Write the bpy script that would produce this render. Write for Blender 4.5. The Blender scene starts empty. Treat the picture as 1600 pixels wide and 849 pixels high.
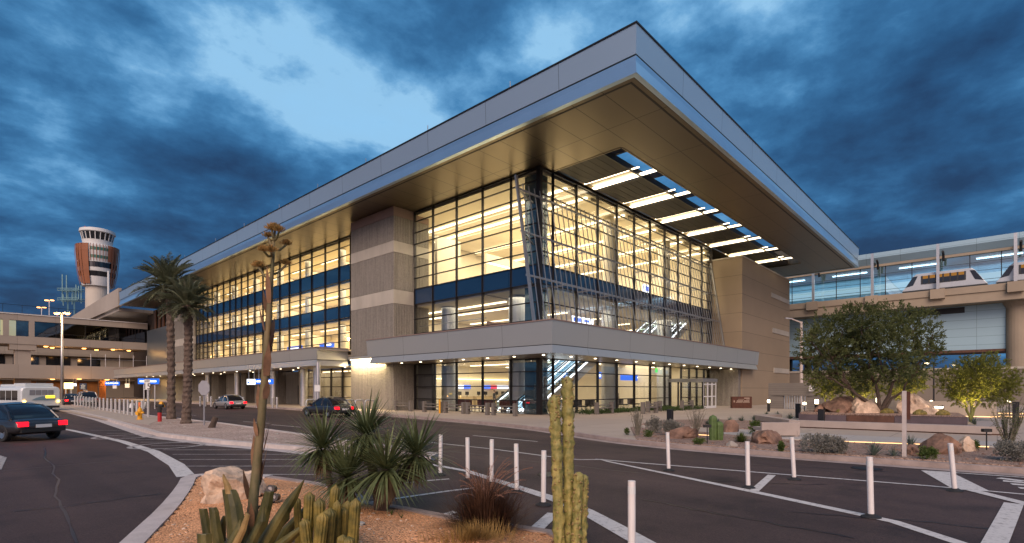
import bpy, bmesh, math, random
from mathutils import Vector, Matrix, noise as mnoise
random.seed(7)
R = math.radians
sc = bpy.context.scene
COL = sc.collection

# ------------------------------------------------------------------ camera (surveyed from the photo's vanishing points)
FPX, YH, YAW, HC = 829.1, 609.0, 0.74127, 1.9
CY, SY = math.cos(YAW), math.sin(YAW)
cam_d = bpy.data.cameras.new('camera')
cam = bpy.data.objects.new('camera', cam_d); COL.objects.link(cam)
cam.location = (0, 0, HC)
cam.rotation_euler = (R(90), 0, YAW - R(90))
cam_d.sensor_width = 36.0
cam_d.lens = FPX * 36 / 1600
cam_d.shift_y = (YH - 424.5) / 1600
cam_d.clip_start = 0.1
cam_d.clip_end = 6000
sc.camera = cam

def G(px, py, z=0.0):
    """surveyed ground position of a spot seen at photo pixel (px, py) on level z"""
    t = (z - HC) / ((YH - py) / FPX)
    a = (px - 800) / FPX
    return ((SY * a + CY) * t, (-CY * a + SY) * t)
def D(px, depth):
    a = (px - 800) / FPX
    return ((SY * a + CY) * depth, (-CY * a + SY) * depth)
def depth_of(x, y): return CY * x + SY * y
def ZH(py, depth): return HC + (YH - py) / FPX * depth

# ------------------------------------------------------------------ mesh builder
class MB:
    def __init__(s): s.v = []; s.f = []; s.m = []; s.mi = 0
    def add(s, vs, fs):
        o = len(s.v); s.v += [tuple(p) for p in vs]
        for f in fs: s.f.append(tuple(i + o for i in f)); s.m.append(s.mi)
        return s
    def box(s, x0, x1, y0, y1, z0, z1):
        if x0 > x1: x0, x1 = x1, x0
        if y0 > y1: y0, y1 = y1, y0
        return s.add([(x0,y0,z0),(x1,y0,z0),(x1,y1,z0),(x0,y1,z0),(x0,y0,z1),(x1,y0,z1),(x1,y1,z1),(x0,y1,z1)],
              [(3,2,1,0),(4,5,6,7),(0,1,5,4),(1,2,6,5),(2,3,7,6),(3,0,4,7)])
    def beam(s, p, q, w, h, up=(0,0,1)):
        p = Vector(p); q = Vector(q); d = (q-p).normalized(); u = Vector(up)
        a = d.cross(u)
        if a.length < 1e-4: a = d.cross(Vector((1,0,0)))
        a.normalize(); b = a.cross(d).normalized()
        a *= w/2; b *= h/2
        vs = [p-a-b, p+a-b, p+a+b, p-a+b, q-a-b, q+a-b, q+a+b, q-a+b]
        return s.add(vs, [(0,1,2,3),(7,6,5,4),(4,5,1,0),(5,6,2,1),(6,7,3,2),(7,4,0,3)])
    def tube(s, pts, radii, n=8, cap=True):
        pts = [Vector(p) for p in pts]
        if not isinstance(radii, (list, tuple)): radii = [radii]*len(pts)
        rings = []; prev = None
        for i, p in enumerate(pts):
            d = (pts[min(i+1,len(pts)-1)] - pts[max(i-1,0)]).normalized()
            if prev is None:
                a = d.cross(Vector((0,0,1)))
                if a.length < 1e-3: a = d.cross(Vector((1,0,0)))
            else:
                a = prev - d*prev.dot(d)
                if a.length < 1e-4: a = d.cross(Vector((1,0,0)))
            a.normalize(); prev = a; b = d.cross(a)
            rings.append([p + (a*math.cos(2*math.pi*k/n) + b*math.sin(2*math.pi*k/n))*radii[i] for k in range(n)])
        vs = [v for r in rings for v in r]; fs = []
        for i in range(len(rings)-1):
            for k in range(n):
                fs.append((i*n+k, i*n+(k+1)%n, (i+1)*n+(k+1)%n, (i+1)*n+k))
        if cap:
            fs.append(tuple(range(n-1,-1,-1))); fs.append(tuple((len(rings)-1)*n+k for k in range(n)))
        return s.add(vs, fs)
    def lathe(s, cx, cy, prof, n=24, a0=0.0, a1=2*math.pi):
        full = abs(a1-a0-2*math.pi) < 1e-6
        m = n if full else n+1
        vs = [(cx+r*math.cos(a0+(a1-a0)*k/n), cy+r*math.sin(a0+(a1-a0)*k/n), z) for r, z in prof for k in range(m)]
        fs = []
        for i in range(len(prof)-1):
            for k in range(n):
                k2 = (k+1) % m
                fs.append((i*m+k, i*m+k2, (i+1)*m+k2, (i+1)*m+k))
        if full:
            if prof[0][0] > 1e-6: fs.append(tuple(range(m-1,-1,-1)))
            if prof[-1][0] > 1e-6: fs.append(tuple((len(prof)-1)*m+k for k in range(m)))
        return s.add(vs, fs)
    def prism(s, poly, z0, z1):
        n = len(poly)
        ar = sum(poly[i][0]*poly[(i+1)%n][1]-poly[(i+1)%n][0]*poly[i][1] for i in range(n))
        if ar < 0: poly = poly[::-1]
        vs = [(x,y,z0) for x,y in poly]+[(x,y,z1) for x,y in poly]
        fs = [tuple(range(n-1,-1,-1)), tuple(range(n,2*n))]+[(i,(i+1)%n,n+(i+1)%n,n+i) for i in range(n)]
        return s.add(vs, fs)
    def extr(s, poly, axis, a0, a1):
        """polygon of (u, z) extruded along 'x' or 'y'; u is the other horizontal axis"""
        n = len(poly)
        f = (lambda u,z,a: (a,u,z)) if axis == 'x' else (lambda u,z,a: (u,a,z))
        vs = [f(u,z,a0) for u,z in poly]+[f(u,z,a1) for u,z in poly]
        fs = [tuple(range(n-1,-1,-1)), tuple(range(n,2*n))]+[(i,(i+1)%n,n+(i+1)%n,n+i) for i in range(n)]
        return s.add(vs, fs)
    def poly(s, pts): return s.add(pts, [tuple(range(len(pts)))])
    def strip(s, pts, w, z, z0=None):
        """flat band of width w along a polyline of (x, y); z0 gives it a thickness"""
        L = []; Rr = []
        for i, p in enumerate(pts):
            p = Vector(p); a = Vector(pts[max(i-1,0)]); b = Vector(pts[min(i+1,len(pts)-1)])
            d = (b-a).normalized(); n = Vector((-d.y, d.x)); ww = (w[i] if isinstance(w,(list,tuple)) else w)/2
            L.append(p+n*ww); Rr.append(p-n*ww)
        for i in range(len(pts)-1):
            a,b,c,d = Rr[i],Rr[i+1],L[i+1],L[i]
            if z0 is None: s.poly([(a.x,a.y,z),(b.x,b.y,z),(c.x,c.y,z),(d.x,d.y,z)])
            else:
                s.add([(p.x,p.y,zz) for zz in (z0,z) for p in (a,b,c,d)], [(4,5,6,7),(0,1,5,4),(2,3,7,6)]+([(3,0,4,7)] if i==0 else [])+([(1,2,6,5)] if i==len(pts)-2 else []))
        return s
    def rock(s, c, r, seed=0, sub=3, flat=0.0, amp=0.35):
        bm = bmesh.new(); bmesh.ops.create_icosphere(bm, subdivisions=sub, radius=1)
        off = Vector((seed*3.7, seed*1.3, seed*7.1)); rp = random.Random(seed*7+1); pls = []
        for _ in range(11 if sub > 2 else 0):
            nn = Vector((rp.uniform(-1,1), rp.uniform(-1,1), rp.uniform(-.3,1))).normalized(); pls.append((nn, rp.uniform(.62,.92)))
        vs = []
        for v in bm.verts:
            p = v.co.copy()
            k = 1 + amp*(mnoise.noise(p*1.1+off)) + amp*.45*mnoise.noise(p*2.6+off) + amp*.15*mnoise.noise(p*7+off)
            p = p*k; k = 1.0
            for nn, dd in pls:
                q = p.dot(nn)
                if q > dd: p = p - nn*(q-dd)*.85
            if pls: p = p*1.22*(1+.05*mnoise.noise(p*5+off)+.025*mnoise.noise(p*13+off))
            vs.append((c[0]+p.x*r[0]*k, c[1]+p.y*r[1]*k, c[2]+max(p.z, -.5)*r[2]*k))
        bm.verts.index_update()
        fs = [tuple(v.index for v in f.verts) for f in bm.faces]; bm.free()
        return s.add(vs, fs)
    def build(s, name, mats, parent=None, smooth=False, world=True, bevel=0.0):
        off = wloc(parent) if (parent is not None and world) else Vector((0,0,0))
        me = bpy.data.meshes.new(name)
        me.from_pydata([(x-off.x, y-off.y, z-off.z) for x,y,z in s.v], [], s.f)
        if not isinstance(mats, (list, tuple)): mats = [mats]
        for m in mats: me.materials.append(m)
        if len(mats) > 1: me.polygons.foreach_set('material_index', s.m)
        if smooth: me.polygons.foreach_set('use_smooth', [True]*len(me.polygons))
        me.update()
        o = bpy.data.objects.new(name, me); COL.objects.link(o)
        if parent is not None: o.parent = parent
        if bevel:
            b = o.modifiers.new('bevel', 'BEVEL'); b.width = bevel; b.segments = 2; b.limit_method = 'ANGLE'; b.angle_limit = R(40)
        return o

def wloc(o):
    v = Vector((0,0,0))
    while o is not None: v += o.location; o = o.parent
    return v
def empty(name, label, cat, loc=(0,0,0), rz=0, group=None):
    o = bpy.data.objects.new(name, None); COL.objects.link(o)
    o.location = loc; o.rotation_euler = (0,0,rz); o.empty_display_size = .3
    return tag(o, label, cat, group)
def tag(o, label, cat, group=None):
    o['label'] = label; o['category'] = cat
    if group: o['group'] = group
    return o
def structure(o): o['kind'] = 'structure'; return o
def dup(root, loc, rz=None, label=None):
    r = root.copy(); COL.objects.link(r); r.location = loc
    if rz is not None: r.rotation_euler = (0,0,rz)
    if label: r['label'] = label
    for ch in list(root.children):
        c = ch.copy(); COL.objects.link(c); c.parent = r
        for g in list(ch.children):
            d = g.copy(); COL.objects.link(d); d.parent = c
    return r
ORD = ['first','second','third','fourth','fifth','sixth','seventh','eighth','ninth','tenth','eleventh','twelfth','thirteenth','fourteenth','fifteenth',
       'sixteenth','seventeenth','eighteenth','nineteenth','twentieth','twenty-first','twenty-second','twenty-third','twenty-fourth','twenty-fifth','twenty-sixth']
def text(body, size, mat, parent, loc, rot, name='lettering', ext=0.004):
    c = bpy.data.curves.new(name, 'FONT'); c.body = body; c.size = size; c.align_x = 'CENTER'; c.align_y = 'CENTER'; c.extrude = ext
    c.materials.append(mat)
    tmp = bpy.data.objects.new(name, c); COL.objects.link(tmp); dg = bpy.context.evaluated_depsgraph_get(); dg.update()
    me = bpy.data.meshes.new_from_object(tmp.evaluated_get(dg)); bpy.data.objects.remove(tmp)
    o = bpy.data.objects.new(name, me); COL.objects.link(o); o.parent = parent; o.location = loc; o.rotation_euler = rot
    return o

# ------------------------------------------------------------------ materials
def _m(name):
    m = bpy.data.materials.new(name); m.use_nodes = True
    return m, m.node_tree, m.node_tree.nodes['Principled BSDF']
def lnk(t, a, b): t.links.new(a, b)
def mat(name, col, rough=.6, metal=0.0, var=.12, scale=3.0, bump=0.0, bscale=None, coat=0.0, tint=None, detail=6, stretch=None, spec=None):
    """principled surface whose base colour wanders a little with object-space noise, with optional fine bump"""
    m, t, b = _m(name); n = t.nodes
    b.inputs['Roughness'].default_value = rough; b.inputs['Metallic'].default_value = metal
    if coat: b.inputs['Coat Weight'].default_value = coat; b.inputs['Coat Roughness'].default_value = .08
    if spec is not None: b.inputs['Specular IOR Level'].default_value = spec
    tc = n.new('ShaderNodeTexCoord'); mp = n.new('ShaderNodeMapping'); lnk(t, tc.outputs['Object'], mp.inputs['Vector'])
    if stretch: mp.inputs['Scale'].default_value = stretch
    if var:
        nz = n.new('ShaderNodeTexNoise'); nz.inputs['Scale'].default_value = scale; nz.inputs['Detail'].default_value = detail; nz.inputs['Roughness'].default_value = .62
        lnk(t, mp.outputs['Vector'], nz.inputs['Vector'])
        cr = n.new('ShaderNodeValToRGB'); lnk(t, nz.outputs['Fac'], cr.inputs['Fac'])
        c2 = tint or col
        cr.color_ramp.elements[0].position = .3; cr.color_ramp.elements[1].position = .7
        cr.color_ramp.elements[0].color = (*[max(0,c*(1-var)) for c in col], 1)
        cr.color_ramp.elements[1].color = (*[min(1,c*(1+var)) for c in c2], 1)
        lnk(t, cr.outputs['Color'], b.inputs['Base Color'])
    else: b.inputs['Base Color'].default_value = (*col, 1)
    if bump:
        nb = n.new('ShaderNodeTexNoise'); nb.inputs['Scale'].default_value = bscale or scale*8; nb.inputs['Detail'].default_value = 4
        lnk(t, mp.outputs['Vector'], nb.inputs['Vector'])
        bp = n.new('ShaderNodeBump'); bp.inputs['Strength'].default_value = bump; bp.inputs['Distance'].default_value = .03
        lnk(t, nb.outputs['Fac'], bp.inputs['Height']); lnk(t, bp.outputs['Normal'], b.inputs['Normal'])
    return m
def emit(name, col, s):
    m = bpy.data.materials.new(name); m.use_nodes = True; t = m.node_tree
    t.nodes.remove(t.nodes['Principled BSDF'])
    e = t.nodes.new('ShaderNodeEmission'); e.inputs['Color'].default_value = (*col,1); e.inputs['Strength'].default_value = s
    lnk(t, e.outputs['Emission'], t.nodes['Material Output'].inputs['Surface'])
    return m
def glass(name, tint=(.93,.96,.96), extra=.0, ior=1.5, gloss=(1,1,1)):
    m = bpy.data.materials.new(name); m.use_nodes = True; t = m.node_tree; n = t.nodes
    n.remove(n['Principled BSDF'])
    tr = n.new('ShaderNodeBsdfTransparent'); tr.inputs['Color'].default_value = (*tint,1)
    gl = n.new('ShaderNodeBsdfGlossy'); gl.inputs['Roughness'].default_value = 0.01; gl.inputs['Color'].default_value = (*gloss,1)
    tc = n.new('ShaderNodeTexCoord'); nz = n.new('ShaderNodeTexNoise'); nz.inputs['Scale'].default_value = .35; nz.inputs['Detail'].default_value = 1
    lnk(t, tc.outputs['Object'], nz.inputs['Vector'])
    bp = n.new('ShaderNodeBump'); bp.inputs['Strength'].default_value = .04; bp.inputs['Distance'].default_value = .2
    lnk(t, nz.outputs['Fac'], bp.inputs['Height']); lnk(t, bp.outputs['Normal'], gl.inputs['Normal'])
    fr = n.new('ShaderNodeFresnel'); fr.inputs['IOR'].default_value = ior
    ad = n.new('ShaderNodeMath'); ad.operation = 'MULTIPLY_ADD'; ad.inputs[1].default_value = 1.6; ad.inputs[2].default_value = extra; ad.use_clamp = True
    lnk(t, fr.outputs['Fac'], ad.inputs[0])
    mx = n.new('ShaderNodeMixShader'); lnk(t, ad.outputs[0], mx.inputs['Fac']); lnk(t, tr.outputs[0], mx.inputs[1]); lnk(t, gl.outputs[0], mx.inputs[2])
    lnk(t, mx.outputs[0], n['Material Output'].inputs['Surface'])
    return m
def jointed(name, col, rough, metal, jx=None, jy=None, jz=None, w=.018, dark=.35, var=.06, coat=0.0, axes_off=(0,0,0), scale=.35, bump=.0, spec=None):
    """panelled surface: thin dark joints every jx / jy / jz metres of object space, each panel a slightly different tone"""
    m, t, b = _m(name); n = t.nodes
    b.inputs['Roughness'].default_value = rough; b.inputs['Metallic'].default_value = metal
    if spec is not None: b.inputs['Specular IOR Level'].default_value = spec
    if coat: b.inputs['Coat Weight'].default_value = coat
    tc = n.new('ShaderNodeTexCoord'); sp = n.new('ShaderNodeSeparateXYZ'); lnk(t, tc.outputs['Object'], sp.inputs[0])
    def math_(op, a, bb=None, clamp=False):
        q = n.new('ShaderNodeMath'); q.operation = op; q.use_clamp = clamp
        for i, s_ in enumerate((a, bb)):
            if s_ is None: continue
            if isinstance(s_, (int, float)): q.inputs[i].default_value = s_
            else: lnk(t, s_, q.inputs[i])
        return q.outputs[0]
    tot = None; cellid = None
    for k, (ax, j) in enumerate(zip('XYZ', (jx, jy, jz))):
        if not j: continue
        u = math_('ADD', sp.outputs[ax], 500*j + axes_off[k])
        fr = math_('FRACT', math_('DIVIDE', u, j))
        edge = math_('LESS_THAN', math_('MULTIPLY', fr, j), w)
        tot = edge if tot is None else math_('MAXIMUM', tot, edge)
        fl = math_('MULTIPLY', math_('FLOOR', math_('DIVIDE', u, j)), (1.37, 2.11, 3.73)[k])
        cellid = fl if cellid is None else math_('ADD', cellid, fl)
    wn = n.new('ShaderNodeTexWhiteNoise'); wn.noise_dimensions = '1D'; lnk(t, cellid, wn.inputs['W'])
    nz = n.new('ShaderNodeTexNoise'); nz.inputs['Scale'].default_value = scale; nz.inputs['Detail'].default_value = 7; lnk(t, tc.outputs['Object'], nz.inputs['Vector'])
    k1 = math_('MULTIPLY_ADD', wn.outputs['Value'], var); n_ = k1.node; n_.inputs[2].default_value = 1-var
    k2 = math_('MULTIPLY_ADD', nz.outputs['Fac'], var*2.4); k2.node.inputs[2].default_value = 1-var*1.2
    kk = math_('MULTIPLY', k1, k2)
    kk = math_('MULTIPLY', kk, math_('SUBTRACT', 1.0, math_('MULTIPLY', tot, 1-dark)))
    vm = n.new('ShaderNodeVectorMath'); vm.operation = 'SCALE'; vm.inputs[0].default_value = col; lnk(t, kk, vm.inputs['Scale'])
    lnk(t, vm.outputs[0], b.inputs['Base Color'])
    if bump:
        bp = n.new('ShaderNodeBump'); bp.inputs['Strength'].default_value = bump; bp.inputs['Distance'].default_value = .02; bp.invert = True
        lnk(t, tot, bp.inputs['Height']); lnk(t, bp.outputs['Normal'], b.inputs['Normal'])
    return m
def ribbed(name, col, pitch=.16, axis='XY', bands=None, var=.12):
    """board-marked concrete: vertical ribs by bump, streaks that run down, pale smooth bands between given heights"""
    m, t, b = _m(name); n = t.nodes
    b.inputs['Roughness'].default_value = .85; b.inputs['Specular IOR Level'].default_value = .25
    tc = n.new('ShaderNodeTexCoord'); mp = n.new('ShaderNodeMapping'); mp.inputs['Scale'].default_value = (1,1,.06); lnk(t, tc.outputs['Object'], mp.inputs['Vector'])
    st = n.new('ShaderNodeTexNoise'); st.inputs['Scale'].default_value = 4.5; st.inputs['Detail'].default_value = 8; st.inputs['Roughness'].default_value=.7; lnk(t, mp.outputs['Vector'], st.inputs['Vector'])
    fine = n.new('ShaderNodeTexNoise'); fine.inputs['Scale'].default_value = 9; fine.inputs['Detail'].default_value = 8; lnk(t, tc.outputs['Object'], fine.inputs['Vector'])
    mu = n.new('ShaderNodeMath'); mu.operation = 'MULTIPLY_ADD'; mu.inputs[1].default_value = .6; lnk(t, st.outputs['Fac'], mu.inputs[0])
    m2 = n.new('ShaderNodeMath'); m2.operation = 'MULTIPLY'; m2.inputs[1].default_value = .4; lnk(t, fine.outputs['Fac'], m2.inputs[0]); lnk(t, m2.outputs[0], mu.inputs[2])
    cr = n.new('ShaderNodeValToRGB'); lnk(t, mu.outputs[0], cr.inputs['Fac'])
    cr.color_ramp.elements[0].position = .33; cr.color_ramp.elements[1].position = .68
    cr.color_ramp.elements[0].color = (*[c*(1-var*1.6) for c in col],1); cr.color_ramp.elements[1].color = (*[c*(1+var*1.6) for c in col],1)
    lnk(t, cr.outputs['Color'], b.inputs['Base Color'])
    sp = n.new('ShaderNodeSeparateXYZ'); lnk(t, tc.outputs['Object'], sp.inputs[0])
    a = n.new('ShaderNodeMath'); a.operation = 'ADD'; lnk(t, sp.outputs['X'], a.inputs[0]); lnk(t, sp.outputs['Y'], a.inputs[1])
    s1 = n.new('ShaderNodeMath'); s1.operation = 'MULTIPLY'; s1.inputs[1].default_value = 2*math.pi/pitch; lnk(t, a.outputs[0], s1.inputs[0])
    s2 = n.new('ShaderNodeMath'); s2.operation = 'SINE'; lnk(t, s1.outputs[0], s2.inputs[0])
    s3 = n.new('ShaderNodeMath'); s3.operation = 'MULTIPLY_ADD'; s3.inputs[1].default_value = .5; lnk(t, s2.outputs[0], s3.inputs[0]); lnk(t, fine.outputs['Fac'], s3.inputs[2])
    bp = n.new('ShaderNodeBump'); bp.inputs['Strength'].default_value = .8; bp.inputs['Distance'].default_value = .045
    lnk(t, s3.outputs[0], bp.inputs['Height']); lnk(t, bp.outputs['Normal'], b.inputs['Normal'])
    return m
def gravel(name, c1, c2, scale=38, patch=.5, bump=.9):
    m, t, b = _m(name); n = t.nodes
    b.inputs['Roughness'].default_value = .95; b.inputs['Specular IOR Level'].default_value = .15
    tc = n.new('ShaderNodeTexCoord')
    vo = n.new('ShaderNodeTexVoronoi'); vo.inputs['Scale'].default_value = scale; lnk(t, tc.outputs['Object'], vo.inputs['Vector'])
    nz = n.new('ShaderNodeTexNoise'); nz.inputs['Scale'].default_value = patch; nz.inputs['Detail'].default_value = 9; nz.inputs['Roughness'].default_value=.7; lnk(t, tc.outputs['Object'], nz.inputs['Vector'])
    sp = n.new('ShaderNodeSeparateColor'); lnk(t, vo.outputs['Color'], sp.inputs[0])
    cr = n.new('ShaderNodeValToRGB'); lnk(t, sp.outputs[0], cr.inputs['Fac'])
    cr.color_ramp.elements[0].color = (*c1,1); cr.color_ramp.elements[1].color = (*c2,1)
    e = cr.color_ramp.elements.new(.85); e.color = (*[min(1,c*1.25) for c in c2],1)
    hs = n.new('ShaderNodeHueSaturation'); lnk(t, cr.outputs[0], hs.inputs['Color'])
    mu = n.new('ShaderNodeMath'); mu.operation='MULTIPLY_ADD'; mu.inputs[1].default_value = 1.1; mu.inputs[2].default_value = .45; lnk(t, nz.outputs['Fac'], mu.inputs[0]); lnk(t, mu.outputs[0], hs.inputs['Value'])
    lnk(t, hs.outputs[0], b.inputs['Base Color'])
    bp = n.new('ShaderNodeBump'); bp.inputs['Strength'].default_value = bump; bp.inputs['Distance'].default_value = .03; bp.invert = True
    lnk(t, vo.outputs['Distance'], bp.inputs['Height']); lnk(t, bp.outputs['Normal'], b.inputs['Normal'])
    return m
def asphalt(name):
    m, t, b = _m(name); n = t.nodes
    tc = n.new('ShaderNodeTexCoord')
    big = n.new('ShaderNodeTexNoise'); big.inputs['Scale'].default_value = .26; big.inputs['Detail'].default_value = 8; big.inputs['Roughness'].default_value = .65; big.inputs['Distortion'].default_value=.6; lnk(t, tc.outputs['Object'], big.inputs['Vector'])
    mp = n.new('ShaderNodeMapping'); mp.inputs['Rotation'].default_value=(0,0,R(8)); mp.inputs['Scale'].default_value=(1.1,.05,1); lnk(t, tc.outputs['Object'], mp.inputs['Vector'])
    trk = n.new('ShaderNodeTexNoise'); trk.inputs['Scale'].default_value = .8; trk.inputs['Detail'].default_value=5; lnk(t, mp.outputs[0], trk.inputs['Vector'])
    fine = n.new('ShaderNodeTexVoronoi'); fine.inputs['Scale'].default_value = 70; lnk(t, tc.outputs['Object'], fine.inputs['Vector'])
    sp = n.new('ShaderNodeSeparateColor'); lnk(t, fine.outputs['Color'], sp.inputs[0])
    ad = n.new('ShaderNodeMath'); ad.operation='ADD'; lnk(t, big.outputs['Fac'], ad.inputs[0]); lnk(t, trk.outputs['Fac'], ad.inputs[1])
    m3 = n.new('ShaderNodeMath'); m3.operation='MULTIPLY_ADD'; m3.inputs[1].default_value=.42; lnk(t, sp.outputs[0], m3.inputs[0]); lnk(t, ad.outputs[0], m3.inputs[2])
    cr = n.new('ShaderNodeValToRGB'); lnk(t, m3.outputs[0], cr.inputs['Fac'])
    # sum of the three noises runs about .7 .. 1.6
    mr = n.new('ShaderNodeMapRange'); mr.inputs['From Min'].default_value=.82; mr.inputs['From Max'].default_value=1.62; lnk(t, m3.outputs[0], mr.inputs['Value']); lnk(t, mr.outputs[0], cr.inputs['Fac'])
    cr.color_ramp.elements[0].color=(.023,.0140,.0132,1); cr.color_ramp.elements[1].color=(.100,.062,.054,1)
    st = n.new('ShaderNodeTexNoise'); st.inputs['Scale'].default_value=.75; st.inputs['Detail'].default_value=5; st.inputs['Roughness'].default_value=.55; lnk(t, tc.outputs['Object'], st.inputs['Vector'])
    sr = n.new('ShaderNodeMapRange'); sr.inputs['From Min'].default_value=.56; sr.inputs['From Max'].default_value=.72; sr.inputs['To Min'].default_value=1.0; sr.inputs['To Max'].default_value=.5; lnk(t, st.outputs['Fac'], sr.inputs['Value'])
    sv = n.new('ShaderNodeVectorMath'); sv.operation='SCALE'; lnk(t, cr.outputs[0], sv.inputs[0]); lnk(t, sr.outputs[0], sv.inputs['Scale'])
    lnk(t, sv.outputs[0], b.inputs['Base Color'])
    b.inputs['Roughness'].default_value=.72; b.inputs['Specular IOR Level'].default_value=.35
    bp = n.new('ShaderNodeBump'); bp.inputs['Strength'].default_value=.35; bp.inputs['Distance'].default_value=.012; lnk(t, fine.outputs['Distance'], bp.inputs['Height']); lnk(t, bp.outputs['Normal'], b.inputs['Normal'])
    return m
def paint(name, col=(.62,.6,.57), wear=.5):
    """road paint worn through to the asphalt in flecks"""
    m, t, b = _m(name); n = t.nodes
    tc = n.new('ShaderNodeTexCoord')
    nz = n.new('ShaderNodeTexNoise'); nz.inputs['Scale'].default_value = 9; nz.inputs['Detail'].default_value=10; nz.inputs['Roughness'].default_value=.8; lnk(t, tc.outputs['Object'], nz.inputs['Vector'])
    cr = n.new('ShaderNodeValToRGB'); lnk(t, nz.outputs['Fac'], cr.inputs['Fac'])
    cr.color_ramp.elements[0].position = wear-.14; cr.color_ramp.elements[1].position = wear+.02
    cr.color_ramp.elements[0].color=(.12,.1,.095,1); cr.color_ramp.elements[1].color=(*col,1)
    lnk(t, cr.outputs[0], b.inputs['Base Color']); b.inputs['Roughness'].default_value=.7
    return m
def leafmat(name, c1, c2, trans=.25, rough=.55, scale=1.4):
    m, t, b = _m(name); n = t.nodes
    tc = n.new('ShaderNodeTexCoord'); nz = n.new('ShaderNodeTexNoise'); nz.inputs['Scale'].default_value = scale; nz.inputs['Detail'].default_value=5; nz.inputs['Roughness'].default_value=.75; lnk(t, tc.outputs['Object'], nz.inputs['Vector'])
    cr = n.new('ShaderNodeValToRGB'); lnk(t, nz.outputs['Fac'], cr.inputs['Fac'])
    cr.color_ramp.elements[0].position=.32; cr.color_ramp.elements[1].position=.68
    cr.color_ramp.elements[0].color=(*c1,1); cr.color_ramp.elements[1].color=(*c2,1)
    lnk(t, cr.outputs[0], b.inputs['Base Color']); b.inputs['Roughness'].default_value=rough; b.inputs['Specular IOR Level'].default_value=.3
    tl = n.new('ShaderNodeBsdfTranslucent'); lnk(t, cr.outputs[0], tl.inputs['Color'])
    mx = n.new('ShaderNodeMixShader'); mx.inputs['Fac'].default_value=trans
    lnk(t, b.outputs[0], mx.inputs[1]); lnk(t, tl.outputs[0], mx.inputs[2]); lnk(t, mx.outputs[0], n['Material Output'].inputs['Surface'])
    return m

M = {}
M['asphalt'] = asphalt('asphalt')
M['paint'] = paint('road paint', (.6,.57,.54), .46)
M['paint_worn'] = paint('worn road paint', (.42,.39,.37), .52)
M['curb'] = mat('curb concrete', (.34,.27,.24), .85, var=.22, scale=2.2, bump=.3, bscale=30)
M['curb_white'] = mat('whitewashed curb', (.5,.44,.41), .8, var=.16, scale=3, bump=.2, bscale=30)
M['pave'] = jointed('forecourt concrete', (.42,.345,.28), .8, 0, jx=3.0, jy=3.0, w=.025, dark=.55, var=.08, scale=.5)
M['path'] = jointed('garden path concrete', (.4,.37,.34), .8, 0, jx=2.0, jy=2.0, w=.02, dark=.6, var=.07, scale=.6)
M['gravel_pink'] = gravel('pink decomposed granite', (.17,.115,.09), (.32,.23,.185), 26, .7)
M['gravel_median'] = gravel('tan gravel', (.27,.2,.165), (.44,.34,.29), 22, .6)
M['gravel_orange'] = gravel('orange decomposed granite', (.46,.215,.105), (.74,.385,.195), 42, .9)
M['dirt'] = gravel('desert ground', (.12,.09,.07), (.2,.15,.12), 3, .05, .3)
M['fascia'] = jointed('aluminium fascia panels', (.50,.59,.635), .34, .68, jx=5.8, jy=5.8, w=.035, dark=.4, var=.04, scale=.15)
M['canopy'] = jointed('canopy metal panels', (.44,.455,.44), .38, .5, jx=5.4, jy=5.4, w=.03, dark=.45, var=.04, scale=.2)
M['lip'] = mat('aluminium lip', (.52,.66,.76), .3, .85, var=.05, scale=.3)
M['soffit'] = jointed('bronze soffit panels', (.185,.15,.10), .33, .7, jx=5.8, jy=1.95, w=.05, dark=.3, var=.06, scale=.25, axes_off=(1.3,.6,0))
M['soffit_low'] = jointed('canopy soffit panels', (.33,.27,.2), .3, .6, jx=2.7, jy=2.7, w=.02, dark=.45, var=.05)
M['groove'] = mat('dark groove', (.02,.018,.018), .6, var=0)
M['conc'] = ribbed('ribbed concrete', (.24,.22,.19), .17, var=.2)
M['conc_band'] = mat('smooth concrete band', (.43,.395,.335), .8, var=.14, scale=.7, bump=.2, bscale=24, stretch=(1,1,.3))
M['conc_cap'] = mat('painted parapet band', (.24,.17,.145), .7, var=.08, scale=.8)
M['conc_tan'] = jointed('tan precast wall', (.33,.262,.185), .85, 0, jz=2.05, w=.05, dark=.6, var=.07, scale=.5, spec=.2)
M['conc_old'] = jointed('weathered concrete', (.36,.31,.26), .85, 0, jx=5.0, w=.04, dark=.55, var=.1, scale=.35)
M['spandrel'] = jointed('navy spandrel glass', (.012,.04,.095), .08, 0.0, jx=2.92, jy=2.92, w=.03, dark=.3, var=.05, coat=.4)
M['mullion'] = mat('dark bronze mullion', (.035,.032,.032), .4, .6, var=.05)
M['screen'] = mat('brushed aluminium', (.34,.34,.34), .4, .7, var=.06)
M['steel'] = mat('galvanised steel', (.5,.5,.5), .4, .8, var=.1, scale=6)
M['glass'] = glass('curtain wall glass', (.93,.95,.95), .02)
M['glass_dark'] = glass('tinted glass', (.25,.27,.28), .05)
M['glass_station'] = glass('station glass', (.42,.66,.82), .26, gloss=(.8,.95,1))
M['cream'] = mat('cream interior wall', (.70,.62,.46), .7, var=.05, scale=.4)
M['ceiling'] = mat('ivory ceiling', (.74,.66,.50), .7, var=.04, scale=.3)
M['floor_in'] = jointed('polished terrazzo', (.36,.31,.25), .25, 0, jx=3, jy=3, w=.02, dark=.7, var=.04)
M['wood'] = mat('brown wood panelling', (.16,.075,.035), .5, var=.25, scale=1.5, stretch=(1,1,.15))
M['col_in'] = mat('pale column cladding', (.5,.5,.48), .4, .3, var=.05)
M['strip'] = emit('warm linear luminaire', (1.0,.80,.50), 4.0)
M['strip_ext'] = emit('soffit linear luminaire', (1.0,.82,.55), 5.0)
M['down'] = emit('downlight lens', (1.0,.82,.55), 7.0)
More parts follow.
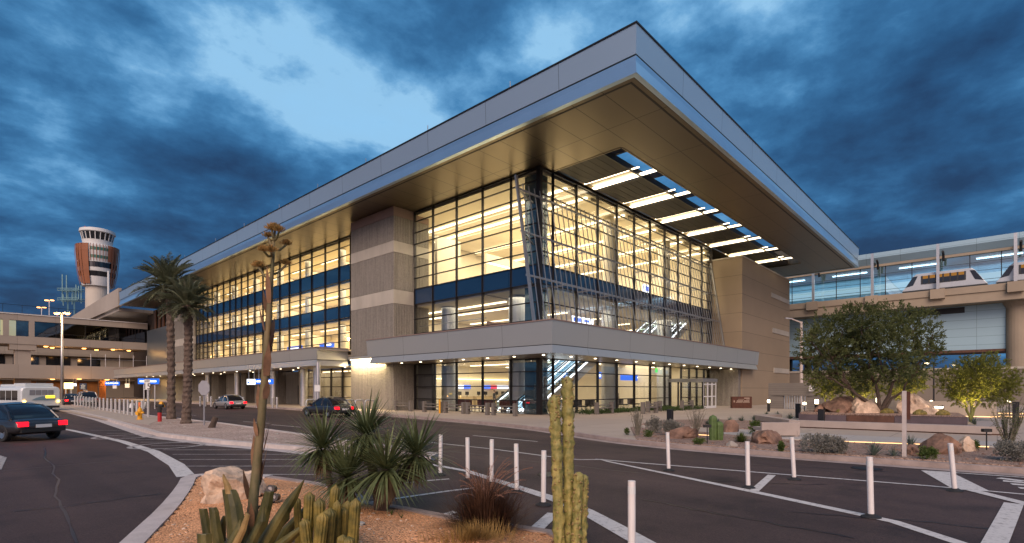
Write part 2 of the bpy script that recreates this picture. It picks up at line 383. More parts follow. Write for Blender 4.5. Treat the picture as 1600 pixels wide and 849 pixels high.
M['cove'] = emit('cove light', (1.0,.78,.42), 4.0)
M['wash'] = emit('wall wash luminaire', (1.0,.78,.42), 9.0)
M['white_lamp'] = emit('cool white luminaire', (.9,.97,1.0), 6.0)
M['sodium'] = emit('sodium lamp lens', (1.0,.40,.09), 16.0)
M['sodium_soft'] = emit('sodium lamp under deck', (1.0,.42,.10), 7.0)
M['warmwhite'] = emit('path lamp lens', (1.0,.78,.48), 10.0)
M['white_paint'] = mat('white paint', (.74,.73,.71), .5, var=.06, scale=5)
M['post_white'] = mat('white flexible post', (.78,.73,.70), .45, var=.07, scale=12, stretch=(1,1,.3))
M['rubber'] = mat('black rubber', (.018,.018,.018), .7, var=.1)
M['black'] = mat('black metal', (.02,.02,.022), .45, .4, var=.05)
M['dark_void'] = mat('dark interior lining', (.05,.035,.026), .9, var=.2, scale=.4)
M['bollard'] = mat('pale steel bollard', (.55,.54,.53), .4, .4, var=.08, scale=8)
M['bench'] = mat('cast bench concrete', (.15,.135,.12), .8, var=.12, scale=5)
M['corten'] = mat('weathering steel', (.10,.045,.028), .75, var=.4, scale=2.5, bump=.15)
M['corten_blue'] = mat('violet patinated steel', (.085,.062,.07), .6, var=.25, scale=1.6)
M['seatwall'] = mat('seat wall concrete', (.36,.30,.265), .8, var=.12, scale=1.2, bump=.15, bscale=30)
M['cmu'] = jointed('grey block wall', (.2,.18,.165), .85, 0, jz=.2, w=.02, dark=.65, var=.12, scale=1.2)
M['panel_white'] = jointed('white metal wall panels', (.32,.47,.55), .45, .1, jy=4.0, jz=1.1, w=.05, dark=.6, var=.04)
M['guideway'] = mat('guideway concrete', (.33,.27,.20), .8, var=.1, scale=.4)
M['rust_sign'] = mat('rust red sign steel', (.075,.022,.009), .6, var=.3, scale=4)
M['yellow'] = mat('yellow paint', (.75,.36,.02), .45, var=.08, scale=8)
M['red'] = mat('red paint', (.45,.02,.02), .4, var=.08)
M['orange'] = mat('orange plastic', (.75,.17,.03), .5, var=.08)
M['blue_sign'] = emit('backlit blue sign', (.03,.15,.75), 1.3)
M['white_sign'] = emit('backlit white sign', (.92,.93,1.0), 2.2)
M['yellow_sign'] = emit('backlit yellow sign', (1.0,.78,.30), 3.4)
M['amber_led'] = emit('amber led display', (1.0,.62,.03), 3.0)
M['amber_lamp'] = emit('amber tail lamp', (1.0,.50,.10), 9.0)
M['red_lamp'] = emit('red tail lamp', (1.0,.004,.01), 5.0)
M['navy_sign'] = mat('navy sign panel', (.012,.02,.06), .4, var=.05)
M['screen_red'] = emit('display red', (.9,.08,.12), 1.2)
M['screen_blue'] = emit('display blue', (.12,.22,.9), 1.3)
M['screen_white'] = emit('display white', (.9,.9,1), 1.6)
M['green_exit'] = emit('green exit sign', (.1,.75,.08), 1.2)
M['sign_face'] = mat('white sign face', (.72,.72,.7), .45, var=.04)
M['sign_back'] = mat('grey sign back', (.3,.3,.32), .5, .5, var=.08)
M['letter_black'] = mat('black lettering', (.01,.01,.01), .5, var=0)
M['letter_white'] = mat('white lettering', (.36,.27,.21), .5, var=0)
M['terra'] = mat('terracotta fins', (.26,.095,.042), .7, var=.14, scale=.12)
M['tower_white'] = mat('tower white panels', (.62,.62,.6), .6, var=.06, scale=.1)
M['tower_conc'] = mat('tower shaft concrete', (.52,.47,.4), .8, var=.08, scale=.1)
M['dark_glass'] = mat('dark window glass', (.012,.014,.018), .06, 0, var=0, coat=.5)
M['green_glass'] = mat('green glass panel', (.06,.17,.12), .12, 0, var=.1, coat=.5)
M['bus_white'] = mat('white bus paint', (.62,.66,.67), .35, .0, var=.04, coat=.3)
M['bus_blue'] = mat('grey blue bus stripe', (.16,.26,.32), .35, var=.05)
M['car_silver'] = mat('silver car paint', (.42,.42,.43), .3, .6, var=.03, coat=.6)
M['car_dark'] = mat('charcoal car paint', (.045,.045,.05), .3, .5, var=.03, coat=.6)
M['car_red'] = mat('maroon car paint', (.16,.012,.012), .3, .3, var=.03, coat=.6)
M['rim'] = mat('alloy rim', (.45,.45,.46), .3, .9, var=.05)
M['train_dark'] = mat('train underframe', (.03,.033,.036), .5, .3, var=.1)
M['train_white'] = mat('train white shell', (.46,.49,.52), .25, .0, var=.03, coat=.6)
M['train_win'] = emit('lit train window', (1.0,.45,.10), .3)
M['bark'] = mat('mesquite bark', (.085,.06,.045), .9, var=.35, scale=6, bump=.6, bscale=24)
M['bark_pv'] = mat('palo verde bark', (.19,.2,.05), .7, var=.2, scale=5)
M['palm_bark'] = mat('date palm trunk', (.12,.085,.065), .95, var=.4, scale=7, bump=.8, bscale=18)
M['mesquite'] = leafmat('mesquite leaves', (.05,.07,.024), (.15,.17,.06), .35)
M['palo'] = leafmat('palo verde foliage', (.10,.125,.025), (.25,.25,.05), .4)
M['frond'] = leafmat('palm fronds', (.12,.14,.08), (.29,.30,.19), .3)
M['yucca'] = leafmat('yucca blades', (.06,.085,.035), (.20,.23,.10), .15, .45, 5)
M['yucca_dry'] = mat('dry yucca thatch', (.2,.14,.08), .9, var=.3, scale=12)
M['agave'] = mat('agave leaf', (.034,.052,.016), .45, var=.5, scale=6, tint=(.10,.085,.026), stretch=(1,1,.5))
M['agave_dry'] = mat('dried agave tip', (.26,.17,.06), .7, var=.3, scale=9)
M['stalk'] = mat('agave flower stalk', (.11,.12,.04), .7, var=.4, scale=6, tint=(.17,.12,.06), stretch=(1,1,.4))
M['bract'] = mat('dry stalk bract', (.24,.13,.07), .8, var=.3, scale=9)
M['flower'] = mat('agave flower heads', (.20,.17,.035), .8, var=.5, scale=16, tint=(.33,.17,.05))
M['station_wall_glow'] = emit('station wall painted glow', (.95,.97,.92), .85)  # emission stands in for the bright look of the station back wall
M['sunset_glow'] = emit('sunset reflection glow', (1.0,.88,.52), .42)  # emission stands in for sunset reflected in the bridge windows
M['torch'] = mat('golden ribbed cactus skin', (.075,.085,.016), .6, var=.4, scale=7, tint=(.21,.15,.03))
M['totem'] = mat('totem cactus skin', (.17,.20,.05), .6, var=.4, scale=11, tint=(.31,.25,.08), bump=.3, bscale=26)
M['wart'] = mat('totem cactus bumps', (.27,.19,.075), .7, var=.3, scale=14)
M['corner_clad'] = mat('teal corner cladding', (.07,.125,.14), .25, .2, var=.06, coat=.3)
M['tar'] = mat('tar crack seal', (.012,.011,.011), .45, var=.2)
M['cactus'] = mat('column cactus skin', (.08,.13,.035), .6, var=.25, scale=6)
M['fountain'] = leafmat('purple fountain grass', (.03,.014,.010), (.13,.06,.03), .15, .7, 3)
M['plume'] = mat('grass plumes', (.28,.14,.09), .9, var=.2, scale=10)
M['drygrass'] = leafmat('dry yellow grass', (.2,.11,.03), (.42,.27,.09), .2, .7, 4)
M['silver'] = leafmat('silver shrub leaves', (.13,.13,.105), (.3,.29,.26), .15, .8, 3)
M['green_shrub'] = leafmat('green shrub leaves', (.04,.075,.015), (.13,.17,.04), .25, .6, 3)
M['agave_blue'] = leafmat('blue agave blades', (.06,.09,.07), (.16,.2,.16), .1, .5, 4)
M['ocotillo'] = mat('ocotillo canes', (.16,.145,.11), .9, var=.3, scale=9)
M['boulder'] = mat('tan boulder', (.36,.25,.17), .9, var=.45, scale=2.2, bump=.9, bscale=11, tint=(.58,.43,.31))
M['boulder_red'] = mat('red brown boulder', (.13,.07,.048), .9, var=.5, scale=1.8, bump=.9, bscale=9, tint=(.24,.14,.095))
M['path_led'] = emit('warm path led line', (1.0,.56,.24), 2.6)
M['cover'] = leafmat('ground cover leaves', (.025,.05,.015), (.07,.11,.03), .2, .6, 4)
M['hedge_dark'] = leafmat('dark shrub leaves', (.02,.04,.015), (.06,.085,.03), .2, .6, 3)
M['seat_red'] = mat('maroon seat vinyl', (.10,.02,.02), .5, var=.1)
M['counter'] = mat('counter laminate', (.4,.3,.17), .5, var=.08)
M['escal'] = mat('escalator cladding', (.5,.5,.5), .3, .7, var=.05)
M['escal_light'] = emit('escalator balustrade light', (.95,.97,1.0), 3.0)
M['wood_orange'] = mat('orange timber and room glow', (.45,.18,.05), .6, var=.2, scale=3, stretch=(1,1,.1))
M['barrier_white'] = mat('white plastic barrier', (.7,.68,.66), .5, var=.06)
# ------------------------------------------------------------------ dusk sky
SUN_DIR = Vector((-.82, -.57, .0)).normalized()
SUN_EL = R(9)
w = bpy.data.worlds.new('World'); sc.world = w; w.use_nodes = True
t = w.node_tree; n = t.nodes; bg = n['Background']
tc = n.new('ShaderNodeTexCoord')
sky = n.new('ShaderNodeTexSky'); sky.sky_type = 'NISHITA'; sky.sun_disc = False
sky.sun_elevation = SUN_EL; sky.sun_rotation = math.atan2(SUN_DIR.x, SUN_DIR.y); sky.altitude = 300; sky.dust_density = 1.5
def mth(op, a, b=None, c=None, clamp=False):
    q = n.new('ShaderNodeMath'); q.operation = op; q.use_clamp = clamp
    for i, s_ in enumerate((a,b,c)):
        if s_ is None: continue
        if isinstance(s_, (int,float)): q.inputs[i].default_value = s_
        else: lnk(t, s_, q.inputs[i])
    return q.outputs[0]
sp = n.new('ShaderNodeSeparateXYZ'); lnk(t, tc.outputs['Generated'], sp.inputs[0])
def skydir(px, py):
    a = (px-800)/FPX; u = (YH-py)/FPX
    return Vector((SY*a+CY, -CY*a+SY, u)).normalized()
def blob(v, k):
    d = n.new('ShaderNodeVectorMath'); d.operation = 'DOT_PRODUCT'; lnk(t, tc.outputs['Generated'], d.inputs[0]); d.inputs[1].default_value = v
    return mth('EXPONENT', mth('MULTIPLY', mth('SUBTRACT', d.outputs['Value'], 1.0), k))
zz = mth('ADD', mth('MAXIMUM', sp.outputs['Z'], 0.0), .22)
cx = n.new('ShaderNodeCombineXYZ'); lnk(t, mth('DIVIDE', sp.outputs['X'], zz), cx.inputs[0]); lnk(t, mth('DIVIDE', sp.outputs['Y'], zz), cx.inputs[1])
lnk(t, mth('MULTIPLY', sp.outputs['Z'], 1.2), cx.inputs[2])
def nzt(scale, detail, rough, dist, off):
    mp = n.new('ShaderNodeMapping'); mp.inputs['Location'].default_value = off; lnk(t, cx.outputs[0], mp.inputs['Vector'])
    q = n.new('ShaderNodeTexNoise'); q.inputs['Scale'].default_value = scale; q.inputs['Detail'].default_value = detail
    q.inputs['Roughness'].default_value = rough; q.inputs['Distortion'].default_value = dist; lnk(t, mp.outputs[0], q.inputs['Vector'])
    return q.outputs['Fac']
n1 = nzt(1.05, 14, .52, .15, (3.1, 1.7, .4))
n2 = nzt(3.6, 12, .6, .1, (8.3, 2.2, 1.0))
n3 = nzt(.55, 6, .5, .3, (1.3, 6.2, 2.0))
dens = mth('ADD', mth('MULTIPLY', n1, .85), mth('ADD', mth('MULTIPLY', n2, .56), mth('MULTIPLY', n3, .35)))
dens = mth('ADD', mth('MULTIPLY', mth('SUBTRACT', dens, .78), 1.15), .492)
# broad cloud banks and gaps of the evening sky
for (px, py, amp, k) in [(30,40,-.15,40), (180,30,-.04,60), (60,200,.02,40), (290,215,.10,40), (120,440,.13,16), (400,330,.04,40), (520,165,-.16,80), (390,45,-.15,60), (640,235,-.18,150), (490,110,-.10,80),
                         (690,60,.10,60), (860,70,-.12,70), (1010,20,-.12,60), (1135,150,-.12,70), (1250,150,.06,30), (1450,340,.11,20), (1560,60,.04,30), (1230,60,-.06,200),(520,260,.05,120), (30,300,-.06,90), (190,180,-.05,150)]:
    dens = mth('ADD', dens, mth('MULTIPLY', blob(skydir(px, py), k), amp))
dens = mth('ADD', dens, mth('MULTIPLY', blob(Vector((-.85,-.40,.42)).normalized(), 5), -.16))
cr = n.new('ShaderNodeValToRGB'); lnk(t, dens, cr.inputs['Fac'])
els = cr.color_ramp.elements
els[0].position = .16; els[0].color = (.19,.42,.68,1)
els[1].position = 1.0; els[1].color = (.008,.028,.078,1)
for pos, c in ((.31,(.25,.49,.735)), (.84,(.011,.040,.108)), (.42,(.25,.48,.71)), (.48,(.125,.32,.56)), (.55,(.055,.195,.395)), (.62,(.030,.125,.28)), (.72,(.017,.075,.185))):
    e = els.new(pos); e.color = (*c,1)
# Nishita daylight carries the clear part of the sky, clouds cover it
vs = n.new('ShaderNodeVectorMath'); vs.operation = 'SCALE'; vs.inputs['Scale'].default_value = .004; lnk(t, sky.outputs[0], vs.inputs[0])
va = n.new('ShaderNodeVectorMath'); va.operation = 'ADD'; lnk(t, cr.outputs[0], va.inputs[0]); lnk(t, vs.outputs[0], va.inputs[1])
# the sunset side of the sky, behind the viewer
glow = blob(Vector((SUN_DIR.x, SUN_DIR.y, .10)).normalized(), 9.0)
vg = n.new('ShaderNodeVectorMath'); vg.operation = 'SCALE'; vg.inputs[0].default_value = (1.0,.60,.50); lnk(t, mth('MULTIPLY', glow, 1.6), vg.inputs['Scale'])
vt = n.new('ShaderNodeVectorMath'); vt.operation = 'ADD'; lnk(t, va.outputs[0], vt.inputs[0]); lnk(t, vg.outputs[0], vt.inputs[1])
lnk(t, vt.outputs[0], bg.inputs['Color']); bg.inputs['Strength'].default_value = 1.0

sun_d = bpy.data.lights.new('sun', 'SUN'); sun = bpy.data.objects.new('sun', sun_d); COL.objects.link(sun)
sun_d.energy = 2.5; sun_d.angle = R(40); sun_d.color = (1.0,.76,.60)
v = Vector((SUN_DIR.x*math.cos(R(36)), SUN_DIR.y*math.cos(R(36)), math.sin(R(36))))
sun.rotation_euler = v.to_track_quat('Z','Y').to_euler(); sun.location = (0,0,60)

sc.view_settings.view_transform = 'Standard'; sc.view_settings.look = 'None'; sc.view_settings.gamma = 1; sc.view_settings.exposure = 0.22
sc.view_settings.use_curve_mapping = False
sc.render.engine = 'CYCLES'
cy = sc.cycles; cy.use_denoising = True; cy.max_bounces = 7; cy.diffuse_bounces = 3; cy.glossy_bounces = 4; cy.transparent_max_bounces = 16
cy.transmission_bounces = 4; cy.caustics_reflective = False; cy.caustics_refractive = False; cy.sample_clamp_indirect = 4.0; cy.use_light_tree = True

def area(name, loc, sx, sy, power, col=(1,.78,.48), rot=(0,0,0)):
    d = bpy.data.lights.new(name, 'AREA'); d.shape = 'RECTANGLE'; d.size = sx; d.size_y = sy; d.energy = power; d.color = col
    o = bpy.data.objects.new(name, d); COL.objects.link(o); o.location = loc; o.rotation_euler = rot; return o
def point(name, loc, power, col=(1,.78,.48), r=.12):
    d = bpy.data.lights.new(name, 'POINT'); d.energy = power; d.color = col; d.shadow_soft_size = r
    o = bpy.data.objects.new(name, d); COL.objects.link(o); o.location = loc; return o
def spot(name, loc, target, power, col, ang=70, r=.06):
    d = bpy.data.lights.new(name, 'SPOT'); d.energy = power; d.color = col; d.spot_size = R(ang); d.spot_blend = .6; d.shadow_soft_size = r
    o = bpy.data.objects.new(name, d); COL.objects.link(o); o.location = loc
    o.rotation_euler = (Vector(loc)-Vector(target)).to_track_quat('Z','Y').to_euler(); return o

# ------------------------------------------------------------------ ground, roads, kerbs, markings
b = MB(); b.poly([(-2500,-2500,-.05),(2500,-2500,-.05),(2500,2500,-.05),(-2500,2500,-.05)]); structure(b.build('ground', M['dirt']))
b = MB(); b.poly([(-70,-60,0),(200,-60,0),(200,-4,0),(30,-2,0),(30,260,0),(-70,260,0)]); structure(b.build('road', M['asphalt']))

curb_line = [(24.4,150),(24.2,110),(23.9,80),(23.3,55),(22.6,35.2),(20.9,22.2),(19.4,15.9),(17.9,12.6),(16.9,10.4),(16.35,8.0),(16.25,4.9),(16.5,1.5),(16.8,-2.0),(17.6,-8),(19,-16),(24,-30),(40,-50)]
def smooth(pts, it=2):
    for _ in range(it):
        q = [pts[0]]
        for i in range(len(pts)-1):
            a, c = Vector(pts[i]), Vector(pts[i+1])
            q += [tuple(a*.75+c*.25), tuple(a*.25+c*.75)]
        q.append(pts[-1]); pts = q
    return pts
CL = smooth(curb_line)
b = MB(); b.strip(CL, .2, .13, -.02); structure(b.build('kerb', M['curb']))
# gutter pan in front of the kerb
def offset(pts, d):
    out = []
    for i, p in enumerate(pts):
        a = Vector(pts[max(i-1,0)]); c = Vector(pts[min(i+1,len(pts)-1)]); dd = (c-a).normalized()
        out.append((p[0]+dd.y*d, p[1]-dd.x*d))
    return out
GL = offset(CL, .38)
b = MB(); b.strip(GL, .42, .006); structure(b.build('gutter', M['curb']))
PV = offset(CL, -.1)
b = MB(); b.prism(PV + [(200,-50),(200,150)], -.02, .12); structure(b.build('pavement', M['pave']))

# gravel bed at the right, from the kerb to the garden path
bed_back = [G(985,668,.13), G(1050,672,.13), G(1100,676,.13), G(1180,684,.13), G(1260,690,.13), G(1350,692,.13), G(1420,692,.13), G(1500,698,.13), G(1600,704,.13), G(1750,712,.13), G(2000,730,.13)]
bed_front = [p for p in PV if -14 < p[1] < 9.6]
bed_front = [(x+.12, y) for x, y in bed_front]
bb = MB(); bb.prism(bed_front + [(bed_back[-1][0], bed_back[-1][1])] + bed_back[::-1], .02, .155); structure(bb.build('gravel_bed', M['gravel_pink']))
# path in front of the seat wall and the wider gravel garden behind it
pp = [G(1120,668,.14), G(1180,673,.14), G(1240,676,.14), G(1560,690,.14), G(2000,716,.14)]
b = MB(); b.prism(bed_back[2:] + [pp[4], pp[3], pp[2], pp[1], pp[0]], .02, .135); structure(b.build('path', M['path']))
garden = [G(1000,663,.15), G(1110,667,.15), G(1190,671,.15), G(1225,668,.15), G(1190,658,.15), G(1110,655,.15), G(1020,657,.15)]
b = MB(); b.prism(garden, .02, .15); structure(b.build('garden_gravel', M['gravel_pink']))

# median with palms
near = [(-40,629),(60,636.5),(110,643),(165,656),(250,681.5),(350,694),(460,703),(561,715),(630,722.5),(668,722)]
back = [(678,716),(640,708),(561,697),(428,677),(340,664),(232,652),(175,642),(112,634),(50,629.5),(-40,626)]
MN = [G(*p) for p in near]; MBk = [G(*p) for p in back]
med = MN + MBk
b = MB(); b.prism(med, -.02, .11); structure(b.build('median', M['gravel_median']))
b = MB(); b.strip(MN + MBk, .24, .135, -.02); structure(b.build('median_kerb', M['curb_white']))
b = MB(); b.strip(offset(MN, .34), .5, .006); structure(b.build('median_gutter', M['curb_white']))
mw = [G(60,637,.11), G(110,644,.11), G(165,655,.11), G(232,664,.11), G(258,654,.11), G(232,651,.11), G(175,642,.11), G(112,634.5,.11), G(60,630.5,.11)]
b = MB(); b.prism(mw, .05, .122); structure(b.build('median_pavement', M['pave']))

# foreground island and its kerb
isl = [G(330,751), G(296,753), G(288,772), G(262,808), G(222,849), G(160,915), G(60,1010), G(300,1500), G(800,1500), G(1000,1180), G(935,930), G(915,878), G(862,846), G(813,838), G(692,819), G(629,806), G(569,797), G(550,779), G(489,765), G(420,755)]
b = MB()
N = len(isl)
b.prism(isl, -.02, .10)
structure(b.build('island', M['gravel_orange']))
# soil mounds up a little towards the planting
bm_ = MB(); 
gx0, gy0 = G(300,757); 
def inside(p, poly):
    x, y = p; c = False
    for i in range(len(poly)):
        x1,y1 = poly[i]; x2,y2 = poly[i-1]
        if (y1 > y) != (y2 > y) and x < (x2-x1)*(y-y1)/(y2-y1)+x1: c = not c
    return c
def edge_d(p, poly):
    best = 1e9; P = Vector(p)
    for i in range(len(poly)):
        a = Vector(poly[i-1]); c = Vector(poly[i]); ab = c-a
        k = max(0, min(1, (P-a).dot(ab)/max(ab.length_squared,1e-9)))
        best = min(best, (a+ab*k-P).length)
    return best
xs = [p[0] for p in isl]; ys = [p[1] for p in isl]; st = .14
nx = int((max(xs)-min(xs))/st)+1; ny = int((max(ys)-min(ys))/st)+1
idx = {}; vv = []; ff = []
def isl_h(x, y):
    if not inside((x,y), isl): return .09
    d = edge_d((x,y), isl)
    return .09 + min(d, 1.0)*.13 + .035*mnoise.noise(Vector((x*1.3, y*1.3, 0)))*min(1, d*3) + .012*mnoise.noise(Vector((x*5, y*5, 3)))*min(1, d*3)
for i in range(nx+1):
    for j in range(ny+1):
        x = min(xs)+i*st; y = min(ys)+j*st
        if inside((x,y), isl) and edge_d((x,y), isl) > .03: idx[i,j] = len(vv); vv.append((x,y,isl_h(x,y)+.008))
for (i,j) in idx:
    q = [(i,j),(i+1,j),(i+1,j+1),(i,j+1)]
    if all(k in idx for k in q): ff.append(tuple(idx[k] for k in q))
mb = MB(); mb.add(vv, ff); structure(mb.build('island_soil', M['gravel_orange'], smooth=True))
left_edge = [G(60,1010), G(160,915), G(222,849), G(262,808), G(288,772), G(296,753), G(330,750.5), G(420,754)]
b = MB(); b.strip(smooth(left_edge,1), .26, .135, -.02); structure(b.build('island_kerb', M['curb_white']))
b = MB(); b.strip([G(420,754), G(489,764), G(550,779), G(569,797), G(629,806), G(692,819), G(813,838), G(862,846), G(915,878), G(935,930), G(1000,1180)], .16, .125, -.02); structure(b.build('island_kerb_back', M['curb']))

# painted lines
b = MB()
def line(pts, w_, z=.008): b.strip([G(*p) for p in pts], w_, z)
line([(-60,657),(40,663),(110,672.5),(190,690),(240,706),(276,727),(291,745)], [.2,.2,.22,.26,.3,.34,.36])
line([(930,718),(1013,725),(1200,740),(1453,760),(1600,773),(1800,790)], .11)
line([(940,719),(950,721.7),(1177,769),(1397,816),(1498,849),(1640,905)], [.06,.1,.2,.2,.2,.2])
line([(1177,769),(1206,743)], .16, .010)
line([(1462,737),(1518,767)], .55, .010)
line([(1519,767),(1600,787.5),(1750,828)], .22, .012)
line([(1584,788),(1555,849),(1530,900)], .24, .014)
line([(1455,737),(1600,747),(1800,762)], .1, .012)
for (x0,x1,y) in [(1560,1600,747.5),(1567,1625,752),(1580,1650,757),(1592,1660,763)]: line([(x0,y),(x1,y+5)], .22, .008)
line([(600,684),(660,690.5),(768,702),(862,714.5),(905,719),(942,718.5)], .1, .009)
line([(660,724),(729,736.5),(768,749),(862,779),(914,799),(960,824),(1010,852),(1100,905)], [.14,.18,.22,.26,.28,.3,.3,.3], .009)
line([(444,771.5),(495,766)], .1); line([(568,787.5),(637,777),(700,768),(742,763)], .1); line([(668,814),(712,800)], .14)
line([(620,757),(653,753),(702,749)], .09); line([(865,803),(828,837)], .2, .011)
for (px0,py0,px1,py1) in [(739,681,840,690.5),(380,659,421,662),(289,648,306,649.5),(246,646,262,647),(424,664,470,668)]: line([(px0,py0),(px1,py1)], .1)
structure(b.build('road_marking', M['paint']))
b = MB()
for (y,x0,x1) in [(742,297,497),(729,289,478),(718.5,280,466),(710.5,270,463),(703.5,255,450),(697,236,420),(691.5,219,388),(687.5,205,355),(683.4,191,324),(677.5,167,270),(672.8,142,235)]:
    b.strip([G(x0,y), G((x0+x1)/2,y), G(x1,y)], .085, .008)
structure(b.build('hatch_marking', M['paint_worn']))
b = MB()
for (px,py,r) in [(262,697,1.05),(195,683.2,1.0),(1353,733,.0)]:
    if r:
        c = G(px,py); b.strip([(c[0]+r*math.cos(a*math.pi/16)*1.0, c[1]+r*math.sin(a*math.pi/16)*1.0) for a in range(33)], .16, .013)
line([(-40,722),(-5,735),(3,716),(-30,706)], .2, .01)
structure(b.build('road_symbol', M['paint_worn']))
b = MB(); rt = random.Random(3)
def tar(p0, p1, w_=.035, n_=26, wob=.12):
    a = Vector(G(*p0)); c = Vector(G(*p1)); nrm = Vector((-(c-a).y,(c-a).x)).normalized(); o = 0; pts = []
    for i in range(n_+1):
        o += rt.uniform(-wob,wob)*.5; pts.append(tuple(a+(c-a)*i/n_+nrm*o*math.sin(math.pi*min(1,i/n_*3)/2)))
    b.strip(pts, [w_*rt.uniform(.5,1.3) for _ in pts], .0055)
for p0,p1 in [((20,800),(250,772)),((-30,740),(200,720)),((1000,780),(1340,838)),((1050,748),(1290,757)),((1230,800),(1560,830)),((700,705),(1000,742)),((300,745),(470,712)),((1120,722),(1420,742)),((560,690),(800,700)),((120,849),(60,700))]: tar(p0,p1)
structure(b.build('tar_seal', M['tar']))
b = MB()
for (px,py,r) in [(1354,732.5,.3),(868,742,.38)]:
    c = G(px,py); b.lathe(c[0],c[1],[(0,.007),(r*.93,.007),(r*.95,.004),(r,.008),(r*1.06,.008)],28)
structure(b.build('manhole_cover', M['black']))
M['side_grey'] = mat('grey lining', (.16,.155,.15), .7, var=.06)
# ------------------------------------------------------------------ terminal building
GX, GY = 28.98, 23.9            # corner of the curtain wall
ZS, ZR = 17.67, 20.2            # soffit, roof edge
RX0, RX1, RY0, RY1 = 23.62, 80.9, 13.24, 121.4
T = empty('terminal_building', 'large airport terminal with deep overhanging metal roof, ribbed concrete piers and lit glass walls', 'building', (GX, GY, 0))
def part(mb, name, m, parent=None, **k): return mb.build(name, m, parent or T, **k)

# roof: upper fascia band, dark groove, lower lip, all mitred round the slab
OP = (30.4, 73.4, 18.15, 23.55)  # skylight slot in the overhang x0 x1 y0 y1
def ring_band(mb, z0, z1, o0, o1, t=.3):
    """four fascia faces; o0/o1 = outward offset at bottom/top"""
    def rect(o, z): return [(RX0-o,RY0-o,z),(RX1+o,RY0-o,z),(RX1+o,RY1+o,z),(RX0-o,RY1+o,z)]
    a = rect(o0,z0); c = rect(o1,z1); ai = rect(o0-t,z0); ci = rect(o1-t,z1)
    vs = a+c+ai+ci
    fs = []
    for k in range(4):
        k2 = (k+1)%4
        fs += [(k,k2,4+k2,4+k),(8+k2,8+k,12+k,12+k2),(4+k,4+k2,12+k2,12+k),(k2,k,8+k,8+k2)]
    mb.add(vs, fs)
roof = MB(); ring_band(roof, 18.66, 20.12, -.06, .0); roof_o = part(roof, 'roof', M['fascia'])
m_ = MB(); ring_band(m_, 20.12, 20.2, .05, .05, .5); part(m_, 'coping', M['mullion'], roof_o)
m_ = MB(); ring_band(m_, 18.56, 18.66, -.22, -.22); part(m_, 'groove', M['groove'], roof_o)
m_ = MB(); ring_band(m_, 18.3, 18.56, -.08, -.05); part(m_, 'upper_lip', M['lip'], roof_o)
m_ = MB(); ring_band(m_, ZS, 18.3, .0, -.08); part(m_, 'lower_lip', M['lip'], roof_o)
# roof deck (with the slot left open)
x0,x1,y0,y1 = RX0+.2, RX1-.2, RY0+.2, RY1-.2
m_ = MB()
for (a,b_,c,d) in [(x0,OP[0],y0,y1),(OP[1],x1,y0,y1),(OP[0],OP[1],y0,OP[2]),(OP[0],OP[1],OP[3]+.35,y1)]: m_.box(a,b_,c,d,19.7,19.95)
part(m_, 'roof_deck', M['conc_old'], roof_o)
# soffit
m_ = MB()
zs = ZS+.03
for (a,b_,c,d) in [(x0,OP[0],y0,GY),(OP[1],x1,y0,GY),(OP[0],OP[1],y0,OP[2]),(x0,GX,GY,y1),(OP[1],x1,GY,40)]: m_.box(a,b_,c,d,zs,zs+.08)
soff = part(m_, 'soffit', M['soffit'])
m_ = MB()
i_ = .62
m_.box(RX0+i_,RX1-i_,RY0+i_,RY0+i_+.12,zs-.012,zs+.02); m_.box(RX0+i_,RX0+i_+.12,RY0+i_+.12,RY1-i_,zs-.012,zs+.02); m_.box(RX1-i_-.12,RX1-i_,RY0+i_+.12,40,zs-.012,zs+.02)
part(m_, 'soffit_groove', M['groove'], soff)
# slot: sides, dark screen panels, lit light boxes, open sky strip
m_ = MB()
m_.box(OP[0]-.1,OP[0],OP[2],OP[3]+.3,ZS,19.9); m_.box(OP[1],OP[1]+.1,OP[2],OP[3]+.3,ZS,19.9)
m_.box(OP[0],OP[1],OP[2]-.1,OP[2],ZS,19.9); m_.box(OP[0],OP[1],OP[3]+.22,OP[3]+.3,ZS+.2,19.9)
part(m_, 'slot_lining', M['soffit'], soff)
lp = 5.8
ylo = OP[2]+1.55
k = 0
xs_ = [34.3+lp*i for i in range(7)]
for i, xl in enumerate(xs_):
    prev = OP[0] if i == 0 else xs_[i-1]+1.65
    m_ = MB()
    nlam = 6
    for q in range(nlam):   # dark perforated lay-in panels with joints
        ya = ylo + (OP[3]-ylo)*q/nlam; yb = ylo+(OP[3]-ylo)*(q+1)/nlam-.03
        m_.box(prev+.05, xl-.18, ya, yb, ZS+.14, ZS+.2)
    part(m_, 'screen_panel', M['groove'], soff)
    m_ = MB(); m_.box(xl-.08, xl+1.5, OP[2]+1.6, OP[3]+.2, ZS+.42, ZS+.5); m_.box(xl-.16, xl-.08, OP[2]+1.6, OP[3]+.2, ZS+.3, ZS+.5); m_.box(xl+1.5, xl+1.6, OP[2]+1.6, OP[3]+.2, ZS+.3, ZS+.5)
    part(m_, 'light_box', M['ceiling'], soff)
    m_ = MB(); m_.box(xl-.02, xl+.1, OP[2]+.9, OP[3]+.2, ZS+.22, ZS+.28); m_.box(xl+1.1, xl+1.48, OP[2]+.03, OP[3]+.2, ZS+.2, ZS+.28)
    part(m_, 'light_strip', M['strip_ext'], soff)
    m_ = MB(); m_.box(prev+1.9, prev+2.1, OP[2], OP[3]+.2, ZS+.7, ZS+1.1); part(m_, 'slot_beam', M['mullion'], soff)
m_ = MB(); m_.box(xs_[-1]+1.65, OP[1]-.05, ylo, OP[3], ZS+.14, ZS+.2); part(m_, 'screen_panel', M['groove'], soff)
m_ = MB(); m_.box(OP[0],OP[1],ylo-.1,ylo,ZS+.1,ZS+.55); part(m_, 'slot_rail', M['mullion'], soff)
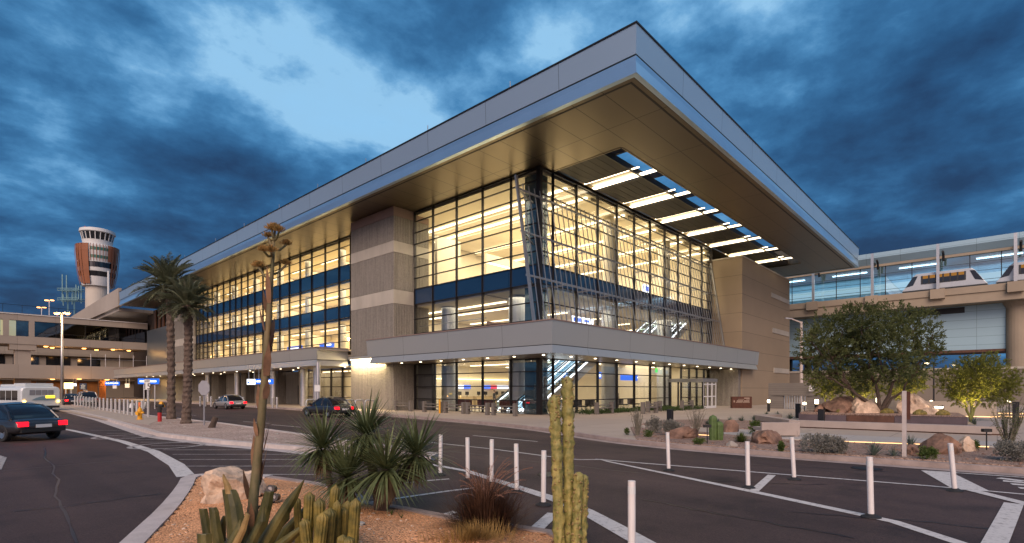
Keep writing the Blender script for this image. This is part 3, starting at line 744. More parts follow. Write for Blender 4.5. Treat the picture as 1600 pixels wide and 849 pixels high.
# small lightning rods along the roof edge
m_ = MB()
for yy in (22,30,38,46,54,63,72,84,97,112): m_.tube([(RX0+.25,yy,20.1),(RX0+.25,yy,20.75)], .03, 5)
part(m_, 'lightning_rod', M['steel'], roof_o)

# curtain walls ------------------------------------------------
def curtain(name, axis, fixed, us, zs_, sp_bands, outward, parent=T, mw=.07, md=.22, mh=.07):
    """mullion grid on the plane axis=fixed; us = vertical positions, zs_ = horizontal levels; spandrel bands get solid panels"""
    f = MB(); g = MB(); s = MB()
    def bx(mb, u0,u1,d0,d1,z0,z1):
        if axis == 'x': mb.box(fixed+d0, fixed+d1, u0,u1,z0,z1)
        else: mb.box(u0,u1,fixed+d0, fixed+d1, z0,z1)
    o = outward
    for u in us: bx(f, u-mw/2, u+mw/2, -md*.75, md*.25, zs_[0], zs_[-1])
    for z in zs_: 
        for a,b_ in zip(us[:-1], us[1:]): bx(f, a+mw/2, b_-mw/2, -.09, .045, z-mh/2, z+mh/2)
    for z0,z1 in zip(zs_[:-1], zs_[1:]):
        solid = any(a-.02 <= z0 and z1 <= b_+.02 for a,b_ in sp_bands)
        for a,b_ in zip(us[:-1], us[1:]):
            if solid: bx(s, a+mw/2, b_-mw/2, -.03, .01, z0+mh/2, z1-mh/2)
            else:
                if axis=='x': g.poly([(fixed,a,z0),(fixed,a,z1),(fixed,b_,z1),(fixed,b_,z0)])
                else: g.poly([(a,fixed,z0),(b_,fixed,z0),(b_,fixed,z1),(a,fixed,z1)])
    fr = part(f, name, M['mullion'], parent)
    part(g, 'glazing', M['glass'], fr)
    if s.v: part(s, 'spandrel', M['spandrel'], fr)
    return fr
zu = [4.14+1.035*i for i in range(0,1)]
ZUP = [4.75,5.75,6.85,8.13,9.45,10.8,11.75,12.72,13.74,14.78,15.8,16.78,17.62]
SPB = [(9.45,10.8)]
UL = [GY, 26.57, 29.57, 32.6, 35.63, 38.15]
curtain('curtain_wall', 'x', GX, UL, ZUP, SPB, -1)
UR = [GX]+[30.45+2.92*i for i in range(0,10)]+[59.25]
curtain('curtain_wall', 'y', GY, UR, ZUP, SPB, -1)
ZLO = [.13,1.1,2.15,3.2,4.1]
curtain('curtain_wall', 'x', GX, UL, ZLO, [], -1)
UR2 = [GX]+[30.45+2.92*i for i in range(0,7)]+[49.2]
curtain('curtain_wall', 'y', GY, UR2, ZLO, [], -1)
curtain('curtain_wall', 'y', GY, [51.6,53.5,55.4,57.3,59.2], ZLO, [], -1)
m_ = MB(); m_.box(GX-.16, GX+.16, GY-.16, GY+.16, .13, ZS); part(m_, 'corner_post', M['mullion'])
m_ = MB(); m_.box(GX-.12, GX+.12, GY-.0, 38.15, 4.1, 4.75); m_.box(GX+.13, 59.25, GY-.12, GY+.12, 4.1, 4.75); part(m_, 'canopy_beam', M['mullion'])
ULW = [48.85,51.15,54.07,57.11,59.9,62.67,65.27,67.65,70.2,72.76,75.1,77.3,79.4,81.5,84.0,86.6,88.7,90.7,92.7,94.5,95.8]
ZW = [6.0,6.9,7.75,8.5,9.35,10.63,11.45,12.3,13.21,14.78,15.8,16.75,17.62]
wing = curtain('curtain_wall', 'x', GX, ULW, ZW, [(9.35,10.63),(13.21,14.78)], -1)
curtain('curtain_wall', 'x', 28.6, [45.3,47.5,49.8,52.1,54.6,57.5], [.13,1.1,2.2,3.2,4.3], [], -1)

# sunscreen of leaning aluminium rods in front of the right-hand glass
S0, S1 = (21.95, 6.15), (23.5, 15.9)
def sy(z): return S0[0]+(S1[0]-S0[0])*(z-S0[1])/(S1[1]-S0[1])
m_ = MB()
x = 26.7
while x < 58.3:
    m_.beam((x,sy(6.15),6.15),(x,sy(15.7),15.7),.03,.08,(1,0,0)); x += .6
scr = part(m_, 'sunscreen', M['screen'])
m_ = MB()
for z, h in ((15.25,.13),(12.3,.1),(9.35,.13)):
    m_.beam((26.0,sy(z)+.09,z),(58.4,sy(z)+.09,z),.1,h)
part(m_, 'rail', M['screen'], scr)
m_ = MB(); m_.beam((26.1,sy(6.1),6.1),(26.1,sy(16.1),16.1),.12,.22,(1,0,0)); part(m_, 'lead_post', M['screen'], scr); m_ = MB(); m_.beam((58.4,sy(6.1),6.1),(58.4,sy(15.9),15.9),.12,.2,(1,0,0)); part(m_, 'lead_post', M['screen'], scr)
m_ = MB()
for z in (15.25,12.3,9.35):
    for x in UR[1:-1]: m_.beam((x,sy(z)+.1,z),(x,GY-.06,z),.06,.1)
    m_.beam((26.1,sy(z)+.1,z),(GX,GY+.6,z),.08,.12)
part(m_, 'strut', M['screen'], scr)

# concrete piers -------------------------------------------------
def pier(x0,x1,y0,y1, levels, name='concrete_pier'):
    """levels: list of (z0, z1, kind)"""
    root = None
    for kind, mm in (('rib', M['conc']), ('band', M['conc_band']), ('cap', M['conc_cap'])):
        m_ = MB(); any_ = False
        for z0,z1,k_ in levels:
            if k_ != kind: continue
            any_ = True; e = 0.0 if kind == 'rib' else (.012 if kind == 'band' else .02)
            m_.box(x0-e,x1,y0-e,y1+e,z0+.012,z1-.012)
        if not any_: continue
        if root is None: root = part(m_, name, mm)
        else: part(m_, {'band':'smooth_band','cap':'cap_band'}[kind], mm, root)
    m_ = MB(); m_.box(x0+.05,x1,y0+.05,y1-.05,levels[0][0]+.05,levels[-1][1]-.05); part(m_, 'core', M['groove'], root)
    return root
PL = [(.05,4.95,'rib'),(4.95,5.0,'rib'),(5.0,9.32,'rib'),(9.32,10.53,'band'),(10.53,13.72,'rib'),(13.72,14.71,'band'),(14.71,16.85,'rib'),(16.85,17.66,'cap')]
pier(26.7, 30.5, 38.2, 45.05, PL)
pier(28.5, 31, 95.9, 106, [(.05,5.4,'rib'),(5.4,9.32,'rib'),(9.32,10.53,'band'),(10.53,13.72,'rib'),(13.72,14.71,'band'),(14.71,17.66,'rib')])
# right-hand concrete volume
m_ = MB(); m_.box(59.3, 77.1, 20.45, 40, .05, 16.35); blk = part(m_, 'concrete_volume', M['conc_tan'])
m_ = MB(); m_.box(59.25, 77.2, 20.4, 40, 16.35, 16.5); part(m_, 'coping', M['conc_band'], blk)
m_ = MB()
for (xa,xb,z0,z1) in [(69.2,76.6,13.2,13.75),(69.6,76.6,8.9,9.5),(70.2,76.6,4.0,4.6)]: m_.box(xa,xb,20.36,20.46,z0,z1)
part(m_, 'slot_window', M['conc_band'], blk)
m_ = MB(); m_.box(58.6,59.28,20.6,23.7,.1,4.1); part(m_, 'entry_recess', M['conc'], blk)

# canopies ---------------------------------------------------------
CX, CYY = 25.12, 19.72
def canopy(x_out, y0, y1, x_in, ztop, zmid, zsof, right=None, slant=.35):
    pass
m_ = MB()
# left arm fascia (faces -X) and right arm fascia (faces -Y), sloping in at the foot like the photograph
def fasc(mb, pts, z0, z1, o0, o1, t=.25, close=(True,True)):
    """pts: outer plan polyline; offsets o0 (bottom) o1 (top) pushed outward to the right of travel"""
    a = offset_m(pts, o0); c = offset_m(pts, o1); ai = offset_m(pts, o0-t); ci = offset_m(pts, o1-t)
    n_ = len(pts); vs = [(p[0],p[1],z) for L_,z in ((a,z0),(c,z1),(ai,z0),(ci,z1)) for p in L_]
    fs = []
    for k in range(n_-1):
        fs += [(k+1,k,n_+k,n_+k+1),(2*n_+k,2*n_+k+1,3*n_+k+1,3*n_+k),(n_+k+1,n_+k,3*n_+k,3*n_+k+1),(k,k+1,2*n_+k+1,2*n_+k)]
    for k in (0,n_-1): fs.append((k,n_+k,3*n_+k,2*n_+k))
    mb.add(vs, fs)
def offset_m(pts, d):
    """mitred offset, positive = to the right of travel"""
    out = []
    for i,p in enumerate(pts):
        P = Vector(p)
        ds = []
        if i>0: ds.append((P-Vector(pts[i-1])).normalized())
        if i<len(pts)-1: ds.append((Vector(pts[i+1])-P).normalized())
        ns = [Vector((e.y,-e.x)) for e in ds]
        if len(ns)==1: q = P+ns[0]*d
        else:
            b_ = (ns[0]+ns[1]).normalized(); q = P+b_*(d/max(.2,b_.dot(ns[0])))
        out.append(tuple(q))
    return out
cpts = [(CX, 39.7), (CX, CYY), (62.2, CYY)]
cpts = [(p[0],p[1]) for p in cpts]
# travel from far left to corner to right: outward is to the right-hand side (towards -X, then -Y)
m_ = MB(); fasc(m_, [(26.68, 39.95)]+[(CX,39.95),(CX,CYY),(62.6,CYY),(62.2,20.4)], 4.66, 6.1, -.10, .0); can = part(m_, 'entrance_canopy', M['canopy'])
m_ = MB(); fasc(m_, [(26.68, 39.4)]+[(CX,39.4),(CX,CYY),(62.0,CYY),(61.8,20.4)], 4.12, 4.62, .02, -.12); part(m_, 'canopy_lip', M['canopy'], can)
m_ = MB(); fasc(m_, [(CX,39.5),(CX,CYY),(62.0,CYY)], 4.62, 4.66, -.2, -.2); part(m_, 'canopy_groove', M['groove'], can)
m_ = MB(); fasc(m_, [(CX,39.95),(CX,CYY),(62.6,CYY)], 6.1, 6.17, .05, .05, .4); part(m_, 'canopy_coping', M['conc_cap'], can)
m_ = MB(); m_.box(CX+.2,GX-.1,CYY+.2,39.3,4.135,4.2); m_.box(GX-.1,61.7,CYY+.2,GY-.1,4.135,4.2); m_.box(GX-.1,GX,GY-.1,38,4.135,4.2); part(m_, 'canopy_soffit', M['soffit_low'], can)
m_ = MB(); m_.box(CX+.2,GX-.13,CYY+.2,39.3,5.9,5.98); m_.box(GX-.13,61.7,CYY+.2,GY-.13,5.9,5.98); part(m_, 'canopy_deck', M['conc_old'], can)
def downlights(spots, parent, z):
    for (x,y) in spots:
        m_ = MB(); m_.lathe(x,y,[(.0,z-.012),(.07,z-.012),(.085,z-.03),(.10,z-.004)],12); part(m_, 'downlight', M['down'], parent)
downlights([(26.6,21.6+2.55*i) for i in range(7)] + [(29.2+2.92*i,21.3) for i in range(11)], can, 4.135)
# second canopy along the wing
m_ = MB(); fasc(m_, [(28.5,132)]+[(23.45,132),(23.45,45.4),(26.6,45.4)], 4.66, 5.72, -.10, .0); can2 = part(m_, 'kerbside_canopy', M['canopy'])
m_ = MB(); fasc(m_, [(23.45,132),(23.45,45.4),(26.6,45.4)], 4.08, 4.62, .02, -.12); part(m_, 'canopy_lip', M['canopy'], can2)
m_ = MB(); fasc(m_, [(23.45,132),(23.45,45.4),(26.6,45.4)], 4.62, 4.66, -.2, -.2); part(m_, 'canopy_groove', M['groove'], can2)
m_ = MB(); fasc(m_, [(23.45,132),(23.45,45.4),(26.6,45.4)], 5.72, 5.79, .05, .05, .4); part(m_, 'canopy_coping', M['conc_cap'], can2)
m_ = MB(); m_.box(23.65,28.5,45.6,132,4.1,4.17); part(m_, 'canopy_soffit', M['soffit_low'], can2)
m_ = MB(); m_.box(23.65,28.86,45.1,132,5.5,5.6); part(m_, 'canopy_deck', M['conc_old'], can2)
downlights([(24.9,48+4.0*i) for i in range(16)] + [(27.2,47+5.5*i) for i in range(9)], can2, 4.1)
# round columns of the wing canopy and of the hall
def rcol(x,y,r,z0,z1,m='col_in'):
    q = MB(); q.lathe(x,y,[(r,z0),(r,z1)],24); part(q, 'round_column', M[m], smooth=False)
for (x,y,r) in [(25.6,49.5,.36),(27.2,55.5,.4),(27.2,63,.4),(27.2,74,.4),(27.2,85,.4)]: rcol(x,y,r,.12,4.1,'steel')
for (x,y) in [(31.3,36.2),(31.3,28.0),(41.4,25.9),(52.0,25.9)]: rcol(x,y,.75,.12,9.3); 
for (x,y) in [(41.4,25.9),(52,25.9)]: rcol(x,y,.6,10.2,17.5,'ceiling')
m_ = MB(); m_.box(29.25,30.35,24.25,25.5,.13,17.4); part(m_, 'corner_column', M['corner_clad'])
m_ = MB(); m_.box(GX+.25,GX+.4,35.75,38.1,.13,4.1); part(m_, 'blank_panel', M['side_grey'])

# inside ---------------------------------------------------------
# floors
m_ = MB(); m_.box(GX+.15,78,GY+.15,60,.05,.125); part(m_, 'floor_slab', M['floor_in'])
m_ = MB(); m_.box(GX+.25,78,29.5,60,5.1,5.5); m_.box(42,78,GY+.25,29.5,5.1,5.5); part(m_, 'floor_slab', M['floor_in'])
m_ = MB(); m_.box(GX+.2,78,GY+.2,60,9.6,10.6); part(m_, 'floor_slab', M['ceiling'])
# hall ceilings
m_ = MB(); m_.box(GX+.15,59.2,GY+.15,44,17.42,17.55); part(m_, 'hall_ceiling', M['ceiling'])
m_ = MB(); m_.box(GX+.2,42,GY+.2,29.4,9.3,9.55); m_.box(GX+.2,59,29.5,44,9.25,9.5); m_.box(42.1,59,GY+.25,29.4,9.25,9.5); part(m_, 'hall_ceiling', M['ceiling'])
m_ = MB(); m_.box(GX+.25,59,29.6,46,4.6,4.75); m_.box(42.1,59,GY+.25,29.6,4.6,4.75); part(m_, 'hall_ceiling', M['ceiling'])
# saw-tooth cream coffers and luminaires running with the left facade
for i, xl in enumerate([31.6]+xs_[:5]):
    q = MB(); q.extr([(xl+1.7,17.4),(xl+3.6,17.4),(xl+1.7,17.15)], 'y', GY+.4, 43.8); part(q, 'ceiling_coffer', M['ceiling'])
    q = MB(); q.box(xl+1.15,xl+1.4,GY+.5,43.6,17.28,17.38); part(q, 'light_strip', M['strip'])
    for j,(za) in enumerate((9.22,4.57)):
        q = MB(); q.box(xl+.5,xl+.72,30.2,43.5,za-.06,za+.02); part(q, 'light_strip', M['strip'])
# back and side walls of the hall
m_ = MB(); m_.box(GX+.3,59.2,44.05,44.3,5.5,17.4); m_.box(30.6,59.2,45.6,45.8,.13,5.1); part(m_, 'hall_wall', M['cream'])
m_ = MB(); m_.box(58.85,59.2,GY+.3,44,.13,17.4); part(m_, 'hall_wall', M['cream'])
m_ = MB(); m_.box(36.5,58.8,36.8,37.1,10.6,15.2); m_.box(33.0,36.0,40.0,40.4,10.6,16.8); part(m_, 'hall_wall', M['cream'])
m_ = MB(); m_.box(33,58.8,33.0,33.25,5.5,7.9); part(m_, 'wood_wall', M['wood'])
m_ = MB(); m_.box(50.2,50.4,26.6,38,.13,4.6); part(m_, 'check_in_wall', M['cream'])
m_ = MB(); m_.box(34,58.5,45.3,45.58,3.05,3.14); part(m_, 'cove_light', M['cove'])
m_ = MB(); m_.box(36.4,58.5,36.66,36.78,14.2,14.35); m_.box(38,58.5,36.66,36.78,11.2,11.3); part(m_, 'cove_light', M['cove'])
m_ = MB()
for zz_ in (6.6,7.5): m_.box(29.3,29.36,29.6,38,zz_,zz_+.05)
part(m_, 'hall_railing', M['screen'])
# wing interior
for (z0,z1) in ((6.0,9.1),(10.4,13.0),(14.5,17.45)):
    q = MB(); q.box(36.2,36.4,48.0,96,z0-.2,z1); q.box(GX+.3,36.2,47.8,48,z0-.2,z1); q.box(GX+.3,36.2,96,96.2,z0-.2,z1); part(q, 'wing_wall', M['cream'])
    q = MB(); q.box(GX+.2,36.2,48,96,z1,z1+.12); q.box(GX+.2,36.2,48,96,z0-.45,z0-.3); part(q, 'wing_slab', M['ceiling'])
    for xl in (32.4,):
        q = MB()
        for k2 in range(6): q.box(xl,xl+.24,49.5+7.8*k2,54.0+7.8*k2,z1-.06,z1-.02)
        part(q, 'light_strip', M['strip'])
    for y in (53.5,61.2,68.9,76.5,84.3,91.6):
        q = MB(); q.lathe(30.6,y,[(.42,z0-.3),(.42,z1)],20); part(q, 'round_column', M['col_in'])
    q = MB()
    for y in (58,66,73,81,88): q.box(33.6,36.1,y,y+.2,z0-.2,z1)
    part(q, 'partition', M['cream'])
# ground floor of the wing under the canopy
m_ = MB()
m_.box(33.5,33.7,45.3,62,.13,4.05); part(m_, 'wing_wall', M['cream'])
m_ = MB(); m_.box(28.7,33.5,45.3,60,3.95,4.08); part(m_, 'wing_slab', M['ceiling'])
m_ = MB()
for k2 in range(4): m_.box(30.5,30.75,46.5+3*k2,48.8+3*k2,3.88,3.94)
part(m_, 'light_strip', M['strip'])
m_ = MB(); m_.box(28.6,33,57.6,59.6,.13,4.1); m_.box(28.6,33,66.5,72,.13,4.1); m_.box(28.6,33,75,82,.13,4.1); m_.box(28.6,33,85,97,.13,4.1); m_.box(30.2,30.4,59.6,100,.13,4.1); part(m_, 'ground_floor_wall', M['conc'])
m_ = MB()
for (ya,yb) in ((61,63),(73,74.4),(83,84.2)): m_.box(30.1,30.18,ya,yb,.13,2.4)
part(m_, 'service_door', M['black'])
m_ = MB(); m_.box(29.4,29.7,97,125,.13,4.1); m_.box(29.0,29.3,106.1,125.5,5.6,13.6); part(m_, 'side_wall', M['fascia'])
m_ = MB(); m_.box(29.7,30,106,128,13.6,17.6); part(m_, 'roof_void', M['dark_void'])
m_ = MB()
for k2 in range(6): m_.box(29.4,29.6,108+2.6*k2,109.0+2.6*k2,13.7,17.4)
part(m_, 'louvre', M['wood'])
# vestibule at the right of the entrance
vx0,vx1,vy0 = 48.5,51.7,20.3
m_ = MB()
m_.box(vx0-.1,vx1+.1,vy0-.1,GY-.2,2.62,2.95)
ves = part(m_, 'vestibule', M['screen'])
m_ = MB()
for (x,y) in [(vx0,vy0),(vx0,vy0+1.2),(vx0,vy0+2.4),(vx0,GY-.3)]: m_.box(x-.06,x+.06,y-.06,y+.06,.13,2.62)
part(m_, 'vestibule_frame', M['mullion'], ves)
m_ = MB()
m_.poly([(vx0,vy0,.13),(vx0,vy0,2.6),(vx0,GY-.2,2.6),(vx0,GY-.2,.13)]); part(m_, 'vestibule_glass', M['glass'], ves); m_ = MB(); m_.poly([(vx1,vy0,.13),(vx1,vy0,2.6),(vx1,GY-.2,2.6),(vx1,GY-.2,.13)])
part(m_, 'vestibule_glass', M['glass'], ves)
for k2 in range(3):
    xa = vx0+.12+k2*1.02
    q = MB(); q.box(xa,xa+.1,vy0-.04,vy0+.04,.13,2.6); q.box(xa+.9,xa+1.0,vy0-.04,vy0+.04,.13,2.6)
    for z in (.13,1.2,2.35): q.box(xa+.1,xa+.9,vy0-.035,vy0+.035,z,z+(.22 if z<1 else .1))
    d_ = part(q, 'door', M['white_paint'], ves)
q = MB(); q.poly([(vx0+.1,vy0,.13),(vx1-.1,vy0,.13),(vx1-.1,vy0,2.6),(vx0+.1,vy0,2.6)]); part(q, 'door_glass', M['glass'], ves)

# lamps of the rooms
for (x,y,z,sx,sy_,p) in [(36,34,17.2,9,17,520),(49,33.5,17.2,15,16,820),(36,36.8,9.15,11,12,240),(50,27.5,9.15,14,5,170),(50,39,9.15,14,9,170),(38,37.5,4.5,12,12,300),(50,27,4.5,14,5,190),(35,26.5,9.1,10,4,120)]:
    area('room_light', (x,y,z), sx, sy_, p*3.9, (1,.87,.66))
for z in (9.0,12.9,17.3): area('room_light', (32.4,72,z), 5, 46, 3000)
area('room_light', (31,52.5,3.85), 3.6, 12, 420)
area('canopy_light', (26.8,29,4.09), 1.6, 17, 55, (1,.76,.45)); area('canopy_light', (45,21.5,4.09), 30, 1.6, 70, (1,.76,.45)); area('canopy_light', (25.6,80,4.05), 2.4, 66, 260, (1,.74,.40))
# wall-wash on the pier under the canopy end
m_ = MB(); m_.box(26.52,26.66,39.3,44.9,4.62,4.7); part(m_, 'wall_wash', M['wash'])
m_ = MB(); m_.box(26.40,26.7,39.2,45.0,4.7,4.95); part(m_, 'wash_housing', M['canopy'])
area('wash_light', (26.38,42.1,4.6), .12, 5.4, 620, (1,.76,.42), (0, R(-28), 0))
# ------------------------------------------------------------------ far left: concourse bridge, old terminal, tower
BY = 126.0
B = empty('concourse_bridge', 'concrete pedestrian concourse bridge with dark window band above the drop-off road', 'bridge', (10, BY, 0))
def bpart(mb, name, m, p=None): return mb.build(name, m, p or B)
XL, XR = -40, 29.2
m_ = MB(); m_.box(XL,XR,BY,BY+9,14.0,15.05); deck = bpart(m_, 'roof_slab', M['conc_old'])
m_ = MB(); m_.box(XL,XR,BY-.12,BY+9,15.05,15.16); bpart(m_, 'coping', M['sign_face'], deck)
m_ = MB(); m_.box(XL,XR,BY,BY+9,9.85,11.25); bpart(m_, 'floor_slab', M['conc_old'])
m_ = MB(); m_.box(XL,XR,BY-1.2,BY+12,3.85,6.25); bpart(m_, 'road_deck', M['conc_old'])
m_ = MB(); m_.box(XL,9.9,BY+.9,BY+1,11.3,13.98); bpart(m_, 'window_backing', M['sunset_glow'])  # added glowing board that gives the panes their sunset reflection
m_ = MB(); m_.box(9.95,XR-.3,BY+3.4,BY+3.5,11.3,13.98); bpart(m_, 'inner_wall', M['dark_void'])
for xa, xb, mm in [(-40,-1.5,'cream'),(-1.3,3.2,'cream'),(3.4,7.6,'cream'),(9.0,10.2,'cream')]:
    pass
xs2 = [XL,-20,-9,-1.4,3.3,8.0]
for a_,b_ in zip(xs2[:-1],xs2[1:]):
    q = MB(); q.box(a_+.06,b_-.06,BY+.35,BY+.4,11.3,13.95); wdw = bpart(q, 'window', M['glass_dark'] if False else M['glass'])
    q = MB(); q.box(a_-.06,a_+.06,BY+.3,BY+.45,11.25,14); q.box(a_+.06,b_-.06,BY+.3,BY+.44,11.95,12.03); bpart(q, 'window_frame', M['mullion'], wdw)
for xa in (8.2, 11.5):
    q = MB(); q.box(xa,xa+.75,BY-.02,BY+.5,11.25,14); bpart(q, 'mullion_pier', M['conc_old'])
q = MB(); q.box(8.95,11.5,BY+.35,BY+.4,11.3,13.95); bpart(q, 'window', M['glass'])
xs3 = [12.25,15.2,19.4,24.0,27.2,XR-.05]
for a_,b_ in zip(xs3[:-1],xs3[1:]):
    q = MB(); q.box(a_+.05,b_-.05,BY+.35,BY+.4,11.3,13.95); wdw = bpart(q, 'window', M['glass_dark'])
    q = MB(); q.box(b_-.05,b_+.03,BY+.3,BY+.45,11.25,14); q.box(a_+.05,b_-.05,BY+.3,BY+.44,11.95,12.03); bpart(q, 'window_frame', M['mullion'], wdw)
for xa,ht in ((9.7,9.85),(-14,9.85)):
    q = MB(); q.box(xa,xa+2.1,BY+.4,BY+2.4,.0,3.85); bpart(q, 'lower_column', M['conc_old']); q = MB(); q.box(xa,xa+2.1,BY+.4,BY+2.4,6.2,ht-1.0); q.box(xa-.7,xa+2.8,BY+.1,BY+2.7,ht-1.0,ht-.02); bpart(q, 'column', M['conc_old'])
q = MB()
for k in range(5): q.tube([(20+2.2*k,BY-1.0,6.2),(20+2.2*k,BY-1.0,8.6)], .05, 6)
q.tube([(18,BY-1.0,7.6),(29,BY-1.0,7.6)], .025, 5); bpart(q, 'railing', M['steel'])
for (x,y,z) in [(1,BY+3,9.8),(4.5,BY+5,9.8),(14,BY+2.2,9.8),(15.2,BY+5,9.8),(19.6,BY+3,9.8),(24,BY+2.4,9.8),(26.8,BY+3.5,9.8),(22,BY+6,9.8)]:
    q = MB(); q.lathe(x,y,[(0,z-.16),(.28,z-.12),(.34,z)],10); bpart(q, 'deck_lamp', M['sodium_soft'])
for (x,y) in [(3,BY+3),(16,BY+3),(25,BY+3)]: point('deck_lamp_light', (x,y,9.2), 110, (1,.5,.16), .3)
for (x,y) in [(6,BY+2),(15,BY+3),(23,BY+2),(18,BY-3)]:
    q = MB(); q.lathe(x,y,[(0,3.72),(.3,3.76),(.36,3.85)],10); bpart(q, 'deck_lamp', M['sodium_soft']); point('deck_lamp_light', (x,y,3.3), 170, (1,.5,.16), .3)
# old terminal block behind the bridge
O = empty('old_terminal', 'low older terminal block with orange lit rooms seen under the concourse bridge', 'building', (10, 150, 0))
q = MB(); q.box(-60,60,150,170,0,14); ob = q.build('wall', M['conc_old'], O)
q = MB(); q.box(-60,60,149.2,150,3.9,4.4); q.box(-60,60,149.2,150,9.2,9.8); q.build('ledge', M['conc_old'], O)
for k in range(9):
    q = MB(); x = -20+5.2*k; q.box(x,x+3.6,149.9,150.02,.4,3.6); q.build('lit_look_panel', M['wood_orange'], O)  # orange panel colour stands in for the light of the rooms
    q = MB(); q.box(x,x+4.0,149.9,150.02,6.6,9.0); q.build('window', M['dark_glass'], O)
# sloping concrete parapet continuing beyond the metal roof
P_ = empty('parking_ramp', 'beige concrete ramp parapet climbing behind the palms past the metal roof', 'ramp', (23, 122, 0))
q = MB(); q.extr([(121.8,17.6),(176,17.6),(176,20.2),(124,21.0),(121.8,21.0)], 'x', 23.6, 24.1); q.build('parapet', M['conc_old'], P_)
q = MB(); q.box(24.1,60,124,176,17.0,17.6); q.build('ramp_deck', M['conc_old'], P_)
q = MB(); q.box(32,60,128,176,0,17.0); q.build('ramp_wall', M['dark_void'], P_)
# garage roof at the far left carrying lamps
q = empty('parking_garage', 'far parking garage roof edge behind the concourse bridge at the left', 'building', (-20, 190, 0)); GA = q
m_ = MB(); m_.box(-90,34,185,230,0,21.5); m_.build('wall', M['conc_old'], GA)
m_ = MB()
for k in range(26): m_.tube([(-60+3.6*k,185.2,21.5),(-60+3.6*k,185.2,23.6)], .05, 5)
m_.tube([(-60,185.2,23.6),(34,185.2,23.6)], .05, 5); m_.build('roof_railing', M['mullion'], GA)
for i,(px, ytop, lab) in enumerate([(65,480,'short twin-head lamp post on the garage roof, left of the two'),(77,469,'taller twin-head lamp post on the garage roof, nearer the antenna mast')]):
    dp = 150; x,y = D(px,dp); zt = ZH(ytop,dp)
    e = empty('roof_lamp', lab, 'lamp post', (x,y,21.5), 0, 'lamp posts on the garage roof')
    m_ = MB(); m_.tube([(x,y,0),(x,y,zt)], .14, 8); m_.beam((x-.9*SY,y+.9*CY,zt),(x+.9*SY,y-.9*CY,zt),.1,.12); m_.build('pole', M['steel'], e)
    for s_ in (-1,1):
        c = (x+s_*.8*SY, y-s_*.8*CY)
        m_ = MB(); m_.lathe(c[0],c[1],[(.0,zt-.25),(.4,zt-.2),(.45,zt-.04),(.0,zt+.02)],10); m_.build('lamp_head', M['sodium_soft'], e)

# control tower ---------------------------------------------------
TD = 320.0
tx, ty = D(152.5, TD)
TW = empty('control_tower', 'tall airport control tower with flared copper coloured fins and glazed cab', 'tower', (tx,ty,0))
k = TD/FPX
def zt_(py): return HC+(YH-py)*k
ang0 = math.atan2(-ty,-tx)     # towards the viewer
kr = k*.82
m_ = MB(); m_.lathe(tx,ty,[(19*kr,0),(18.5*kr,zt_(446))],32); m_.build('shaft', M['tower_conc'], TW)
body = [(23.5*kr,zt_(449)),(25*kr,zt_(444)),(27*kr,zt_(436)),(29*kr,zt_(426)),(30.5*kr,zt_(414)),(32*kr,zt_(400)),(33*kr,zt_(388)),(30*kr,zt_(386)),(26*kr,zt_(385.6))]
m_ = MB(); m_.lathe(tx,ty,body,48); bo = m_.build('body', M['tower_white'], TW)
def rad_at(z, prof):
    for (r0,z0),(r1,z1) in zip(prof[:-1],prof[1:]):
        if z0 <= z <= z1: return r0+(r1-r0)*(z-z0)/(z1-z0)
    return prof[-1][0]
def band(a0,a1,py0,py1,off,name,mm,par):
    z0,z1 = zt_(py0), zt_(py1); zs2=[z0+(z1-z0)*i/6 for i in range(7)]
    q = MB(); q.lathe(tx,ty,[(rad_at(z,body)-.6,z) for z in zs2[:1]]+[(rad_at(z,body)+off,z) for z in zs2]+[(rad_at(z,body)-.6,z) for z in zs2[-1:]],24,ang0+a0,ang0+a1); q.build(name,mm,par)
band(-1.5,1.5,421.5,413.5,.12,'window_band',M['dark_glass'],TW); band(-1.5,1.5,435,427.5,.12,'window_band',M['dark_glass'],TW)
band(-.35,.5,396,391.5,.1,'window_band',M['green_glass'],TW); band(-.35,.5,408,403.5,.1,'window_band',M['green_glass'],TW)
for a0,a1,p0,p1 in [(-1.25,-1.13,444,387),(-1.1,-.98,446,387),(-.93,-.78,448,387),(-.75,-.42,447,387),(.68,.80,447,388),(.86,1.0,448,387),(1.06,1.16,449,387),(1.24,1.36,449,387),(-1.5,-1.35,448,387),(1.45,1.6,448,387)]:
    band(a0,a1,p0,p1,.75,'fin',M['terra'],TW)
band(-.74,-.42,412,387,.5,'fin_panel',M['terra'],TW); band(.5,1.05,412,387,.5,'fin_panel',M['terra'],TW); band(-1.2,-.75,412,387,.45,'fin_panel',M['terra'],TW)
for a in (-.34,-.2,-.05,.1,.25,.38,.5): band(a-.015,a+.015,412,386.5,.45,'mullion_fin',M['terra'],TW)
m_ = MB(); m_.lathe(tx,ty,[(22*kr,zt_(387)),(23.5*kr,zt_(379)),(24*kr,zt_(378)),(21*kr,zt_(377.8))],40); m_.build('cab_base', M['tower_white'], TW)
m_ = MB(); m_.lathe(tx,ty,[(22.5*kr,zt_(378)),(25.5*kr,zt_(367))],40); cb = m_.build('cab_window', M['dark_glass'], TW)
for i in range(20):
    a = i*2*math.pi/20; m_ = MB(); m_.beam((tx+22.7*kr*math.cos(a),ty+22.7*kr*math.sin(a),zt_(378)),(tx+25.8*kr*math.cos(a),ty+25.8*kr*math.sin(a),zt_(367)),.45,.45); m_.build('cab_mullion', M['tower_white'], cb)
m_ = MB(); m_.lathe(tx,ty,[(25*kr,zt_(367)),(28.2*kr,zt_(366)),(27.5*kr,zt_(361.5)),(22*kr,zt_(360)),(0,zt_(359.8))],40); m_.build('cab_roof', M['tower_white'], TW)
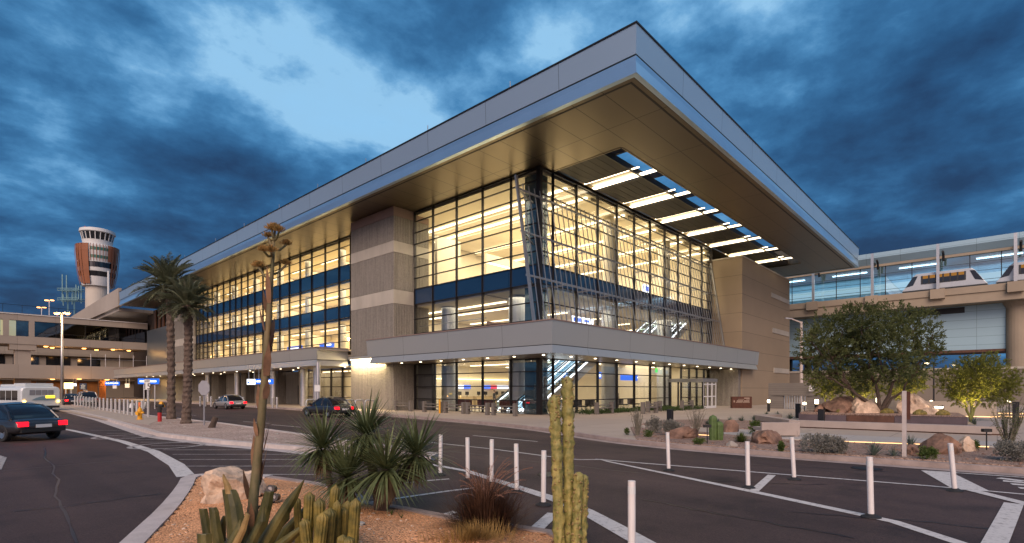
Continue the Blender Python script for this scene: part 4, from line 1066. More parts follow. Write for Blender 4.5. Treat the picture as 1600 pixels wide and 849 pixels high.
m_ = MB(); m_.tube([(tx-6,ty,zt_(360)),(tx-6,ty,zt_(357))],.25,5); m_.build('aviation_light', M['red'], TW)
# slender white mast in front of the tower
x,y = D(169.5, 240); m_ = MB(); m_.tube([(x,y,0),(x,y,ZH(424,240))],[.5,.42],8)
tag(m_.build('white_mast', M['tower_white']), 'slender white mast standing just right of the control tower shaft', 'mast')
# antenna platform
ad = 260; ax_, ay_ = D(111, ad); kz = ad/FPX
A = empty('antenna_mast', 'teal lit lattice antenna mast with whip aerials left of the control tower', 'antenna mast', (ax_,ay_,0))
M['teal'] = mat('grey green galvanised steel', (.16,.30,.33), .5, .3, var=.1)
m_ = MB()
for s in (-1,1): m_.beam((ax_+s*1.6*SY,ay_-s*1.6*CY,ZH(490,ad)-40),(ax_+s*1.6*SY,ay_-s*1.6*CY,ZH(454,ad)),.5,.5)
m_.build('mast', M['teal'], A)
for py in (455, 470):
    m_ = MB()
    z = ZH(py,ad)
    for dz in (0,1.0): 
        for e in (-2,2): m_.beam((ax_-5*SY+e*CY,ay_+5*CY+e*SY,z+dz),(ax_+5*SY+e*CY,ay_-5*CY+e*SY,z+dz),.28,.28)
    for q_ in range(7): 
        f_ = -5+q_*10/6; m_.beam((ax_+f_*SY-2*CY,ay_-f_*CY-2*SY,z),(ax_+f_*SY+2*CY,ay_-f_*CY+2*SY,z),.2,.2); m_.beam((ax_+f_*SY-2*CY,ay_-f_*CY-2*SY,z),(ax_+f_*SY-2*CY,ay_-f_*CY-2*SY,z+1.0),.2,.2)
    m_.build('platform', M['teal'], A)
for (px,p0,p1) in [(97.5,472,429),(104,468,430),(119,470,445),(123,468,447),(127,474,446),(99,478,460),(113,476,458)]:
    f_ = (px-111)*kz; m_ = MB(); m_.tube([(ax_+f_*SY,ay_-f_*CY,ZH(p0,ad)),(ax_+f_*SY,ay_-f_*CY,ZH(p1,ad))],.28,6); m_.build('whip_aerial', M['teal'], A)

# ------------------------------------------------------------------ street lamp on the median
x,y = G(97,634); dp = depth_of(x,y); zt = ZH(490,dp)
e = empty('street_lamp', 'tall street lamp with glowing orange head beside the white bus', 'street lamp', (x,y,0))
m_ = MB(); m_.tube([(x,y,0),(x,y,zt)],[.16,.11],10); m_.build('pole', M['steel'], e, smooth=True)
m_ = MB(); m_.lathe(x,y,[(.42,0),(.42,.7),(.2,.75)],14); m_.build('footing', M['conc_old'], e)
for s in (-1,1):
    c = (x+s*.62*SY, y-s*.62*CY)
    m_ = MB(); m_.beam((x,y,zt),(c[0],c[1],zt+.06),.08,.08); m_.beam((c[0]-.3*SY,c[1]+.3*CY,zt+.06),(c[0]+.4*SY,c[1]-.4*CY,zt+.06),.3,.12); hd = m_.build('lamp_head', M['sign_back'], e)
    m_ = MB(); m_.lathe(c[0],c[1],[(0,zt-.16),(.2,zt-.1),(.26,zt)],12); m_.build('lamp_lens', M['sodium'], hd)
point('street_lamp_light', (x-.4,y-.4,zt-.4), 900, (1,.52,.18), .3)

# ------------------------------------------------------------------ vehicles
def wheel(root, x, y, r, w_, side):
    q = MB(); prof = [(r*.62,-w_/2),(r*.93,-w_/2),(r,-w_*.35),(r,w_*.35),(r*.93,w_/2),(r*.62,w_/2)]
    n_=20; vs=[]; 
    for rr,off in prof:
        for k_ in range(n_): a=2*math.pi*k_/n_; vs.append((x+rr*math.cos(a), y+off, r+rr*math.sin(a)))
    fs=[(i*n_+k_,i*n_+(k_+1)%n_,(i+1)*n_+(k_+1)%n_,(i+1)*n_+k_) for i in range(len(prof)-1) for k_ in range(n_)]
    q.add(vs,fs); wh = q.build('wheel', M['rubber'], root, world=False)
    q = MB(); vs=[]
    for rr,off in ((.0,side*w_*.3),(r*.2,side*w_*.38),(r*.62,side*w_*.46),(r*.66,side*w_*.3)):
        for k_ in range(n_): a=2*math.pi*k_/n_; vs.append((x+rr*math.cos(a), y+off, r+rr*math.sin(a)))
    q.add(vs,[(i*n_+k_,i*n_+(k_+1)%n_,(i+1)*n_+(k_+1)%n_,(i+1)*n_+k_) for i in range(3) for k_ in range(n_)]); q.build('rim', M['rim'], wh, world=False)
def loft(q, secs):
    """secs: list of closed sections (same count) lofted into one skin with end caps"""
    n_ = len(secs[0]); vs=[p for s_ in secs for p in s_]
    fs=[(i*n_+k_,i*n_+(k_+1)%n_,(i+1)*n_+(k_+1)%n_,(i+1)*n_+k_) for i in range(len(secs)-1) for k_ in range(n_)]
    fs += [tuple(range(n_-1,-1,-1)), tuple((len(secs)-1)*n_+k_ for k_ in range(n_))]
    q.add(vs, fs)
def car(name, label, cat, paint_, loc, rz, suv=False, L=4.5, W=1.78, group=None, lit=True):
    root = empty(name, label, cat, loc, rz, group)
    H0 = .95 if suv else .82; HR = 1.68 if suv else 1.40
    # heading +x; lower body sections along x
    def sec(x, hw, zb, zt2):
        return [(x,-hw*.93,zb),(x,-hw,zb+.14),(x,-hw,zt2-.2),(x,-hw*.93,zt2-.04),(x,-hw*.72,zt2),(x,hw*.72,zt2),(x,hw*.93,zt2-.04),(x,hw,zt2-.2),(x,hw,zb+.14),(x,hw*.93,zb)]
    h = W/2; q = MB()
    def rsec(x, hw, zb, zt2, n_=20, ex=.42):
        out = []
        for k_ in range(n_):
            a_ = 2*math.pi*(k_+.5)/n_; c_, s_ = math.cos(a_), math.sin(a_)
            out.append((x, -math.copysign(abs(c_)**ex, c_)*hw*(1-.05*max(0,s_)), (zb+zt2)/2+math.copysign(abs(s_)**ex, s_)*(zt2-zb)/2))
        return out
    xsec = [(-L/2,.80,.44,H0-.16),(-L/2+.05,.88,.34,H0-.06),(-L/2+.22,.95,.27,H0+.0),(-L/2+.7,.99,.22,H0+.03),(-.6,1,.2,H0+.03),(.4,1,.2,H0+.01),(L/2-1.2,.99,.2,H0-.03),(L/2-.6,.96,.22,H0-.10),(L/2-.22,.90,.26,H0-.19),(L/2-.05,.82,.32,H0-.28),(L/2,.74,.38,H0-.34)]
    loft(q, [rsec(x, h*f_, zb, zt2) for x,f_,zb,zt2 in xsec]); q.build('body', paint_, root, world=False, smooth=True)
    rb = -L/2+(.14 if suv else .5); fb = L/2-1.15
    prof = [(rb,.0),(rb+(.10 if suv else .32),.55),(rb+(.28 if suv else .75),.92),(rb+1.15,1.0),(fb-1.35,.99),(fb-.95,.86),(fb-.5,.45),(fb,.0)]
    q = MB(); secs = []
    for x,t_ in prof:
        zt2 = H0-.03+(HR-H0+.03)*t_; wt = h*(.88-.20*t_); secs.append([(x,-h*.9,H0-.06),(x,-h*.885,H0-.03),(x,-(h*.885+wt)/2-.01,(H0+zt2)/2),(x,-wt,zt2-.05*t_),(x,-wt*.8,zt2-.012*t_),(x,0,zt2+.015*t_),(x,wt*.8,zt2-.012*t_),(x,wt,zt2-.05*t_),(x,(h*.885+wt)/2+.01,(H0+zt2)/2),(x,h*.885,H0-.03),(x,h*.9,H0-.06)])
    loft(q, secs); q.build('window_glass', M['dark_glass'], root, world=False, smooth=True)
    q = MB(); top = [s_ for s_,(x,t_) in zip(secs,prof) if t_ > .84]
    loft(q, [[(p[0],p[1]*1.012,p[2]+.012) for p in s_[3:8]]+[(p[0],p[1]*.97,p[2]-.03) for p in s_[3:8][::-1]] for s_ in top])
    for sg in (3,7):
        for lo,hi in ((0,2),(7,5)):
            a_ = Vector(secs[lo][2 if sg==3 else 8]); pts_p = [Vector(secs[j][sg]) for j in (range(lo,hi+1) if lo<hi else range(lo,hi-1,-1))]; pts_p[0] = Vector((secs[lo][0][0], math.copysign(h*.88, pts_p[0].y), H0-.02))
            q.tube(pts_p, .038, 6)
        xm = (rb+fb)/2-.1; yb = math.copysign(h*.885, secs[3][sg][1]); q.beam((xm,yb,H0-.02),(xm-.06,secs[3][sg][1]*1.01,HR-.07),.05,.09)
    q.build('roof', paint_, root, world=False)
    for s_ in (-1,1):
        for x in (-L/2+.85, L/2-.85): wheel(root, x, s_*(h-.11), .32 if not suv else .36, .2, s_)
        q = MB(); q.box(-L/2-.015,-L/2+.16,s_*h*.55,s_*h*.88,H0-.26,H0-.1); q.build('tail_lamp', M['red_lamp'] if lit else M['red'], root, world=False)
        q = MB(); q.box(L/2-.12,L/2+.0,s_*h*.45,s_*h*.75,H0-.42,H0-.3); q.build('headlamp', M['white_lamp'], root, world=False)
        q = MB(); q.box(fb-.45,fb-.25,s_*(h+.01),s_*(h+.16),H0,H0+.13); q.build('door_mirror', paint_, root, world=False)
    q = MB(); q.box(-L/2-.03,-L/2+.1,-h*.8,h*.8,.34,.46); q.build('rear_bumper', M['rubber'], root, world=False)
    q = MB(); q.box(-L/2-.012,-L/2+.02,-.25,.25,.5,.62); q.build('number_plate', M['sign_face'], root, world=False)
    return root
hd = math.atan2(1,0)   # heading +Y
car('sedan', 'dark grey sedan with lit tail lamps at the kerb before the ribbed pier', 'car', M['car_dark'], (18.9, 35.0, 0), R(94), L=4.3, W=1.75, group='cars on the drop-off road')
car('sedan', 'silver sedan with lit tail lamps farther up the kerbside canopy road', 'car', M['car_silver'], (19.8, 56.0, 0), R(92), L=4.3, W=1.75, group='cars on the drop-off road')
c_ = D(14, 20.5); car('sedan', 'charcoal sedan leaving at the left edge with bright red tail lamps', 'car', M['car_dark'], (c_[0], c_[1], 0), R(112), L=4.3, W=1.74, group='cars on the drop-off road')
x,y = G(139,634.5); car('parked_suv', 'pale parked suv with dark rear window near the orange partition', 'car', M['car_silver'], (x,y+2,0), R(90), True, group='cars under the bridge', lit=False)
x,y = G(117,634.5); car('parked_sedan', 'dark car with red lamps lit behind the glowing yellow sign', 'car', M['car_dark'], (x,y+3,0), R(90), group='cars under the bridge')

# bus ---------------------------------------------------------------
x,y = G(64.5,644.5); dpb = depth_of(x,y); kb = dpb/FPX
BW = 49*kb; hb = BW/2
BR = empty('shuttle_bus', 'white shuttle bus seen from behind with amber lamps lit at the left', 'bus', (x,y,0), R(90+13))
LB = 8.5; HB = (644-603.5)*kb
def bsec(x_,hw,zb,zt2): return [(x_,-hw*.96,zb),(x_,-hw,zb+.12),(x_,-hw,zt2-.3),(x_,-hw*.93,zt2-.1),(x_,-hw*.78,zt2),(x_,hw*.78,zt2),(x_,hw*.93,zt2-.1),(x_,hw,zt2-.3),(x_,hw,zb+.12),(x_,hw*.96,zb)]
q = MB(); loft(q, [bsec(0,hb*.95,.42,HB-.1),bsec(.12,hb,.36,HB-.02),bsec(.5,hb,.34,HB),bsec(LB-.3,hb,.34,HB),bsec(LB,hb*.94,.4,HB-.1)]); q.build('body', M['bus_white'], BR, world=False, bevel=.03)
q = MB(); q.box(.35,2.6,-hb*.72,hb*.72,HB,HB+.26); q.box(2.9,6,-hb*.6,hb*.6,HB,HB+.18); q.build('roof_unit', M['bus_white'], BR, world=False, bevel=.03)
q = MB()
for s in range(4): q.box(-.02,.02,-hb*.62+s*hb*.31,-hb*.62+s*hb*.31+hb*.27,HB-.72,HB-.3)
q.build('rear_window', M['sign_back'], BR, world=False)
q = MB(); q.add([(-.03,hb*.5,HB-1.15),(-.03,-hb*.7,HB-1.15),(-.03,-hb*.7,HB-.85),(-.03,-hb*.05,HB-.82),(-.03,hb*.25,HB-.95)],[(0,1,2,3,4)]); q.build('rear_stripe', M['bus_blue'], BR, world=False)
q = MB(); q.box(-.06,0,-hb*.68,-hb*.22,HB-.98,HB-.78); q.build('route_display', M['amber_led'], BR, world=False)
for s_ in (-1,1):
    q = MB(); q.lathe(0,0,[(0,-.04),(.09,-.02),(.11,.04)],12); vs=[(-p[2]-.03, s_*hb*.86+p[0], .92+p[1]) for p in q.v]; q.v=vs; q.build('tail_lamp', M['amber_lamp'], BR, world=False)
    q = MB()
    for k_ in range(6): q.box(.7+k_*1.25,1.8+k_*1.25,s_*(hb-.01),s_*(hb+.015),HB-1.15,HB-.35)
    q.build('side_window', M['dark_glass'], BR, world=False)
    for xx in (1.9, LB-1.9): wheel(BR, xx, s_*(hb-.16), .42, .26, s_)
q = MB(); q.box(-.08,.1,-hb*.93,hb*.93,.36,.55); q.build('rear_bumper', M['rubber'], BR, world=False)
# ------------------------------------------------------------------ right background: people-mover station
SX = 92.0
k92 = SX/90
S = empty('train_station', 'elevated glass train station with pale roof edge and tan guideway at the right', 'station', (SX,10,0))
def spart(mb, name, m, p=None): return mb.build(name, m, p or S)
Y0, Y1 = -40, 40
m_ = MB(); m_.extr([(SX-.2,19.9),(SX+8,19.9),(SX+8,21.6),(SX-.9,21.45),(SX-.9,20.75)], 'y', Y0, Y1) 
rf = spart(m_, 'roof', M['panel_white'])
m_ = MB(); m_.box(SX-.3,SX+9,Y0,Y1,19.55,19.88); spart(m_, 'roof_soffit', M['guideway'], rf)
m_ = MB(); m_.box(SX-3.2,SX+8,Y0,Y1,12.9,14.55); gd = spart(m_, 'guideway', M['guideway'])
m_ = MB(); m_.box(SX-3.35,SX-3.05,Y0,Y1,14.1,14.95); spart(m_, 'guideway_parapet', M['guideway'], gd)
m_ = MB(); m_.box(SX-1.6,SX-.4,Y0,Y1,14.58,14.72); spart(m_, 'running_rail', M['train_dark'], gd)
# glazed front: mullions every 3.05 m
g = MB(); f = MB()
y = Y0
while y < Y1-.1:
    f.box(SX+.0,SX+.09,y-.05,y+.05,14.6,19.55)
    for z in (16.2,17.4,18.5): f.box(SX+.02,SX+.07,y+.05,y+3.0,z-.025,z+.025)
    g.poly([(SX+.04,y+.05,14.6),(SX+.04,y+3.0,14.6),(SX+.04,y+3.0,19.55),(SX+.04,y+.05,19.55)]); y += 3.05
fw = spart(f, 'window_frame', M['mullion']); spart(g, 'window_glass', M['glass_station'], fw)
m_ = MB(); m_.box(SX+6.8,SX+7,Y0,Y1,14.6,19.5); spart(m_, 'platform_wall', M['panel_white'])
m_ = MB(); m_.box(SX+.3,SX+6.8,Y0,Y1,14.56,14.8); spart(m_, 'platform_floor', M['floor_in'])
for k in range(9):
    m_ = MB(); m_.box(SX+6.6,SX+6.78,-36+8.4*k,-27.9+8.4*k,16.9,18.1); spart(m_, 'wall_glow_band', M['station_wall_glow'])  # brightness put on the wall as glow, not a luminaire
    m_ = MB(); m_.box(SX+2.2,SX+2.5,-36+8.4*k,-31.5+8.4*k,19.35,19.45); spart(m_, 'light_strip', M['white_lamp'])
area('station_light', (SX+4,5,19.3), 5, 60, 2000, (.85,.95,1))
for yv in (20.4,13.0,5.8,-1.6,-9,-17):
    m_ = MB(); m_.box(SX-3.0,SX-2.72,yv-.16,yv+.16,14.95,21.0); cl = spart(m_, 'roof_column', M['steel'])
    m_ = MB(); m_.box(SX-3.75,SX-2.2,yv-.75,yv+.75,13.75,15.0); spart(m_, 'bracket', M['guideway'], cl)
    m_ = MB(); m_.beam((SX-2.85,yv,19.6),(SX,yv,20.0),.12,.3); m_.tube([(SX-2.7,yv-.5,20.0),(SX-1.9,yv-.5,19.8),(SX-1.6,yv-.5,18.9)],.14,6); spart(m_, 'drain_arm', M['black'], cl)
# white panel wall, its louvre, underside and the gap of sky below
m_ = MB(); m_.box(SX-.4,SX,-.9,60,7.1,12.9); m_.box(SX-.4,SX,-40,-2.9,6.9,12.9); pw = spart(m_, 'panel_wall', M['panel_white'])
m_ = MB(); m_.box(SX-.5,SX-.42,3.2,9.2,12.0,12.75); spart(m_, 'louvre', M['black'], pw)
m_ = MB(); m_.box(SX-.5,SX+5,-.9,60,6.75,7.08); spart(m_, 'wall_soffit', M['corten'], pw)
for yv in (-1.9,-24,34):
    m_ = MB(); m_.lathe(SX-.4,yv,[(1.15,0),(1.15,12.2),(1.5,12.9)],24); spart(m_, 'support_column', M['guideway'])
for yv in (22.2,24.6): 
    m_ = MB(); m_.box(SX+2,SX+2.6,yv,yv+.6,4.0,7.0); spart(m_, 'support_column', M['mullion'])
# train
TR = empty('people_mover_train', 'white people mover train car with orange lit windows on the guideway', 'train', (SX-1.2,5,14.72), 0, 'train cars on the guideway')
def traincar(root, y0, y1, xc, z0):
    q = MB(); w_ = 1.15; H = 2.75
    pf = [(y1,z0+.55),(y1-.35,z0+1.0),(y1-1.25,z0+2.45),(y1-1.6,z0+H),(y0+1.6,z0+H),(y0+1.25,z0+2.45),(y0+.35,z0+1.0),(y0,z0+.55)]
    q.extr(pf, 'x', xc-w_, xc+w_); q.build('body', M['train_white'], root, bevel=.05)
    q = MB(); q.box(xc-w_-.01,xc+w_+.01,y0+.1,y1-.1,z0,z0+.56); q.build('underframe', M['train_dark'], root)
    q = MB(); q.box(xc-w_-.03,xc-w_,y0+2.2,y1-2.2,z0+2.0,z0+2.4); wn_ = q.build('window', M['train_win'], root)
    q = MB(); q.box(xc-w_-.028,xc-w_,y0+2.2,y1-2.2,z0+1.35,z0+2.0); q.build('window', M['dark_glass'], root)
    q = MB()
    n_ = 6
    for i in range(n_+1):
        yy = y0+2.2+(y1-y0-4.4)*i/n_; q.box(xc-w_-.05,xc-w_-.031,yy-.09,yy+.09,z0+1.3,z0+2.42)
    q.box(xc-w_-.045,xc-w_-.031,y0+2.29,y1-2.29,z0+1.28,z0+1.38); q.build('window_pillar', M['train_dark'], wn_)
    for (ya,s) in ((y1,-1),(y0,1)):
        q = MB(); q.add([(xc-w_-.02,ya+s*.42,z0+1.05),(xc-w_-.02,ya+s*1.25,z0+1.25),(xc-w_-.02,ya+s*1.75,z0+2.45),(xc-w_-.02,ya+s*1.25,z0+2.42)],[(0,1,2,3)]); q.build('end_window', M['dark_glass'], root)
traincar(TR, .9, 9.7, SX-1.2, 14.72)
TR2 = empty('people_mover_train', 'second train car at the right frame edge, coupled behind the full white one', 'train', (SX-1.2,-5,14.72), 0, 'train cars on the guideway')
traincar(TR2, -8.4, .2, SX-1.2, 14.72)
# retaining wall and abutments under the station
W_ = empty('retaining_wall', 'long beige retaining wall below the white station panels', 'wall', (84,10,0))
m_ = MB(); m_.box(84,84.5,-60,30,0,4.3); m_.build('wall_face', M['conc_old'], W_)
m_ = MB(); m_.box(83.9,84.6,-60,30,4.3,4.55); m_.build('coping', M['conc_band'], W_)
# tall pale lamp pole at the end of the tan wall
x,y = D(1252,62); e = empty('lamp_pole', 'tall pale lamp pole with bent arm by the tan wall end', 'lamp post', (x,y,0))
zt = ZH(503,62); m_ = MB(); m_.tube([(x,y,0),(x,y,zt)],[.2,.14],10); m_.tube([(x,y,zt-.1),(x-1.2*SY,y+1.2*CY,zt+.35)],.09,8); m_.build('pole', M['curb_white'], e)
m_ = MB(); c=(x-1.5*SY,y+1.5*CY); m_.beam((x-1.1*SY,y+1.1*CY,zt+.33),(x-1.9*SY,y+1.9*CY,zt+.42),.3,.12); m_.build('lamp_head', M['steel'], e)

# ------------------------------------------------------------------ garden walls, planters, paths
# grey block wall at the end of the terminal
p0 = D(1202,50); p1 = D(1290,46)
WB = empty('block_wall', 'low grey block wall with round emblem left of the mesquite tree', 'wall', (p0[0],p0[1],0))

def wall_line(mb, pts, t_, z0, z1): mb.strip(pts, t_, z1, z0)
m_ = MB(); wall_line(m_, [p0,p1], .35, 1.35, 2.5); m_.build('wall_face', M['cmu'], WB)
m_ = MB(); wall_line(m_, [D(1202,50.0),D(1225,49)], .34, .1, 1.35); wall_line(m_, [D(1262,47.3),D(1290,46)], .34, .1, 1.35); m_.build('wall_base', M['cmu'], WB)
m_ = MB()
for px in range(1226,1262,4): 
    c = D(px, 49-(px-1225)*.045); m_.beam((c[0],c[1],.12),(c[0],c[1],1.35),.1,.1)
m_.build('screen_bars', M['steel'], WB)
c = D(1268,46.6); ca, sa = CY, SY
m_ = MB(); 
def facing(cx_,cy_,z_,du,dz): return (cx_+SY*du, cy_-CY*du, z_+dz)
m_.add([facing(c[0],c[1],2.0,u*.24,v*.24) for u,v in ((-1,-1),(1,-1),(1,1),(-1,1))],[(0,1,2,3)]); pl_ = m_.build('emblem_plate', M['sign_face'], WB)
m_ = MB(); 
for i in range(16):
    a0=2*math.pi*i/16; a1=2*math.pi*(i+1)/16; c2=(c[0]-.03*CY,c[1]-.03*SY)
    m_.add([facing(c2[0],c2[1],2.0,r_*math.cos(a_),r_*math.sin(a_)) for r_,a_ in ((.11,a0),(.18,a0),(.18,a1),(.11,a1))],[(0,1,2,3)])
m_.build('emblem_ring', M['cmu'], pl_)
# long grey wall behind the planter
WG = empty('garden_wall', 'long plain grey concrete wall behind the boulders and planter', 'wall', (*D(1420,36),0))
m_ = MB(); wall_line(m_, [D(1300,40),D(1400,37),D(1556,34.5)], .3, .0, 1.12); m_.build('wall_face', M['conc_old'], WG)
m_ = MB(); wall_line(m_, [D(1445,36.0-.35),D(1575,34.2-.35)], .06, .12, .17); m_.build('light_line', M['path_led'], WG)
# dark gate posts and steps right of that wall
ST = empty('garden_steps', 'lit low steps at the right edge behind the ocotillo', 'steps', (*D(1585,33),0))
m_ = MB()
for i in range(3): wall_line(m_, [D(1560,32.5+i*.6),D(1680,31+i*.6)], .5, .0+.16*i, .16+.16*i)
m_.build('tread', M['seatwall'], ST)
m_ = MB()
for i in range(3): wall_line(m_, [D(1560,32.2+i*.6),D(1680,30.7+i*.6)], .04, .06+.16*i, .11+.16*i)
m_.build('step_light', M['path_led'], ST)
# raised weathering-steel planter
pa, pb = D(1248,28.2), D(1512,23.9); pc, pd = D(1500,27.6), D(1262,31.5)
PLN = empty('steel_planter', 'long violet brown steel planter box holding boulders and the mesquite', 'planter', (pa[0],pa[1],0))
def lerp(a,b_,t_): return (a[0]+(b_[0]-a[0])*t_, a[1]+(b_[1]-a[1])*t_)
m_ = MB(); m_.prism([lerp(pa,pb,0),lerp(pa,pb,.315),lerp(pd,pc,.315),pd], .0, .66); m_.prism([lerp(pa,pb,.607),pb,pc,lerp(pd,pc,.607)], .0, .66); m_.build('side_panel', M['corten_blue'], PLN)
m_ = MB(); m_.prism([lerp(pa,pb,.317),lerp(pa,pb,.605),lerp(pd,pc,.605),lerp(pd,pc,.317)], .0, .64); m_.build('rust_panel', M['corten'], PLN)
m_ = MB(); m_.prism([lerp(pa,pb,.01),lerp(pa,pb,.99),lerp(pd,pc,.99),lerp(pd,pc,.01)], .6, .70); m_.build('soil', M['gravel_pink'], PLN)
# seat wall with a rust recess along its foot
SW = empty('seat_wall', 'long low concrete seat wall with rust red base in front of the planter', 'wall', (*G(1400,680),0))
sw = [D(1186,30.2), D(1238,25.2), D(1549,20.8)]
m_ = MB(); m_.strip([sw[0],sw[1],sw[2]], .5, .46, .17); m_.strip([sw[2], D(1546,24.5)], .9, .455, .17); m_.strip([D(1186,30.2),D(1215,31.5)], .5,.455,.17); m_.build('seat', M['seatwall'], SW, bevel=.015)
m_ = MB(); m_.strip([sw[0],sw[1],sw[2]], .36, .17, .0); m_.strip([sw[2], D(1546,24.5)], .7, .165, .0); m_.build('rust_base', M['corten'], SW)
# glowing edge of the garden path
m_ = MB(); a,b_ = G(1300,689.5,.16), G(1545,698.5,.16)
m_.strip([a,b_], .03, .175, .15); tag(m_.build('path_light_strip', M['path_led']), 'warm glowing light strip along the edge of the garden path', 'light strip')
area('path_light', ((a[0]+b_[0])/2+.25,(a[1]+b_[1])/2+.25,.5), .3, 7, 9, (1,.62,.30), (0,0,math.atan2(b_[1]-a[1],b_[0]-a[0])-R(90)))
m_ = MB(); a,b_ = G(1068,678,.16), G(1112,681,.16); m_.strip([a,b_], .03, .175, .15); tag(m_.build('path_light_strip', M['path_led']), 'short glowing light strip behind the bare shrubs left of the column cactus', 'light strip')
# pale back-of-bench panel by the boulder
x,y = G(1219,688); e = empty('concrete_bench', 'pale pink concrete bench back beside the dark boulder', 'bench', (x,y,.13))
m_ = MB(); a = facing(x,y,0,-.72,0); b_ = facing(x,y,0,.72,0); m_.beam((a[0],a[1],.42),(b_[0],b_[1],.42),.12,.5); m_.build('backrest', M['seatwall'], e, bevel=.02)
m_ = MB(); m_.beam((a[0]+.35*CY,a[1]+.35*SY,.42),(b_[0]+.35*CY,b_[1]+.35*SY,.42),.6,.12); m_.build('seat', M['seatwall'], e)
for s in (-.6,.6):
    m_ = MB(); c = facing(x,y,0,s,0); m_.box(c[0]-.06,c[0]+.3,c[1]-.06,c[1]+.3,.12,.36); m_.build('leg', M['seatwall'], e)
# rust-brown sign block at the building corner
x,y = D(1158,51.0); e = empty('rust_sign', 'rust brown steel sign block with pale lettering by the tan wall', 'sign', (x,y,.12))
m_ = MB(); a = facing(x,y,0,-.95,0); b_ = facing(x,y,0,.95,0); m_.beam((a[0],a[1],.68),(b_[0],b_[1],.68),.4,1.1); m_.build('panel', M['rust_sign'], e, bevel=.01)
m_ = MB()
def mark(mb, cx_, cy_, z_, u0,u1,z0,z1, dist=.22):
    ox,oy = cx_-CY*dist, cy_-SY*dist
    mb.add([facing(ox,oy,z_,u,v) for u,v in ((u0,z0),(u1,z0),(u1,z1),(u0,z1))],[(0,1,2,3)])
for (u0,u1,z0,z1) in [(.2,.72,1.03,1.13),(-.4,.2,.95,.985),(.4,.72,.93,.97),(-.82,-.7,.68,.86),(-.5,.1,.76,.86),(.16,.7,.76,.86),(-.6,.0,.66,.72),(.05,.72,.66,.72)]: mark(m_, x,y,0,u0,u1,z0,z1)
m_.build('lettering', M['letter_white'], e)

# bollards, path lights, posts in the garden
def bollard_light(px, depth, h, lab):
    x,y = D(px,depth); e = empty('bollard_light', lab, 'bollard light', (x,y,.1), 0, 'bollard lights of the garden')
    m_ = MB(); m_.lathe(x,y,[(.11,.1),(.11,h-.28)],12); m_.build('post', M['black'], e)
    m_ = MB(); m_.lathe(x,y,[(.10,h-.28),(.10,h-.04)],12); m_.build('lens', M['warmwhite'], e)
    m_ = MB(); m_.lathe(x,y,[(.125,h-.04),(.125,h)],12); m_.build('cap', M['black'], e)
    point('bollard_glow', (x-.3,y-.3,h-.2), 5, (1,.74,.42), .1)
bollard_light(1201,43,1.12,'glowing bollard light in front of the grey block wall')
bollard_light(1276,31,1.35,'glowing bollard light at the left end of the steel planter')
bollard_light(1372,31,1.45,'glowing bollard light by the mesquite trunk')
for (px,dp,h,lab) in [(1247,33,1.0,'black square post at the left of the block wall screen'),(1283.5,25.0,.95,'dark post standing at the seat wall joint'),(1047,27.5,.85,'short dark post behind the silver shrubs'),(1587,27,1.25,'black post beside the lit garden steps')]:
    x,y = D(px,dp); m_ = MB(); m_.box(x-.13,x+.13,y-.13,y+.13,.08,h); m_.box(x-.14,x+.14,y-.14,y+.14,h,h+.03); tag(m_.build('dark_post', M['black'], bevel=.01), lab, 'post')
def area_lamp(px, depth, ztop, lab):
    x,y = D(px,depth); e = empty('garden_lamp', lab, 'lamp post', (x,y,0), 0, 'lamp posts of the garden')
    m_ = MB(); m_.tube([(x,y,0),(x,y,ztop)],.06,8); m_.beam((x,y,ztop),(x-.5*SY,y+.5*CY,ztop+.02),.08,.06); m_.build('pole', M['black'], e)
    m_ = MB(); c = (x-.55*SY,y+.55*CY); m_.lathe(c[0],c[1],[(0,ztop-.05),(.16,ztop-.03),(.16,ztop+.05)],10); m_.build('lamp_head', M['warmwhite'], e)
area_lamp(1459,44,ZH(568,44),'dark lamp pole between the mesquite and the palo verde')
area_lamp(1500,52,ZH(571,52),'small lamp glowing above the right palo verde')
# low mushroom lamp at the planter
x,y = D(1474,26); e = empty('mushroom_lamp', 'flat topped garden lamp glowing above the right planter end', 'lamp', (x,y,.66))
zl = ZH(637,26); m_ = MB(); m_.tube([(x,y,.66),(x,y,zl+.08)],.025,6); m_.beam((x,y,zl+.08),(x-.25*SY,y+.25*CY,zl+.08),.06,.05); m_.build('stem', M['black'], e)
c=(x-.22*SY,y+.22*CY); m_ = MB(); m_.lathe(c[0],c[1],[(0,zl-.04),(.17,zl-.02),(.18,zl+.05)],14); m_.build('lens', M['warmwhite'], e)
point('mushroom_glow', (c[0],c[1],zl-.15), 4, (1,.72,.40))
for (px,py,dp,lab) in [(1257,640,38,'tiny path lamp left of the three behind the boulders'),(1455,628,38,'tiny globe lamp on the grey wall'),(1577,627,33,'tiny globe lamp at the right above the steps')]:
    x,y = D(px,dp); z = ZH(py,dp) if py<630 else .9; e = empty('path_lamp', lab, 'lamp', (x,y,0))
    m_ = MB(); m_.tube([(x,y,.0),(x,y,z)],.03,6); m_.build('stem', M['black'], e)
    m_ = MB(); m_.lathe(x,y,[(0,z-.1),(.11,z-.05),(.12,z+.04),(0,z+.11)],10); m_.build('globe', M['warmwhite'], e)
for (px,py,lab) in [(1105,694,'small black path light stake left of the column cactus'),(1541.5,704,'small black path light stake by the right ocotillo')]:
    x,y = G(px,py,.14); e = empty('path_stake', lab, 'path light', (x,y,.14), 0, 'path light stakes')
    m_ = MB(); m_.tube([(x,y,.1),(x,y,.72)],.016,6); m_.build('stake', M['black'], e)
    m_ = MB(); a = facing(x,y,.72,-.12,0); b_=facing(x,y,.72,.12,0); m_.beam(a,b_,.1,.09); m_.build('lamp_head', M['rubber'], e)
